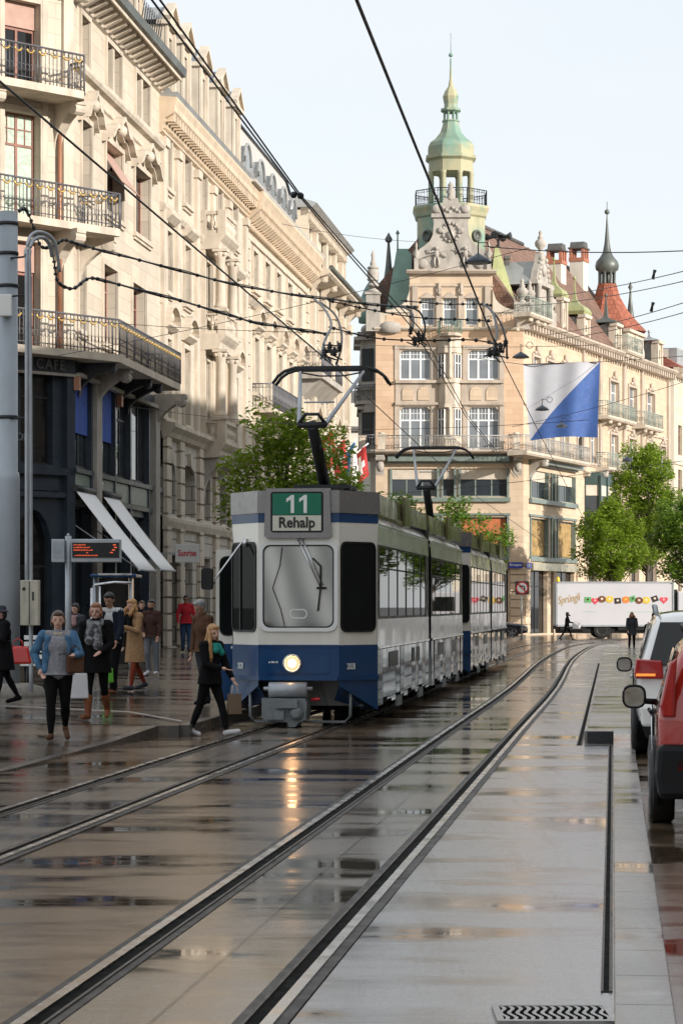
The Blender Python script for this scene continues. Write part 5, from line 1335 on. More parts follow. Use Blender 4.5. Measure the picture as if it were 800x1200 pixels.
def on_plane(mb, P0, ex, pts, t0, t1, en):
    """flat polygon solid on an upright plane: P0 origin (u,n), ex unit (u,n) along, en unit outward"""
    def q(x, z, t): return (P0[0]+ex[0]*x+en[0]*t, P0[1]+ex[1]*x+en[1]*t, z)
    n = len(pts); i = mb.V(*[q(x, z, t0) for x, z in pts], *[q(x, z, t1) for x, z in pts])
    for k in range(n): mb.face((i+k, i+(k+1) % n, i+n+(k+1) % n, i+n+k))
    mb.face(range(i+n-1, i-1, -1)); mb.face(range(i+n, i+2*n))
def ring_plane(mb, P0, ex, po, pi_, t0, t1, en):
    def q(x, z, t): return (P0[0]+ex[0]*x+en[0]*t, P0[1]+ex[1]*x+en[1]*t, z)
    n = len(po); i = mb.V(*[q(x,z,t1) for x,z in po], *[q(x,z,t1) for x,z in pi_], *[q(x,z,t0) for x,z in po], *[q(x,z,t0) for x,z in pi_])
    for k in range(n):
        j = (k+1) % n
        mb.face((i+k, i+j, i+n+j, i+n+k)); mb.face((i+k, i+j, i+2*n+j, i+2*n+k)); mb.face((i+n+k, i+n+j, i+3*n+j, i+3*n+k))
def tramcar(u0, ends, wins, first):
    """ends: (section start u, end u) of both sections; nose at u0"""
    nose = [(u0, -HW), (u0-.72, -.60), (u0-.72, .60), (u0, HW)]
    L1 = ends[-1][1]
    # nose body bands
    def band(z0, z1, m, name, o=0, hwf=0, zc0=None):
        mb = MB(TR); a = [(u0+.02, -HW-o), (u0-.72-o, -.60-o*.3), (u0-.72-o, .60+o*.3), (u0+.02, HW+o)]
        i = mb.V(*[(u, n, z0) for u, n in a], *[(u, n, z1) for u, n in a])
        for k in range(3): mb.face((i+k, i+k+1, i+k+5, i+k+4))
        mb.face((i+4, i+5, i+6, i+7)); mb.face((i, i+1, i+2, i+3))
        return mb.build(name, m, tram)
    band(1.22, 3.03, 'cream', 'front_body'); band(3.03, 3.17, 'tramblue', 'blue_stripe', .006); band(3.17, 3.5, 'tramgrey', 'roof_fascia', .03)
    mb = MB(TR)
    i = mb.V((u0-.72,-.6,.70),(u0-.72,.6,.70),(u0-.72,.6,1.22),(u0-.72,-.6,1.22)); mb.face((i,i+1,i+2,i+3))
    for s in (-1, 1):
        mb.quad((u0-.72,s*.6,.62),(u0,s*HW,.24),(u0,s*HW,1.22),(u0-.72,s*.6,1.22)); mb.quad((u0-.72,s*.6,.62),(u0-.5,s*.5,.4),(u0+.2,s*.9,.24),(u0,s*HW,.24))
    mb.prism([(u0-.78,-.58),(u0-.78,.58),(u0-.72,.6),(u0-.72,-.6)], .70, .76, 'z')
    for s in (-1, 1): mb.prism([(u0-.78,s*.58),(u0-.05,s*(HW+.03)),(u0,s*HW),(u0-.72,s*.6)], .70, .76, 'z')
    mb.box((u0-.735,-.46,.80), (u0-.72,.46,1.15)); mb.prism([(u0-.735,-.6),(u0-.735,.6),(u0-.72,.6),(u0-.72,-.6)], 1.19, 1.225, 'z')
    skirt = mb.build('front_skirt', 'tramblue', tram)
    # windscreen
    P0, ex, en = (u0-.72, 0), (0, 1), (-1, 0)
    mb = MB(TR); ring_plane(mb, P0, ex, rrect(-.585,.585,1.42,2.76,.14), rrect(-.53,.53,1.475,2.70,.11), -.01, .035, en); fr_ = mb.build('windscreen_frame', 'white', tram)
    mb = MB(TR); ring_plane(mb, P0, ex, rrect(-.53,.53,1.475,2.70,.11), rrect(-.51,.51,1.495,2.68,.10), -.01, .03, en); mb.build('windscreen_seal', 'rubber', fr_)
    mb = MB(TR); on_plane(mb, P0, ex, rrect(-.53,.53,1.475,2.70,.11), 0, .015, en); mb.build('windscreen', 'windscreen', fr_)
    # cheek windows
    for s in (-1, 1):
        A, B = Vector((u0-.72, s*.6)), Vector((u0, s*HW)); e = (B-A).normalized(); L = (B-A).length; nn = Vector((-e.y*s, e.x*s)); nn = nn if nn.x < 0 else -nn
        a, b = (.06, L-.09) if s > 0 else (.09, L-.04)
        mb = MB(TR); on_plane(mb, A, e, rrect(a, b, 1.44, 2.72, .09), 0, .012, nn); o = mb.build('cab_window', 'tramglass', tram)
        mb = MB(TR); ring_plane(mb, A, e, rrect(a-.03, b+.03, 1.41, 2.75, .11), rrect(a, b, 1.44, 2.72, .09), -.005, .022, nn); 
        if s < 0: on_plane(mb, A, e, [((a+b)/2+.08,1.44), ((a+b)/2+.12,1.44), ((a+b)/2+.12,2.7), ((a+b)/2+.08,2.7)], 0, .03, nn)
        mb.build('window_seal', 'rubber', o)
        pt = A+e*(.26 if s > 0 else .58)+nn*.012
        if first: put_text('2028', .13, 'dest_num', tram, TR.p(pt.x, pt.y, .90)-ORG[tram.name], (TR.p(e.x*s, e.y*s, 0)-TR.p(0,0,0)), ext=.002, sx=.72, name='fleet_number')
    if first:
        mb = MB(TR); on_plane(mb, P0, ex, [(-.50,2.84),(.50,2.84),(.47,2.80),(-.47,2.80)], 0, .10, en)
        on_plane(mb, P0, ex, [(-.50,2.84),(.50,2.84),(.47,3.53),(-.47,3.53)], -.02, .10, en); box_ = mb.build('destination_box', 'tramgrey', tram)
        mb = MB(TR); on_plane(mb, P0, ex, rrect(-.40,.38,2.88,3.48,.04), .09, .108, en); mb.build('destination_rim', 'rubber', box_)
        mb = MB(TR); on_plane(mb, P0, ex, [(-.37,3.14),(.35,3.14),(.35,3.455),(-.37,3.455)], .10, .114, en); mb.build('number_band', 'dest_green', box_)
        mb = MB(TR); on_plane(mb, P0, ex, [(-.37,2.905),(.35,2.905),(.35,3.13),(-.37,3.13)], .10, .114, en); mb.build('destination_band', 'dest_white', box_)
        X = (TR.n.x, TR.n.y, 0)
        d1 = MB(TR)
        for xo in (-.135, .055):
            on_plane(d1, P0, ex, [(xo+.035,3.165),(xo+.085,3.165),(xo+.085,3.43),(xo+.045,3.43),(xo-.03,3.375),(xo-.03,3.325),(xo+.035,3.365)], .114, .118, en)
        d1.build('lettering', 'dest_num', box_)
        for tx, sz, z, m, sx, bo in (('Rehalp', .215, 3.02, 'dest_black', .93, .006),):
            o = put_text(tx, sz, m, box_, TR.p(u0-.72-.118, -.01, z)-ORG[tram.name], X, ext=.002, sx=sx, bold=bo)
    else:
        mb = MB(TR); on_plane(mb, P0, ex, [(-.46,2.84),(.46,2.84),(.44,3.5),(-.44,3.5)], -.02, .08, en); mb.build('destination_box', 'tramgrey', tram)
    # headlamp, wipers, coupler, lifeguard
    hz = .95; c = (u0-.72, -.09, hz)
    mb = MB(TR); mb.lathe([(.135,-.0),(.14,.05),(.115,.055),(.105,.02)], (0,0,0), 20, cap=False); 
    mb.v = [Vector((c[0]-v.z, c[1]+v.x, c[2]+v.y)) for v in mb.v]; hl = mb.build('headlamp_ring', 'lamp_ring', tram)
    mb = MB(TR); mb.lathe([(.112,.015),(.10,.035),(.06,.045),(.0,.05)], (0,0,0), 18, cap=False); mb.v = [Vector((c[0]-v.z, c[1]+v.x, c[2]+v.y)) for v in mb.v]; mb.build('headlamp', 'lamp_soft' if first else 'glass', hl)
    if first: mb = MB(TR); mb.lathe([(.052,.046),(.05,.056),(.0,.06)], (0,0,0), 14, cap=False); mb.v = [Vector((c[0]-v.z, c[1]+v.x, c[2]+v.y)) for v in mb.v]; mb.build('bulb', 'lamp_on', hl)
    if first:
        f = u0-.72-.06
        mb = MB(TR); mb.tube([(f,.0,2.78),(f,.0,2.84)], .03, 6); mb.tube([(f,.06,2.78),(f,.06,2.84)], .03, 6); mb.tube([(f,.0,2.78),(f-.02,.33,2.08)], .011, 5); mb.tube([(f,.06,2.78),(f-.02,.37,2.10)], .011, 5)
        wp = mb.build('wiper_arm', 'silver', tram)
        mb = MB(TR); mb.tube([(f-.02,.22,2.50),(f-.03,.34,2.38),(f-.03,.34,2.08),(f-.03,.30,1.72)], .014, 5); mb.prism([(f-.04,.28),(f-.04,.42),(f,.35)], 2.04, 2.08, 'z'); mb.build('wiper_blade', 'rubber', wp)
        mb = MB(TR); mb.tube([(f+.02,-.24,2.66),(f+.02,-.27,2.40),(f+.02,-.38,2.06),(f+.02,-.26,1.75),(f+.02,-.20,1.5)], .007, 5); mb.build('wiper_blade', 'rubber', tram)  # thin dark curve drawn in place of the wiper's reflection
        mb = MB(TR); ring_plane(mb, (f+.045,0), (0,1), rrect(-.13,.13,1.61,1.75,.06), rrect(-.115,.115,1.625,1.735,.05), 0, .006, (-1,0)); mb.build('windscreen_sticker', 'dest_num', tram)
        mb = MB(TR); 
        for k, x in enumerate((-.43,-.39,-.36,-.32)): mb.box((u0-.742, x-.012, .955), (u0-.735, x+.014, .975+.008*(k%2)))
        mb.build('emblem', 'dest_num', tram)
        for s in (-1,): pass
    mb = MB(TR); f = u0-.78
    mb.tube([(f-.05,-.42,.56),(f-.05,.14,.56)], .115, 12); mb.tube([(f-.05,-.5,.58),(f-.05,.22,.58)], .03, 6)
    mb.prism([(-.55,.42),(.16,.42),(.16,.15),(.08,.15),(.08,.08),(-.44,.08),(-.55,.2)], f-.12, f+.3, 'u') if False else None
    cp = MB(TR); on_plane(cp, (f,0), (0,1), [(-.52,.44),(.12,.44),(.15,.36),(.13,.12),(.02,.08),(-.02,.02),(-.12,.02),(-.14,.09),(-.46,.10),(-.52,.16)], -.35, .14, (-1,0))
    cp.box((f-.24,-.30,.30), (f-.14,.02,.42)); cp.box((f-.22,-.44,.13), (f-.14,-.18,.26)); cp.lathe([(.0,0),(.10,0),(.10,.06),(.05,.1)], (0,0,0), 12)
    n_ = len(cp.v)-48
    cp.v[n_:] = [Vector((f-.14-v.z, .0+v.x, .22+v.y)) for v in cp.v[n_:]]
    mb.build('coupler_buffer', 'greymetal', tram); cp.build('coupler', 'couplergrey', tram)
    mb = MB(TR); g0 = u0-.45; mb.tube([(g0,-.76,.55),(g0,-.76,.16),(g0-.02,-.68,.08),(g0-.02,.66,.08),(g0,.74,.16),(g0,.74,.55)], .022, 6); mb.build('lifeguard', 'couplergrey', tram)
    if first: mb = MB(TR); mb.tube([(f-.02,.2,.42),(f-.05,.33,.43)], .022, 6); mb.build('red_handle', 'red_sign', tram)
    # sections
    for si, (a, b) in enumerate(ends):
        mb = MB(TR)
        for s in (-1, 1):
            mb.quad((a,s*HW,1.16),(b,s*HW,1.16),(b,s*HW,1.60),(a,s*HW,1.60)); mb.quad((a,s*HW,2.72),(b,s*HW,2.72),(b,s*(HW-.02),3.02),(a,s*(HW-.02),3.02)); mb.quad((a,s*(HW-.02),3.02),(b,s*(HW-.02),3.02),(b,s*(HW-.12),3.16),(a,s*(HW-.12),3.16))
        mb.quad((a,-HW+.1,3.16),(b,-HW+.1,3.16),(b,HW-.1,3.16),(a,HW-.1,3.16)); mb.quad((b,-HW,.3),(b,HW,.3),(b,HW-.1,3.1),(b,-HW+.1,3.1))
        mb.quad((a,-HW,.3),(a,HW,.3),(a,HW-.1,3.1),(a,-HW+.1,3.1))
        mb.build('side_body', 'tramside', tram)
        mb = MB(TR)
        for s in (-1, 1):
            k = max(1, round((b-a)/.72)); st = (b-a)/k
            for j in range(k):
                x0, x1 = a+st*j+.014, a+st*(j+1)-.014; zb0 = .30+.05*((j*5) % 3); jt = [rnd.uniform(-.006,.006) for _ in range(4)]
                i = mb.V((x0,s*(HW+.003+jt[0]),zb0),(x1,s*(HW+.003+jt[1]),zb0),(x1,s*(HW+.003+jt[1]+jt[2]),1.14),(x0,s*(HW+.003+jt[0]+jt[2]),1.14),(x0,s*(HW-.02),zb0),(x1,s*(HW-.02),zb0),(x1,s*(HW-.02),1.14),(x0,s*(HW-.02),1.14))
                for f_ in ((0,1,2,3),(4,7,6,5),(0,4,5,1),(3,2,6,7),(0,3,7,4),(1,5,6,2)): mb.face([i+q_ for q_ in f_])
        mb.build('lower_panels', 'tramlow', tram)
        for t0 in (.18, .62):
            mb = MB(TR); x0 = a+(b-a)*t0; mb.box((x0,HW+.004,.84),(x0+1.5,HW+.010,1.08)); mb.build('lower_glass', 'rubber', tram)
            mb = MB(TR); x0 = a+(b-a)*(t0+.14); mb.box((x0,HW-.02,.18),(x0+.9,HW+.008,.34)); mb.build('door_step', 'couplergrey', tram)
        mb = MB(TR); mb.box((a,-HW+.05,.3), (b,HW-.05,1.15)); mb.box((a,-HW+.03,1.1),(b,HW-.03,1.17)); mb.build('underframe', 'dark_under', tram)
        mb = MB(TR)
        for s in (-1, 1): mb.box((a+.02,s*(HW+.004),1.155),(b-.02,s*(HW+.025),1.19)); mb.box((a+.02,s*(HW+.001),3.01),(b-.02,s*(HW+.012),3.03))
        mb.build('rubbing_strip', 'silver', tram)
        ws_ = wins[si]
        mb = MB(TR)
        for s in (-1, 1): mb.box((ws_[0][0]-.05,s*(HW-.03),1.60), (ws_[-1][1]+.05,s*(HW-.012),2.72))
        for s in (-1, 1):
            mb.quad((a,s*HW,1.6),(ws_[0][0]-.05,s*HW,1.6),(ws_[0][0]-.05,s*HW,2.72),(a,s*HW,2.72)); mb.quad((b,s*HW,1.6),(ws_[-1][1]+.05,s*HW,1.6),(ws_[-1][1]+.05,s*HW,2.72),(b,s*HW,2.72))
        o = mb.build('window_band', 'rubber', tram)
        for (x0, x1) in ws_:
            for s in (-1, 1):
                g = MB(TR); on_plane(g, (x0, s*(HW-.012)), (1,0), rrect(.03,x1-x0-.03,1.64,2.69,.06), 0, .008, (0,s)); wo = g.build('side_window', 'tramglass', tram)
                f2 = MB(TR); f2.box((x0+.03,s*(HW-.01),2.36),(x1-.03,s*(HW+.004),2.385)); f2.build('window_bar', 'rubber', wo)
        mb = MB(TR)     # roof shroud panels
        k = max(2, round((b-a)/1.5)); st = (b-a)/k
        for s in (-1, 1):
            for j in range(k):
                x0, x1 = a+st*j+.01, a+st*(j+1)-.01
                i = mb.V((x0,s*(HW-.03),3.2),(x1,s*(HW-.03),3.2),(x1,s*(HW-.05),3.50),(x0,s*(HW-.05),3.50),(x0,s*(HW-.08),3.2),(x1,s*(HW-.08),3.2),(x1,s*(HW-.15),3.50),(x0,s*(HW-.15),3.50))
                for f_ in ((0,1,2,3),(4,7,6,5),(3,2,6,7),(0,3,7,4),(1,5,6,2),(0,4,5,1)): mb.face([i+q for q in f_])
        mb.build('roof_shroud', 'shroud', tram)
        mb = MB(TR)
        for t in (.45,):
            for s in (-1, 1): mb.box((a+(b-a)*t,s*(HW-.02),3.12),(a+(b-a)*t+1.0,s*(HW+.03),3.6))
        mb.box((a+1.0,-.7,3.16),(a+3.0,.7,3.5)); mb.box((a+(b-a)*.6,-.6,3.16),(b-1.0,.6,3.48))
        mb.build('roof_equipment', 'shroud', tram)
        mb = MB(TR)
        for uu in (a+1.9, b-1.6):
            for s in (-1, 1):
                for du in (-.85,.85): mb.lathe([(.0,-.05),(.31,-.05),(.31,.05),(.0,.05)], (uu+du, s*.5, .31), 18, False, axis='y')
            mb.box((uu-1.1,-.6,.2),(uu+1.1,.6,.5))
        mb.build('bogie', 'dark_under', tram)
    for (a, b), (c_, d_) in zip(ends, ends[1:]):
        mb = MB(TR)
        for j in range(5):
            x0 = b+(c_-b)*j/5; mb.box((x0,-HW+.04,.5),(x0+(c_-b)*.12,HW-.04,3.3)); 
        mb.box((b,-HW+.1,.5),(c_,HW-.1,3.22)); mb.build('bellows', 'bellows', tram)
    mb = MB(TR); mb.box((u0-.6,-.7,3.17),(L1,.7,3.2)); mb.build('roof', 'tramgrey', tram)
    # pantograph
    ub = u0+2.6
    mb = MB(TR); 
    for s in (-1, 1):
        for du in (-.4,.4): mb.lathe([(.06,3.48),(.09,3.52),(.06,3.56),(.09,3.6),(.05,3.68)], (ub+du,s*.4,0), 8)
    mb.box((ub-.5,-.45,3.66),(ub+.5,.45,3.72)); pg = mb.build('pantograph_base', 'darkmetal', tram)
    hu, hz_ = u0+.85, 4.58
    mb = MB(TR); mb.tube([(ub-.1,.0,3.7),(hu,0,hz_)], .10, 8, r2=.085); mb.tube([(hu,-.22,hz_),(hu,.22,hz_)], .05, 8); mb.tube([(ub+.3,.0,3.7),(hu+.3,.1,hz_-.3)], .025, 6); mb.build('lower_arm', 'darkmetal', pg)
    mb = MB(TR); tu, tz = u0+3.4, 5.62
    mb.tube([(hu,-.2,hz_),(tu,-.52,tz)], .038, 8, r2=.025); mb.tube([(hu,.2,hz_),(tu,.52,tz)], .038, 8, r2=.025); mb.tube([(hu+.9,-.24,hz_+.42),(hu+.9,.24,hz_+.42)], .015, 6) 
    mb.build('upper_arm', 'greymetal', pg)
    mb = MB(TR)
    for du in (-.18,.18):
        P = [(-.95,-.22),(-.86,-.10),(-.75,-.02),(-.62,.02),(.62,.02),(.75,-.02),(.86,-.10),(.95,-.24)]
        mb.tube([(tu+du, n, tz+z+.03) for n, z in P], .028, 6)
        mb.box((tu+du-.035,-.6,tz+.03),(tu+du+.035,.6,tz+.085))
    mb.tube([(tu,-.52,tz),(tu,-.2,tz-.06),(tu,.2,tz-.06),(tu,.52,tz)], .014, 6)
    mb.tube([(hu,-.22,hz_),(hu-.05,-.1,hz_+.16),(hu-.05,.1,hz_+.16),(hu,.22,hz_)], .03, 6)
    mb.build('collector_head', 'darkmetal', pg)
M['couplergrey'] = plain('grey_coupler_casting', (.20,.22,.23), .55, .2, var=.1, dirt=.4, scale=5)
uA = lambda px: TR.u(px, HW)
def pxs(*p): return [(uA(a), uA(b)) for a, b in p]
tramcar(0, [(.0, uA(502)), (uA(505), uA(541.5))], [pxs((445,455),(456,465),(466.5,475),(476.5,484),(485,492),(493.5,498)), pxs((505.8,509.5),(510,516),(516.5,522),(522.5,527.5),(528,533),(533.5,538.5))], True)
u2 = uA(551)
tramcar(u2, [(u2, uA(574.5)), (uA(576), uA(593))], [pxs((552.3,555.5),(556,559),(559.5,562.5),(563,566),(566.5,569.5),(570,573)), pxs((577,579.5),(580,582.5),(583,585.5),(586,588.3),(588.8,591))], False)
# open front door leaf, mirror
mb = MB(TR); P0, ex, en = (.55,-HW), (-.1,-.995), (-.995,.1)
on_plane(mb, P0, ex, rrect(.0,.34,1.22,2.66,.02), -.02, .02, en); dr = mb.build('door', 'cream', tram)
mb = MB(TR); on_plane(mb, P0, ex, rrect(.04,.27,1.36,2.54,.10), .02, .03, en); mb.build('door_window', 'tramglass', dr)

mb = MB(TR); ring_plane(mb, P0, ex, rrect(.025,.285,1.34,2.56,.11), rrect(.04,.27,1.36,2.54,.10), .01, .035, en); mb.build('door_seal', 'rubber', dr)
mb = MB(TR); on_plane(mb, P0, ex, [(0,.35),(.34,.35),(.34,1.22),(0,1.22)], -.02, .02, en); mb.build('door_skirt', 'tramblue', dr)
mb = MB(TR); mb.tube([(-.42,-.84,2.70),(-.42,-.90,2.74),(-.5,-1.28,2.20),(-.5,-1.36,2.16)], .016, 6); mb.tube([(-.42,-.84,2.68),(-.42,-.84,2.8)], .03, 6); o = mb.build('mirror_arm', 'silver', tram)
mb = MB(TR); on_plane(mb, (-.5,-1.40), (0,1), rrect(-.085,.085,2.04,2.36,.04), -.05, .05, (-1,0)); mb.build('mirror', 'rubber', o)
# ================================================================ rows of houses beside and behind the camera that shade the street and fill reflections
def plain_row(label, fr, u0, u1, h, wallm, side):
    t = thing('street_house', label, 'building', fr.p((u0+u1)/2, 0, 0), 'houses along the near street')
    n = int((u1-u0)/4.2); st = (u1-u0)/n
    ops = [(u0+st*(k+.5)-.7, u0+st*(k+.5)+.7, z, z+2.3) for k in range(n) for z in (5.6, 9.3, 13.0, 16.7) if z+3 < h]
    lo = [(u0+st*(k+.5)-1.4, u0+st*(k+.5)+1.4, .3, 4.0) for k in range(n)]
    mb = MB(fr); facade(mb, u0, u1, 0, h, ops+lo, .3); mb.quad((u0,0,0),(u0,-14,0),(u0,-14,h),(u0,0,h)); mb.quad((u1,0,0),(u1,-14,0),(u1,-14,h),(u1,0,h)); mb.build('wall', wallm, t)
    g = MB(fr); g.box((u0+.1,-13.9,.1), (u1-.1,-.28,h-.1)); g.build('interior', 'glass', t)
    c = MB(fr); cornice(c, u0-.2, u1+.2, h-.5, [(0,0),(.3,.1),(.8,.4),(.8,.6),(0,.8)]); cornice(c, u0, u1, 4.6, [(0,0),(.3,.1),(.3,.4),(0,.5)]); c.build('cornice', 'trim', t)
    c = MB(fr); c.prism([(.6,h+.3),(-4,h+3.4),(-10,h+3.4),(-14,h)], u0-.2, u1+.2, 'u'); c.build('roof', 'slate', t)
RF = Frame((13.0, 0), (.115, 1), -1)
plain_row('tall limestone house row on the right side of the street out of frame', RF, -10, 96, 18.6, 'stone_b', 1)
LF2 = Frame((-16.5, 0), (.115, 1))
BF = Frame((-26, -75), (1, 0), -1)
plain_row('limestone house closing the street behind the camera', BF, 0, 34, 15, 'stone_b', 1)  # unseen house, added so the tram front has something to reflect
# ================================================================ trees
def leafmat(name, a, b_, trans=.35):
    m, nt, b = new_mat(name)
    geo = nt.nodes.new('ShaderNodeNewGeometry'); rp = ramp(nt, geo.outputs['Random Per Island'], [(0, a), (1, b_)])
    nt.links.new(rp, b.inputs['Base Color']); b.inputs['Roughness'].default_value = .5; b.inputs['Specular IOR Level'].default_value = .3
    tl = nt.nodes.new('ShaderNodeBsdfTranslucent'); nt.links.new(mixc(nt, .5, rp, (.25,.38,.03)), tl.inputs[0])
    mx = nt.nodes.new('ShaderNodeMixShader'); mx.inputs[0].default_value = trans
    out = [n for n in nt.nodes if n.type == 'OUTPUT_MATERIAL'][0]
    nt.links.new(b.outputs[0], mx.inputs[1]); nt.links.new(tl.outputs[0], mx.inputs[2]); nt.links.new(mx.outputs[0], out.inputs[0]); return m
M['leaf'] = leafmat('fresh_leaf', (.08,.17,.018), (.16,.26,.035))
M['leaf_dark'] = leafmat('dark_leaf', (.03,.07,.012), (.06,.12,.02), .25)
M['leaf_y'] = leafmat('yellow_green_leaf', (.17,.27,.025), (.27,.36,.045), .5)
M['bark'] = plain('grey_brown_bark', (.09,.075,.06), .9, var=.3, scale=6, bmp=.5)
def tree(label, x, y, z0, ztop, zlow, rx, seed, leaf='leaf', dens=1.0, lsize=.13, sparse=0, nclump=60, group='street trees', ry=None, lean=0):
    q = random.Random(seed); t = local_thing('tree', label, 'tree', (x, y, z0), group)
    ztop -= z0; zlow -= z0; ry = ry or rx; cz = (ztop+zlow)/2; hz = (ztop-zlow)/2
    clumps = []
    for k in range(nclump):
        while True:
            v = Vector((q.uniform(-1,1), q.uniform(-1,1), q.uniform(-1,1)))
            if .35 < v.length < 1: break
        if v.z > 0: f_ = 1-.35*v.z
        else: f_ = 1
        c = Vector((v.x*rx*f_*.9+lean*v.z, v.y*ry*f_*.9, cz+v.z*hz*.9)); clumps.append((c, q.uniform(.5, 1.0)*rx*.30))
    tb_ = MB(); top = Vector((lean*.5, 0, zlow+hz*1.3)); r0 = max(.09, rx*.055)
    tb_.tube([(0,0,-.05), (.02,0,zlow*.5), (.05,.02,zlow+.2), top], [r0*1.25, r0, r0*.8, r0*.25], 9)
    tb_.build('trunk', 'bark', t)
    br = MB()
    for i, (c, r_) in enumerate(clumps):
        if i % 2: continue
        s = Vector((0.03,0, zlow*.85+(c.z-zlow*.85)*q.uniform(.1,.45)))
        s.z = min(max(s.z, zlow*.7), top.z); m_ = (s+c)/2+Vector((q.uniform(-.2,.2), q.uniform(-.2,.2), -.15*rx*.5))
        br.tube([s, m_, c], [r0*.4, r0*.22, r0*.08], 5, cap=False)
    br.build('branches', 'bark', t)
    lf = MB()
    for c, r_ in clumps:
        n = int(110*dens*2.9*(r_/(rx*.30))**1.5*(rx/2.5)**1.3)
        for k in range(n):
            v = Vector((q.gauss(0,1), q.gauss(0,1), q.gauss(0,.75))); v *= r_*q.random()**.35/max(v.length, .01)
            p = c+v; s = lsize*q.uniform(.6, 1.3)
            a = Vector((q.uniform(-1,1), q.uniform(-1,1), q.uniform(-.5,.5))).normalized(); b_ = a.cross(Vector((q.uniform(-.7,.7), q.uniform(-.7,.7), 1))).normalized()
            i = lf.V(p-a*s*.6, p-b_*s*.38+a*s*.1, p+a*s*.75, p+b_*s*.38+a*s*.05); lf.face((i, i+1, i+2, i+3))
    lf.build('crown', leaf, t)
    return t
tree('fresh green tree behind the tram cab, against the cream house fronts', -1.9, 88, .3, 8.9, 3.6, 2.7, 5, 'leaf_y', .55, .17)
tree('low sparse tree with red tinged leaves in front of the swiss flags', 2.0, 106, .2, 6.9, 3.2, 2.0, 6, 'leaf', .7, .15, nclump=36)
tree('thin young tree whose top shows over the second tram car', 5.6, 120, .1, 6.9, 3.0, 2.4, 7, 'leaf', .7, .15, nclump=36)
tree('low bushy lime green tree just above the truck box', 15.6, 149, 0, 8.0, 2.9, 2.4, 8, 'leaf_y', 1.0, .16, nclump=80)
tree('tall lime green tree in front of the cream wing with balconies', 18.6, 156, 0, 12.4, 4.0, 2.7, 9, 'leaf_y', .95, .17, nclump=90)
tree('dark green tree at the right photo edge behind the cars', 17.6, 128, 0, 8.6, 2.4, 2.3, 10, 'leaf', 1.1, .15, nclump=85)
tree('leafy tree just outside the left edge, a few leaves beside the grey pole', -8.6, 58, .3, 6.0, 3.9, 1.15, 12, 'leaf', 1.0, .12, nclump=30)
for i, (x, y, h_, r_, l_) in enumerate(((22.5,128,11.5,3.6,'leaf_y'), (21.4,114,10.5,3.6,'leaf_y'), (19.4,101,10.5,3.6,'leaf_y'), (17.2,86,9.5,3.0,'leaf'), (14.6,68,9.5,3.0,'leaf_dark'))):
    tree(('wide pale green', 'wide mid green', 'round mid green', 'smaller mid green', 'dark')[i]+' street tree right of the parked cars out of frame', x, y, 0, h_, .9, r_, 20+i, l_, .55, .30, nclump=50, group='trees lining the right pavement')

def hedge(label, a, b, h_, w_, seed):
    q = random.Random(seed); a, b = Vector(a), Vector(b); L = (b-a).length; d = (b-a).normalized(); n_ = Vector((d.y, -d.x))
    t = local_thing('hedge', label, 'hedge', (a.x, a.y, 0), None); lf = MB()
    for k in range(int(L*170)):
        u, z = q.uniform(0, L), q.uniform(.1, h_+.25*math.sin(k)); v = q.choice((-1, 1))*w_*q.uniform(.75, 1.05)
        c = d*u+n_*v; p = Vector((c.x, c.y, z)); s = .22*q.uniform(.6, 1.3); e = Vector((q.uniform(-1,1), q.uniform(-1,1), q.uniform(-.7,.7))).normalized(); f_ = e.cross(Vector((q.uniform(-.7,.7), q.uniform(-.7,.7), 1))).normalized()
        i = lf.V(p-e*s*.6, p-f_*s*.4, p+e*s*.7, p+f_*s*.4); lf.face((i,i+1,i+2,i+3))
    lf.build('foliage', 'leaf', t)
    c = MB(); e0, e1 = n_*w_*.7, d*L; c.prism([(e0.x,e0.y),((e0+e1).x,(e0+e1).y),((e1-e0).x,(e1-e0).y),(-e0.x,-e0.y)], 0, h_-.2, 'z'); c.build('stems', 'leaf_dark', t)
# ================================================================ poles, cables, lamps
def wire(label, pts, r=.012, m='cable', sag=0, name='overhead_wire', group='overhead wires', n=10, cat='wire'):
    P = []
    for (a, b) in zip(pts, pts[1:]):
        a, b = Vector(a), Vector(b)
        for k in range(n): t = k/n; p = a.lerp(b, t); p.z -= sag*4*t*(1-t); P.append(p)
    P.append(Vector(pts[-1])); mb = MB(); mb.tube(P, r, 5)
    return tag(mb.build(name, m), label, cat, group)
M['cable'] = plain('black_cable', (.02,.02,.022), .5)
M['cablegrey'] = plain('grey_cable', (.17,.19,.20), .45)
Y0 = 50.0
J1, J2, J3 = at(390, 428, 42.0), at(488, 392, Y0), at(583, 408, 46.0)
wire('contact wire over the tram, dropping from the upper left edge to the raised pantograph', [at(-60, 42, 20), at(0, 95, 22), J1], .012)
wire('contact wire running on from the first pantograph towards the far junction', [J1, at(490, 521, 64), at(560, 583, 92), at(700, 680, 180)], .010)
wire('thick contact wire from the top middle of the sky down to the right hand junction', [at(405, -40, 18.2), at(418, 0, 19.3), at(583, 410, 46)], .015)
wire('contact wire behind the right hand junction crossing the orange facade', [at(583, 410, 46), at(632, 508, 68), at(690, 620, 130)], .010)
for i, (xa, xb, l) in enumerate(((176, 348, 'left one of the two parallel feeder wires crossing the sky to the middle junction'), (186, 352, 'right one of the two parallel feeder wires crossing the sky to the middle junction'))):
    wire(l, [at(xa-8, -14, 22), at(xb, 226+2*i, 33), at(410+4*i, 300, 39), at(484+8*i, 385, Y0), at(545+3*i, 487, 72), at(603+4*i, 560, 110)], .011)
for x, y in ((344, 228), (352, 229)):
    mb = MB(); p = at(x, y, 33); mb.ball(p, .045, 8, 6); tag(mb.build('wire_clamp', 'darkmetal'), ('left' if x < 348 else 'right')+' round clamp on the twin feeder wires before the pale roof', 'clamp', 'wire clamps')
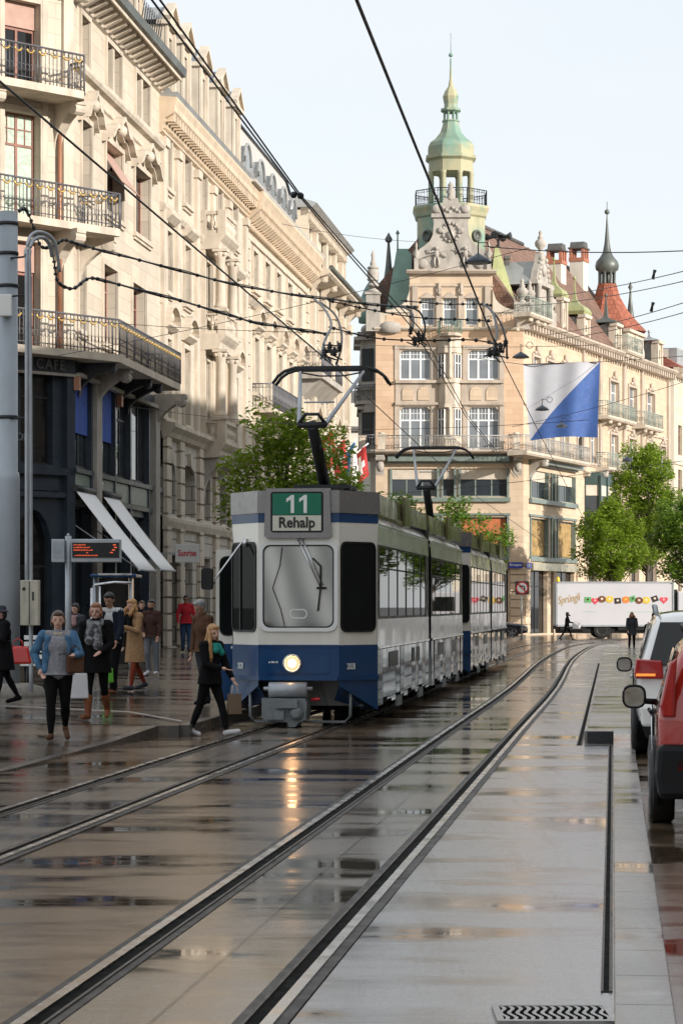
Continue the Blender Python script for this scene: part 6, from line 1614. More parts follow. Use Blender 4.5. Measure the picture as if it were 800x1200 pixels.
def bundle(label, rows, k, r, spread, m='cablegrey', ties=True):
    t = thing('cable_bundle', label, 'cable', rows[0], 'insulated cable bundles across the street')
    P = smooth3(rows)
    for j in range(k):
        a = 2*math.pi*j/k; mb = MB(); 
        mb.tube([p+Vector((0, math.cos(a)*spread, math.sin(a)*spread*(.6+.4*math.sin(i*.9+j)))) for i, p in enumerate(P)], r, 6)
        if j < k-1 or not ties: mb.build('cable', m if j % 2 else 'cable', t)
    if ties:
        for i in range(1, len(P)-1, 2):
            d = (P[i+1]-P[i]).normalized(); mb.tube([P[i]-d*.018, P[i]+d*.018], spread*.9+r, 7)
        mb.build('cable', 'cable', t)
    return t
def smooth3(pts, k=6):
    out = []
    for i in range(len(pts)-1):
        p0, p1, p2, p3 = [pts[min(max(j, 0), len(pts)-1)] for j in (i-1, i, i+1, i+2)]
        for j in range(k):
            t = j/k; out.append(.5*((2*p1)+(p2-p0)*t+(2*p0-5*p1+4*p2-p3)*t*t+(3*p1-p0-3*p2+p3)*t*t*t))
    out.append(pts[-1]); return out
A = lambda *q: [at(x, y, Yq) for x, y, Yq in q]
bundle('upper bundle of cables looping off the grey pole and crossing to the middle junction', A((22,247,44.6),(30,245,44.8),(38,262,45),(48,288,45.3),(62,288,45.6),(75,281,46),(95,287,46.5),(130,296,47),(200,314,48),(262,330,49),(330,343,49.5),(400,352,50),(450,358,50.3),(490,360,50.6)), 3, .011, .026)
bundle('lower bundle of cables leaving the thin bracket pipe towards the pantograph', A((60,290,45.2),(64,310,45.2),(68,330,45.3),(85,338,45.6),(105,326,46),(130,331,46.5),(200,349,47.4),(262,367,48.2),(300,378,48.6),(345,385,49),(385,392,49.4)), 3, .012, .027)
bundle('pair of thin cables linking the two middle junctions', A((385,352,49.4),(430,362,50),(490,372,50.2),(540,374,49),(576,376,47)), 2, .010, .025)
bundle('cable pair stretched from the first junction past the gable to the right junction', A((385,383,49.4),(440,396,50),(500,399,50.2),(550,398,49),(590,404,47)), 2, .012, .028)
bundle('upper cable pair from the middle junction to the right junction', A((470,352,50.4),(520,356,49.6),(560,356,48),(576,358,47)), 2, .010, .022)
def arc(label, pts, r=.022, m='cablegrey'): 
    mb = MB(); mb.tube(smooth3(A(*pts)), r, 7); return tag(mb.build('feeder_cable', m), label, 'cable', 'looping feeder cables')
arc('grey cable looping down to the first pantograph junction on its left side', ((368,350,49.6),(380,362,47),(388,380,44.5),(380,400,43),(376,420,42.2)))
arc('black cable looping down to the first pantograph junction on its right side', ((375,354,49.6),(392,368,47),(400,390,44),(399,410,42.6),(394,426,42)), .02, 'cable')
arc('grey cable looping down to the middle junction on its left side', ((470,358,50.4),(482,366,50.3),(484,380,50.1),(480,392,50)))
arc('black cable looping down to the middle junction on its right side', ((476,358,50.4),(492,366,50.3),(498,384,50.1),(494,400,50)), .02, 'cable')
arc('grey cable looping down to the right hand junction', ((566,356,47.6),(577,366,47),(582,388,46.5),(578,408,46)))
arc('black cable looping down beside the grey one at the right hand junction', ((570,358,47.6),(584,374,47),(592,396,46.4),(594,420,46)), .02, 'cable')
def junction(label, p, s, seed):
    q = random.Random(seed); t = thing('wire_junction', label, 'junction', p, 'wire junctions with insulators')
    mb = MB()
    for k in range(7):
        a = p+Vector((q.uniform(-s,s), q.uniform(-s,s), q.uniform(-s*.8,s*1.2))); b_ = p+Vector((q.uniform(-s,s), q.uniform(-s,s), q.uniform(-s*.9,s*.9)))
        mb.tube([a, b_], .014, 5)
    mb.box(p-Vector((s*.5,.03,.02)), p+Vector((s*.5,.03,.03))); mb.box(p-Vector((.03,s*.8,.05)), p+Vector((.03,s*.8,0)))
    mb.build('clamp_bars', 'cable', t)
    for k in range(4):
        c = p+Vector((s*(-.6+.4*k), q.uniform(-.1,.1), q.uniform(-s*.5,s*.8))); mb = MB()
        mb.lathe([(.02,-.07),(.05,-.05),(.025,-.03),(.055,-.01),(.03,.01),(.055,.03),(.025,.05),(.02,.08)], c, 8); mb.build('insulator', 'darkmetal', t)
junction('dark knot of clamps and insulators just above the first pantograph', at(389, 412, 42.2), .2, 1)
junction('dark knot of clamps and insulators hanging before the orange tower facade', at(488, 397, Y0), .2, 2)
junction('dark hanging knot of insulators left of the blue and white banner', at(583, 412, 46), .24, 3)
# thin span wires
for l, a, b, r_ in (('long dark span wire crossing the sky beside the chimneys', at(566,288,70), at(830,292,60), .014),
    ('upper thin span wire from the brown roof to the right edge', at(615,350,95), at(815,314,60), .012), ('second thin span wire under the upper one at right', at(615,358,95), at(815,326,60), .012),
    ('third thin span wire, its insulator hanging at the right', at(640,392,95), at(815,350,60), .012), ('fourth thin span wire, lowest of the right hand set', at(640,398,95), at(815,362,60), .012),
    ('faint span wire carrying the nearest hanging lamp', at(60,418,58), at(620,290,56), .007), ('faint span wire high over the gap left of the tower', at(330,262,100), at(490,283,120), .010),
    ('thin wire sagging in front of the upper tower windows', at(430,404,150), at(700,404,110), .014), ('thin wire crossing the lower tower windows', at(380,503,120), at(690,492,100), .011), ('thin wire crossing above the shop windows', at(420,582,120), at(800,540,100), .012), ('thin wire below the banner towards the right wing', at(600,500,100), at(830,438,90), .010),
    ('thin wire at the awning level on the second building', at(60,372,70), at(470,390,64), .008), ('thin wire across the lower columned bay', at(150,476,75), at(420,500,90), .009)):
    wire(l, [a, b], r_, 'cable', .12)
for l, p, d in (('upper small black insulator on the right hand span wires', at(766,322,72), (0,.0,1)), ('lower small black insulator on the right hand span wires', at(764,360,72), (0,0,1))):
    mb = MB(); p = Vector(p); mb.tube([p+Vector((.03,0,.14)), p+Vector((.0,0,.04)), p-Vector((.03,0,.12))], [.055,.035,.05], 7); tag(mb.build('insulator', 'cable'), l, 'insulator', 'small hanging insulators')
# hanging street lamps
M['lampshade'] = plain('dark_blue_grey_lamp_shade', (.035,.045,.065), .3, .3, var=.1)
M['lampglass'] = plain('milky_lamp_glass', (.45,.45,.42), .3)
def hlamp(label, px, py, Yq, d=.62):
    p = at(px, py, Yq); t = local_thing('hanging_lamp', label, 'street lamp', p, 'lamps hanging on span wires')
    mb = MB(); mb.lathe([(.03,.12),(.06,.10),(d*.18,.07),(d*.33,.02),(d*.45,-.04),(d*.5,-.08),(d*.5,-.095),(d*.46,-.09)], (0,0,0), 24, cap=False); mb.build('lamp_shade', 'lampshade', t)
    mb = MB(); mb.lathe([(d*.42,-.07),(d*.3,-.12),(.01,-.13)], (0,0,0), 18, cap=False); mb.build('lamp_glass', 'lampglass', t)
    mb = MB(); mb.tube([(0,0,.1),(0,0,.4)], .015, 5); mb.tube([(.32+.12*math.cos(a),0,.36+.12*math.sin(a)) for a in [2*math.pi*k/10 for k in range(11)]], .012, 4); mb.tube([(0,0,.36),(.2,0,.36)], .01, 4); mb.build('lamp_hanger', 'cable', t)
for l, x, y, Yq, dd in (('largest hanging lamp, in front of the sculpted gable', 560, 303, 57, .62), ('hanging lamp beside the orange pier just above the banner', 610, 416, 92, .62), ('hanging lamp over the white half of the banner', 635, 478, 110, .62), ('smallest hanging lamp over the blue half of the banner', 658, 498, 128, .62), ('hanging lamp over the lime green tree top', 735, 538, 118, .5)):
    hlamp(l, x, y, Yq, dd)
# big grey pole, bracket pipe, box, concrete foot
gp_ = at(9.5, 822, 44.6); gp_.z = .2
t = thing('cable_pole', 'thick grey steel pole with cable clamps at the left edge', 'pole', gp_)
mb = MB(); zt = at(0, 248, 44.6).z; zm = at(0, 546, 44.6).z; mb.lathe([(.205,0),(.205,zm-.25),(.19,zm-.12),(.168,zm-.1),(.168,zt)], (gp_.x, gp_.y, 0), 28); mb.build('pole', 'paintgrey', t)
mb = MB(); 
for py in (262, 297, 335, 489): z = at(0, py, 44.6).z; mb.lathe([(.18,z-.03),(.185,z-.01),(.185,z+.01),(.18,z+.03)], (gp_.x, gp_.y, 0), 20)
mb.build('pole_band', 'darkmetal', t)
mb = MB(); z = at(0,352,44.4).z; mb.box((gp_.x-.13,gp_.y-.3,z-.28),(gp_.x+.1,gp_.y-.17,z+.1)); mb.build('junction_box', 'white', t, bevel=.02)
pp = at(34, 820, 44.2); pp.z = .2
t = thing('cable_riser', 'slim pale bracket pipe rising from a beige box beside the thick pole', 'pipe', pp)
mb = MB(); P = smooth3(A((36.5,824,44.2),(35.5,500,44.2),(34.5,330,44.2),(34,300,44.2),(38,282,44.3),(50,278,44.6),(58,286,44.9),(61,300,45.1)))
mb.tube(P, .037, 8); P2 = smooth3(A((31,700,44.15),(31,330,44.15),(30,300,44.15),(36,276,44.3),(50,272,44.6),(64,284,44.9),(70,318,45.2))); mb.tube(P2, .03, 8); mb.build('pipe', 'greymetal', t)
a, b = at(25, 733, 44.0), at(46, 680, 44.0)
mb = MB(); mb.box((a.x, 43.85, a.z), (b.x, 44.15, b.z)); bx = mb.build('box', 'boxbeige', t, bevel=.012)
mb = MB(); xm = a.x+(b.x-a.x)*.5; mb.box((xm-.006,43.835,a.z+.02),(xm+.006,43.85,b.z-.02)); mb.lathe([(.03,0),(.03,.02)],(xm-.09,43.84,b.z-.15),10,axis='y'); mb.box((xm+.05,43.84,b.z-.35),(xm+.08,43.85,b.z-.2)); mb.build('box_lock', 'darkmetal', bx)
for k, (py) in enumerate((489, 300, 345)): 
    z = at(0,py,44.2).z; mb = MB(); mb.tube([(gp_.x,gp_.y-.1,z),(pp.x+.02,44.2,z)], .018, 5); mb.build('pipe_bracket', 'darkmetal', t)
mb = MB(); mb.T = None
mb.lathe([(.55,0),(.55,.12),(.48,.24),(.3,.30),(.0,.31)], (gp_.x+.05, gp_.y-.05, .15), 14, True, sx=1.15); tag(mb.build('pole_foot', 'concrete'), 'rough concrete foot round the base of the grey pole', 'concrete foot')
# departure display
dp = at(80, 800, 50.5); dp.z = gz(dp.x, dp.y)
t = thing('departure_display', 'grey departure display on a pole with orange LED rows', 'display', dp)
mb = MB(); zt = at(0, 628, 50.5).z; mb.tube([(dp.x,dp.y,dp.z),(dp.x,dp.y,zt)], .062, 14); mb.ball((dp.x,dp.y,zt+.02), .03, 8, 5); mb.build('pole', 'greymetal', t)
a, b = at(84.5, 659, 50.4), at(141.5, 632, 50.4)
mb = MB(); mb.box((a.x,50.25,a.z-.0),(b.x,50.6,b.z)); hs = mb.build('display_housing', 'greymetal', t, bevel=.015)
mb = MB(); mb.box((a.x+.02,50.22,a.z+.09),(b.x-.02,50.26,b.z-.07)); mb.build('screen', 'black', hs)
M['led'] = emis('orange_led', (1,.15,.05), .3)
mb = MB(); q = random.Random(3)
for j, (x0, x1) in enumerate(((.05,.28),(.05,.36),(.05,.42),(.3,.33),(.07,.52))):
    z = b.z-.11-.052*j; x = a.x+x0
    while x < a.x+x1: w_ = q.uniform(.008,.018); mb.box((x,50.21,z-.014),(x+w_,50.222,z+q.uniform(.0,.012))); x += w_+.009
for j, x in enumerate((.82,.84,.80,.76)): mb.box((a.x+x,50.21,b.z-.125-.05*j),(a.x+x+.06,50.222,b.z-.105-.05*j))
mb.build('led_text', 'led', hs)
a, b = at(61, 659, 50.4), at(76, 632, 50.4)
mb = MB(); mb.box((a.x,50.3,a.z),(b.x,50.55,b.z)); sp_ = mb.build('speaker_box', 'greymetal', t, bevel=.012); mb = MB(); mb.box((a.x+.04,50.285,a.z+.08),(b.x-.04,50.3,b.z-.05)); mb.lathe([(.035,-.01),(.035,.01)],((a.x+b.x)/2,50.28,(a.z+b.z)/2),12,axis='y'); mb.build('speaker_grille', 'paintgrey', sp_)
# shelter / ticket kiosk with chrome hoop
k0, k1 = at(113, 680, 62), at(157, 680, 62); zg = gz(k0.x, 62)
t = thing('tram_shelter', 'small dark glazed shelter with a thin dark blue roof behind the pedestrians', 'shelter', (k0.x, 62, zg))
zr_ = at(0, 673, 62).z
mb = MB(); mb.box((k0.x-.1,61.4,zr_-.08),(k1.x+.1,63.2,zr_)); mb.build('roof', 'tramblue', t, bevel=.03)
mb = MB(); mb.box((k0.x+.1,61.38,zr_-.03),(k1.x,61.41,zr_+.015)); mb.build('roof_edge', 'silver', t)
mb = MB(); mb.box((k0.x+.1,61.6,zg+.1),(k1.x-.1,61.64,zr_-.1)); mb.box((k1.x-.14,61.64,zg+.1),(k1.x-.1,63.1,zr_-.1)); mb.build('glass_panel', 'glass_dark', t)
mb = MB()
for x in (k0.x, k1.x-.05): mb.tube([(x,61.6,zg),(x,61.6,zr_-.05)], .04, 8)
mb.build('post', 'greymetal', t)
mb = MB(); mb.tube([(k0.x-.05,61.3,zg),(k0.x-.05,61.3,zr_-.35),(k0.x+.02,61.3,zr_-.25),(k0.x+.5,61.3,zr_-.2),(k0.x+.9,61.3,zr_-.22)], .035, 8); mb.tube([(k0.x+.15,61.3,zg),(k0.x+.15,61.3,zr_-.3)], .03, 8); mb.build('handrail', 'silver', t)
# bench
bp_ = at(44, 800, 47.5); z = gz(bp_.x, 47.5)
t = thing('bench', 'bench with pale slats beside the pole, partly behind the denim jacket', 'bench', (bp_.x, 47.5, z))
for k in range(4):
    mb = MB(); mb.box((bp_.x-.3,47.3+.13*k,z+.43),(bp_.x+.22,47.4+.13*k,z+.46)); mb.build('seat_slat', 'white', t)
for k in range(4):
    mb = MB(); mb.box((bp_.x-.3,47.85+.02*k,z+.55+.12*k),(bp_.x+.22,47.88+.02*k,z+.63+.12*k)); mb.build('back_slat', 'white', t)
for x in (-.22,.15):
    mb = MB(); mb.tube([(bp_.x+x,47.3,z),(bp_.x+x,47.4,z+.42),(bp_.x+x,47.85,z+.44),(bp_.x+x,47.95,z+.98)], .03, 6); mb.tube([(bp_.x+x,47.85,z+.44),(bp_.x+x,47.9,z)], .03, 6); mb.build('leg', 'darkmetal', t)
# sandwich board
sb = at(200, 762, 92); sb.z = gz(sb.x, 92)
s_ = F/92; x0, x1 = at(186,0,92).x, at(209,0,92).x; zt, zb = at(0,718,92).z, sb.z
t = thing('sandwich_board', 'black sandwich board with a white and red header standing on the pavement', 'sign board', sb)
for nm, yy, dy in (('front_board', 91.9, .35), ('rear_board', 92.9, -.35)):
    mb = MB(); mb.T = None
    i = mb.V((x0+.06,yy,zb+.15),(x1-.06,yy,zb+.15),(x1-.06,yy+dy,zt-.2),(x0+.06,yy+dy,zt-.2),(x0+.06,yy+.03,zb+.15),(x1-.06,yy+.03,zb+.15),(x1-.06,yy+dy+.03,zt-.2),(x0+.06,yy+dy+.03,zt-.2))
    for f_ in ((0,1,2,3),(4,7,6,5),(0,4,5,1),(3,2,6,7),(0,3,7,4),(1,5,6,2)): mb.face([i+q_ for q_ in f_])
    bd = mb.build(nm, 'blackboard', t)
    mb = MB(); mb.tube([(x0+.03,yy,zb),(x0+.03,yy+dy,zt)], .03, 6); mb.tube([(x1-.03,yy,zb),(x1-.03,yy+dy,zt)], .03, 6); mb.tube([(x0+.03,yy+.02,zb+.12),(x1-.03,yy+.02,zb+.12)], .025, 6); mb.build('frame', 'white', bd)
mb = MB(); mb.box((x0,92.17,zt-.30),(x1,92.22,zt)); hd = mb.build('header', 'white_sign', t)
put_text('Sunrise', .2, 'red_sign', t, (( x0+x1)/2-sb.x, 92.16-92, (zt-.15)-sb.z), (1,0,0), bold=.008, sx=.82)
# no left turn sign, bollard
sg = at(611, 750, 138); sg.z = 0
t = thing('traffic_sign', 'round no left turn sign on a grey post in front of the tower building', 'traffic sign', sg)
mb = MB(); mb.tube([(sg.x,138,0),(sg.x,138,at(0,682,138).z)], .04, 8); mb.build('post', 'greymetal', t)
c = at(611.5, 689, 137.9); mb = MB(); mb.box((c.x-.38,137.88,c.z-.36),(c.x+.38,137.92,c.z+.36)); bp2 = mb.build('backing_plate', 'signback', t, bevel=.03)
mb = MB(); mb.lathe([(.34,-.01),(.34,.0),(.27,.0),(.27,-.005)], (c.x,137.87,c.z), 24, False, axis='y', cap=False); mb.build('red_ring', 'red_sign', bp2)
mb = MB(); mb.lathe([(.27,-.01),(.27,.0)], (c.x,137.873,c.z), 24, False, axis='y'); mb.build('sign_face', 'white_sign', bp2)
mb = MB(); mb.T = None
for P_ in ([(.10,-.2),(.16,-.2),(.16,.06),(.10,.08)], [(.16,.06),(.1,.12),(-.06,.12),(-.06,.06),(.1,.06)], [(-.06,.18),(-.06,0),(-.18,.09)]):
    mb.prism([(c.x+x, c.z+z_) for x, z_ in P_], 137.855, 137.862, 'n')
mb.build('arrow', 'black', bp2)
mb = MB(); mb.prism([(c.x-.22,c.z+.18),(c.x-.18,c.z+.22),(c.x+.22,c.z-.18),(c.x+.18,c.z-.22)], 137.845, 137.852, 'n'); mb.build('red_bar', 'red_sign', bp2)

# banner
YB_ = 134
bl_, br_ = at(613, 427, YB_), at(703, 424, YB_)
t = thing('banner', 'large hanging banner split diagonally, white upper left and blue lower right', 'banner', bl_)
def bpt(s, q):
    top = bl_.lerp(br_, s); low = at(621, 516, YB_).lerp(at(700, 512.5, YB_), s); p = top.lerp(low, q); p.z += (-.12*math.sin(math.pi*s)*(1-q)*0+.10*math.sin(math.pi*s)*q)
    p.y += .16*math.sin(7*s+1.2*q)+.08*math.sin(15*s+2*q); return p
mb = MB(); N = 30
for a in range(N):
    for b in range(N):
        s0, s1, q0, q1 = a/N, (a+1)/N, b/N, (b+1)/N
        for tri in (((s0,q0),(s1,q0),(s1,q1)), ((s0,q0),(s1,q1),(s0,q1))) if False else (((s0,q0),(s1,q0),(s0,q1)), ((s1,q0),(s1,q1),(s0,q1))):
            cs, cq = sum(v[0] for v in tri)/3, sum(v[1] for v in tri)/3
            mb.m = 1 if cs+cq > 1 else 0
            i = mb.V(*[bpt(*v) for v in tri]); mb.face((i,i+1,i+2), True)
M['banner_w'] = plain('white_banner_cloth', (.40,.41,.45), .8, var=.05); M['banner_b'] = plain('blue_banner_cloth', (.035,.09,.28), .7, var=.1)  # both cloth colours lowered, backlit shade put into them
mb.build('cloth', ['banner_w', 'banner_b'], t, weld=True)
mb = MB(); mb.tube([bl_, br_], .03, 6); mb.tube([at(560,420,YB_+2), bl_], .015, 4); mb.tube([br_, at(830,415,YB_-10)], .015, 4); mb.build('banner_wire', 'cable', t)
# flags
def flag(label, px, py, Yq, w_, h_, cols, ang):
    p = at(px, py, Yq); t = thing('flag', label, 'flag', p, 'flags hung out from the facade')
    d = Vector((math.cos(ang), -.25, math.sin(ang))).normalized(); dn = Vector((.12,0,-1))
    def q(s, r_): v = p+d*(w_*s)+dn*(h_*r_); v.y += .1*math.sin(5*s+3*r_); return v
    mb = MB(); N = 20
    for a in range(N):
        for b in range(N):
            s, r_ = (a+.5)/N, (b+.5)/N; mb.m = cols(s, r_)
            i = mb.V(q(a/N,b/N), q((a+1)/N,b/N), q((a+1)/N,(b+1)/N), q(a/N,(b+1)/N)); mb.face((i,i+1,i+2,i+3), True)
    mb.build('cloth', ['flag_red', 'white', 'flag_blue'], t, weld=True)
    mb = MB(); mb.tube([p-d*1.2, p+d*(w_+.2)], .04, 6); mb.build('flag_pole', 'white', t)
M['flag_red'] = plain('red_flag_cloth', (.42,.03,.03), .7); M['flag_blue'] = plain('blue_flag_cloth', (.02,.18,.50), .7)
sw_ = lambda s, r_: 1 if (abs(s-.5) < .1 and abs(r_-.5) < .32) or (abs(r_-.5) < .1 and abs(s-.5) < .32) else 0
flag('nearest red swiss flag with white cross behind the pantograph arm', 373, 518, 125, 1.0, 1.6, sw_, .75)
flag('red swiss flag half hidden between the nearest red flag and the blue one', 389, 528, 130, .9, 1.5, sw_, .75)
flag('blue and white flag between the red flags', 402, 533, 134, .95, 2.0, lambda s, r_: 2 if s+r_*.8 < .75 or r_ < .12 else 1, .85)
flag('red swiss flag nearest the tower building', 412, 536, 138, 1.0, 1.6, sw_, .7)
# ================================================================ cars and truck
def carpaint(name, c, dirt=.2): return plain(name, c, .12, 0, var=.06, scale=1.0, coat=1, dirt=dirt)
M['car_white'] = carpaint('white_car_paint', (.88,.87,.85), .04); M['car_red'] = carpaint('red_car_paint', (.42,.022,.012)); M['car_navy'] = carpaint('dark_blue_car_paint', (.01,.014,.03))
M['clad'] = plain('black_plastic_cladding', (.008,.008,.009), .5, var=.2, spec=.25)
M['carglass'] = glassm('tinted_car_glass', (.010,.012,.012), .02, .0, .5)
M['lens_red'] = plain('red_tail_lens', (.42,.01,.008), .08, coat=1); M['lens_clear'] = plain('clear_lens', (.5,.5,.48), .1, coat=1)
M['lens_amber'] = emis('lit_amber_lens', (1,.35,.06), .35)
M['mirrorglass'] = plain('mirror_glass', (.75,.77,.76), .03, 1.0, var=.02)
M['tyre'] = plain('wet_tyre', (.012,.012,.012), .45, var=.2, bmp=.2); M['rim'] = plain('alloy_rim', (.35,.35,.36), .3, .8)
M['skin'] = plain('skin', (.52,.29,.20), .5, var=.08, scale=30)
def lerp(a, b, t): return a+(b-a)*t
def interp(tab, x):
    if x <= tab[0][0]: return tab[0][1:]
    for (a, b) in zip(tab, tab[1:]):
        if x <= b[0]:
            t = (x-a[0])/(b[0]-a[0]); return tuple(lerp(p, q, t) for p, q in zip(a[1:], b[1:]))
    return tab[-1][1:]
def car(label, cat, pos, rz, paint, S, L, wheels, wr, group, suv):
    """S rows: y, half width low, half width belt, half width roof, z sill, z belt, z roof.  +y is forwards"""
    t = local_thing('parked_car' if suv != 'nav' else 'dark_car', label, cat, pos, group, rz)
    ys = []
    y = 0
    while y < L+.001: ys.append(y); y += L/44
    def sec(y):
        wl, wb, wr_, zs, zb, zr = interp(S, y)
        P = [(0, zs), (wl*.8, zs), (wl, zs+.05), (wl+.01, lerp(zs, zb, .35)), (wb+.005, lerp(zs, zb, .75)), (wb, zb-.03), (wb-.03, zb+.01)]
        g = zr-zb
        if g > .04: P += [(lerp(wb-.03, wr_, .5), lerp(zb, zr, .5)), (lerp(wb-.03, wr_, .9), zr-.07), (wr_-.08, zr-.015), (wr_*.5, zr+.01), (0, zr+.015)]
        else: P += [(lerp(wb, 0, .15), zb+.03), (wb*.7, zb+.045), (wb*.5, zb+.05), (wb*.3, zb+.052), (0, zb+.055)]
        return P
    mb = MB(); idx = []
    for y in ys:
        P = sec(y); Q = [(-x, z) for x, z in P[::-1][:-1]]; ring = P+Q
        idx.append(mb.V(*[(x, y, z) for x, z in ring[:-1]])); n = len(ring)-1
    for a, b in zip(idx, idx[1:]):
        for k in range(n):
            yc = mb.v[a+k].y; zc = mb.v[a+k].z; xc = abs(mb.v[a+k].x)
            mb.face((a+k, a+(k+1) % n, b+(k+1) % n, b+k), True)
    mb.face([idx[0]+k for k in range(n)], True); mb.face([idx[-1]+k for k in range(n-1, -1, -1)], True)
    body = mb.build('body', paint, t, sub=1)
    # side and rear glazing laid just outside the greenhouse surface
    def spt(y, f, off=.012, s=-1):
        wl, wb, wr_, zs, zb, zr = interp(S, y); x = lerp(wb-.03, lerp(wb-.03, wr_, .9), f); z = lerp(zb+.01, zr-.07, f)
        return (s*(x+off), y, z)
    for s in (-1, 1):
        for (a, b, a2, b2) in suv_windows[suv]:
            g = MB(); N = 8
            for k in range(N):
                t0, t1 = k/N, (k+1)/N
                for f0, f1 in ((.08,.5),(.5,.9)):
                    def yy(tt, f): return lerp(lerp(a, a2, f), lerp(b, b2, f), tt)
                    g.quad(spt(yy(t0,f0), f0, s=s), spt(yy(t1,f0), f0, s=s), spt(yy(t1,f1), f1, s=s), spt(yy(t0,f1), f1, s=s))
            g.build('side_window', 'carglass', t)
    # wheels and arches
    for y in wheels:
        for s in (-1, 1):
            wl = interp(S, y)[0]
            a = MB(); a.lathe([(wr+.07,-.04),(wr+.09,.0),(wr+.08,.03),(wr-.03,.035),(.0,.03)], (0,0,0), 26, False, cap=False); 
            a.v = [Vector((s*(wl+v.z-.005), y+v.x, max(wr+.02+v.y, .17))) for v in a.v]; a.build('wheel_arch', 'clad', t)
            w = MB(); w.lathe([(wr*.62,.0),(wr*.64,.01),(wr*.95,.0),(wr,-.03),(wr,-.17),(wr*.9,-.2)], (0,0,0), 28, cap=True); w.v = [Vector((s*(wl+.05+v.z), y+v.x, wr+v.y)) for v in w.v]; wo = w.build('wheel', 'tyre', t)
            r_ = MB(); r_.lathe([(wr*.62,.004),(wr*.5,-.03),(wr*.15,-.01),(0,.0)], (0,0,0), 20, cap=False)
            for k in range(5):
                an = 2*math.pi*k/5; r_.prism([(wr*.1*math.cos(an+1.2), wr*.1*math.sin(an+1.2)), (wr*.6*math.cos(an+.12), wr*.6*math.sin(an+.12)), (wr*.6*math.cos(an-.12), wr*.6*math.sin(an-.12)), (wr*.1*math.cos(an-1.2), wr*.1*math.sin(an-1.2))], -.01, .012, 'z')
            r_.v = [Vector((s*(wl+.05+v.z), y+v.x, wr+v.y)) for v in r_.v]; r_.build('rim', 'rim', wo)
    return t, spt, sec
suv_windows = {'suv': [(.35,.95,.65,1.02),(1.05,1.75,1.1,1.78),(1.85,3.0,1.88,2.55)], 'small': [(.30,.60,.42,.62),(.68,1.35,.72,1.38),(1.43,2.3,1.46,1.95)], 'nav': [(.9,1.7,1.3,1.72),(1.8,2.8,1.82,2.5)]}
def mirror(t, x, y, z, m, s=-1, w_=.20, h_=.17):
    mb = MB(); mb.grid(lambda a, b: (x+s*(.5*w_)*(1+math.cos(2*math.pi*a)*math.cos(math.pi*(b-.5))), y+.09*math.sin(math.pi*(b-.5))*1.0, z+h_*.55*math.sin(2*math.pi*a)*math.cos(math.pi*(b-.5))), 16, 8)
    mb.tube([(x-s*.10, y+.03, z-.05), (x+s*.05, y+.02, z-.04)], .03, 6); o = mb.build('wing_mirror', m, t)
    g = MB(); g.poly([(x+s*(.5*w_)*(1+.88*math.copysign(abs(math.cos(a))**.7, math.cos(a))), y-.096, z+h_*.50*math.copysign(abs(math.sin(a))**.7, math.sin(a))) for a in [2*math.pi*k/20 for k in range(20)]]); g.build('mirror_glass', 'mirrorglass', o)
    r_ = MB(); r_.tube([(x+s*(.5*w_)*(1+.95*math.copysign(abs(math.cos(a))**.7, math.cos(a))), y-.092, z+h_*.53*math.copysign(abs(math.sin(a))**.7, math.sin(a))) for a in [2*math.pi*k/20 for k in range(21)]], .012, 5, cap=False); r_.build('mirror_rim', 'clad', o)
rzc = -math.atan(.106)
# --- white suv: rear left corner at px 742, ground y about 893
SU = [(0,.80,.84,.60,.42,.96,1.00),(.06,.86,.90,.66,.34,1.02,1.30),(.25,.90,.93,.70,.26,1.04,1.66),(.6,.92,.94,.71,.24,1.03,1.72),(1.6,.92,.94,.72,.23,1.0,1.74),(2.4,.92,.94,.70,.23,.99,1.68),(2.95,.92,.93,.66,.23,.98,1.28),(3.2,.92,.93,.7,.23,.98,1.0),(4.1,.88,.88,.6,.25,.86,.87),(4.45,.78,.78,.5,.32,.72,.73),(4.55,.6,.6,.4,.4,.6,.61)]
px_ = at(742, 0, 30.6).x
wp_ = Vector((px_+.93, 30.3, 0.0))
t, spt, sec = car('white sport utility car with roof rails, parked ahead of the red car', 'car', wp_, rzc, 'car_white', SU, 4.55, (.82,3.55), .35, 'cars parked along the kerb', 'suv')
for s in (-1, 1):
    mb = MB(); mb.tube([(s*.68,.35,1.70),(s*.69,.45,1.79),(s*.69,2.0,1.80),(s*.67,2.25,1.72)], .025, 7); mb.build('roof_rail', 'greymetal', t)
    mb = MB(); mb.prism([(s*.60,.93),(s*.93,.93),(s*.955,1.0),(s*.93,1.17),(s*.62,1.15)], -.04, .32, 'n') ; mb.build('tail_lamp', 'lens_red', t, bevel=.02)
    mb = MB(); mb.box((s*.70,-.052,.965),(s*.93,-.035,.995)); mb.build('indicator', 'lens_amber' if s < 0 else 'lens_red', t)
    mb = MB(); mb.box((s*.62,-.05,.50),(s*.88,-.02,.54)); mb.build('reflector', 'lens_red', t)
mb = MB(); mb.quad((-.78,.03,1.10),(.78,.03,1.10),(.64,.235,1.60),(-.64,.235,1.60)); mb.v = [Vector((v.x, v.y-.02-(.03 if v.z < 1.3 else 0), v.z)) for v in mb.v]; mb.build('rear_window', 'carglass', t, solid=.01)
mb = MB(); mb.prism([(-.86,.36),(.86,.36),(.90,.62),(-.90,.62)], -.07, .2, 'n'); mb.build('bumper', 'car_white', t, bevel=.04)
mb = MB(); mb.prism([(-.80,.22),(.80,.22),(.87,.40),(-.87,.40)], -.05, .3, 'n'); mb.build('lower_bumper', 'clad', t, bevel=.02)
mb = MB(); mb.tube([(-.97,1.30,.92),(-.975,1.45,.93),(-.97,1.6,.92)], .015, 6); mb.tube([(-.96,2.2,.91),(-.965,2.35,.92),(-.96,2.5,.91)], .015, 6); mb.build('door_handle', 'silver', t)
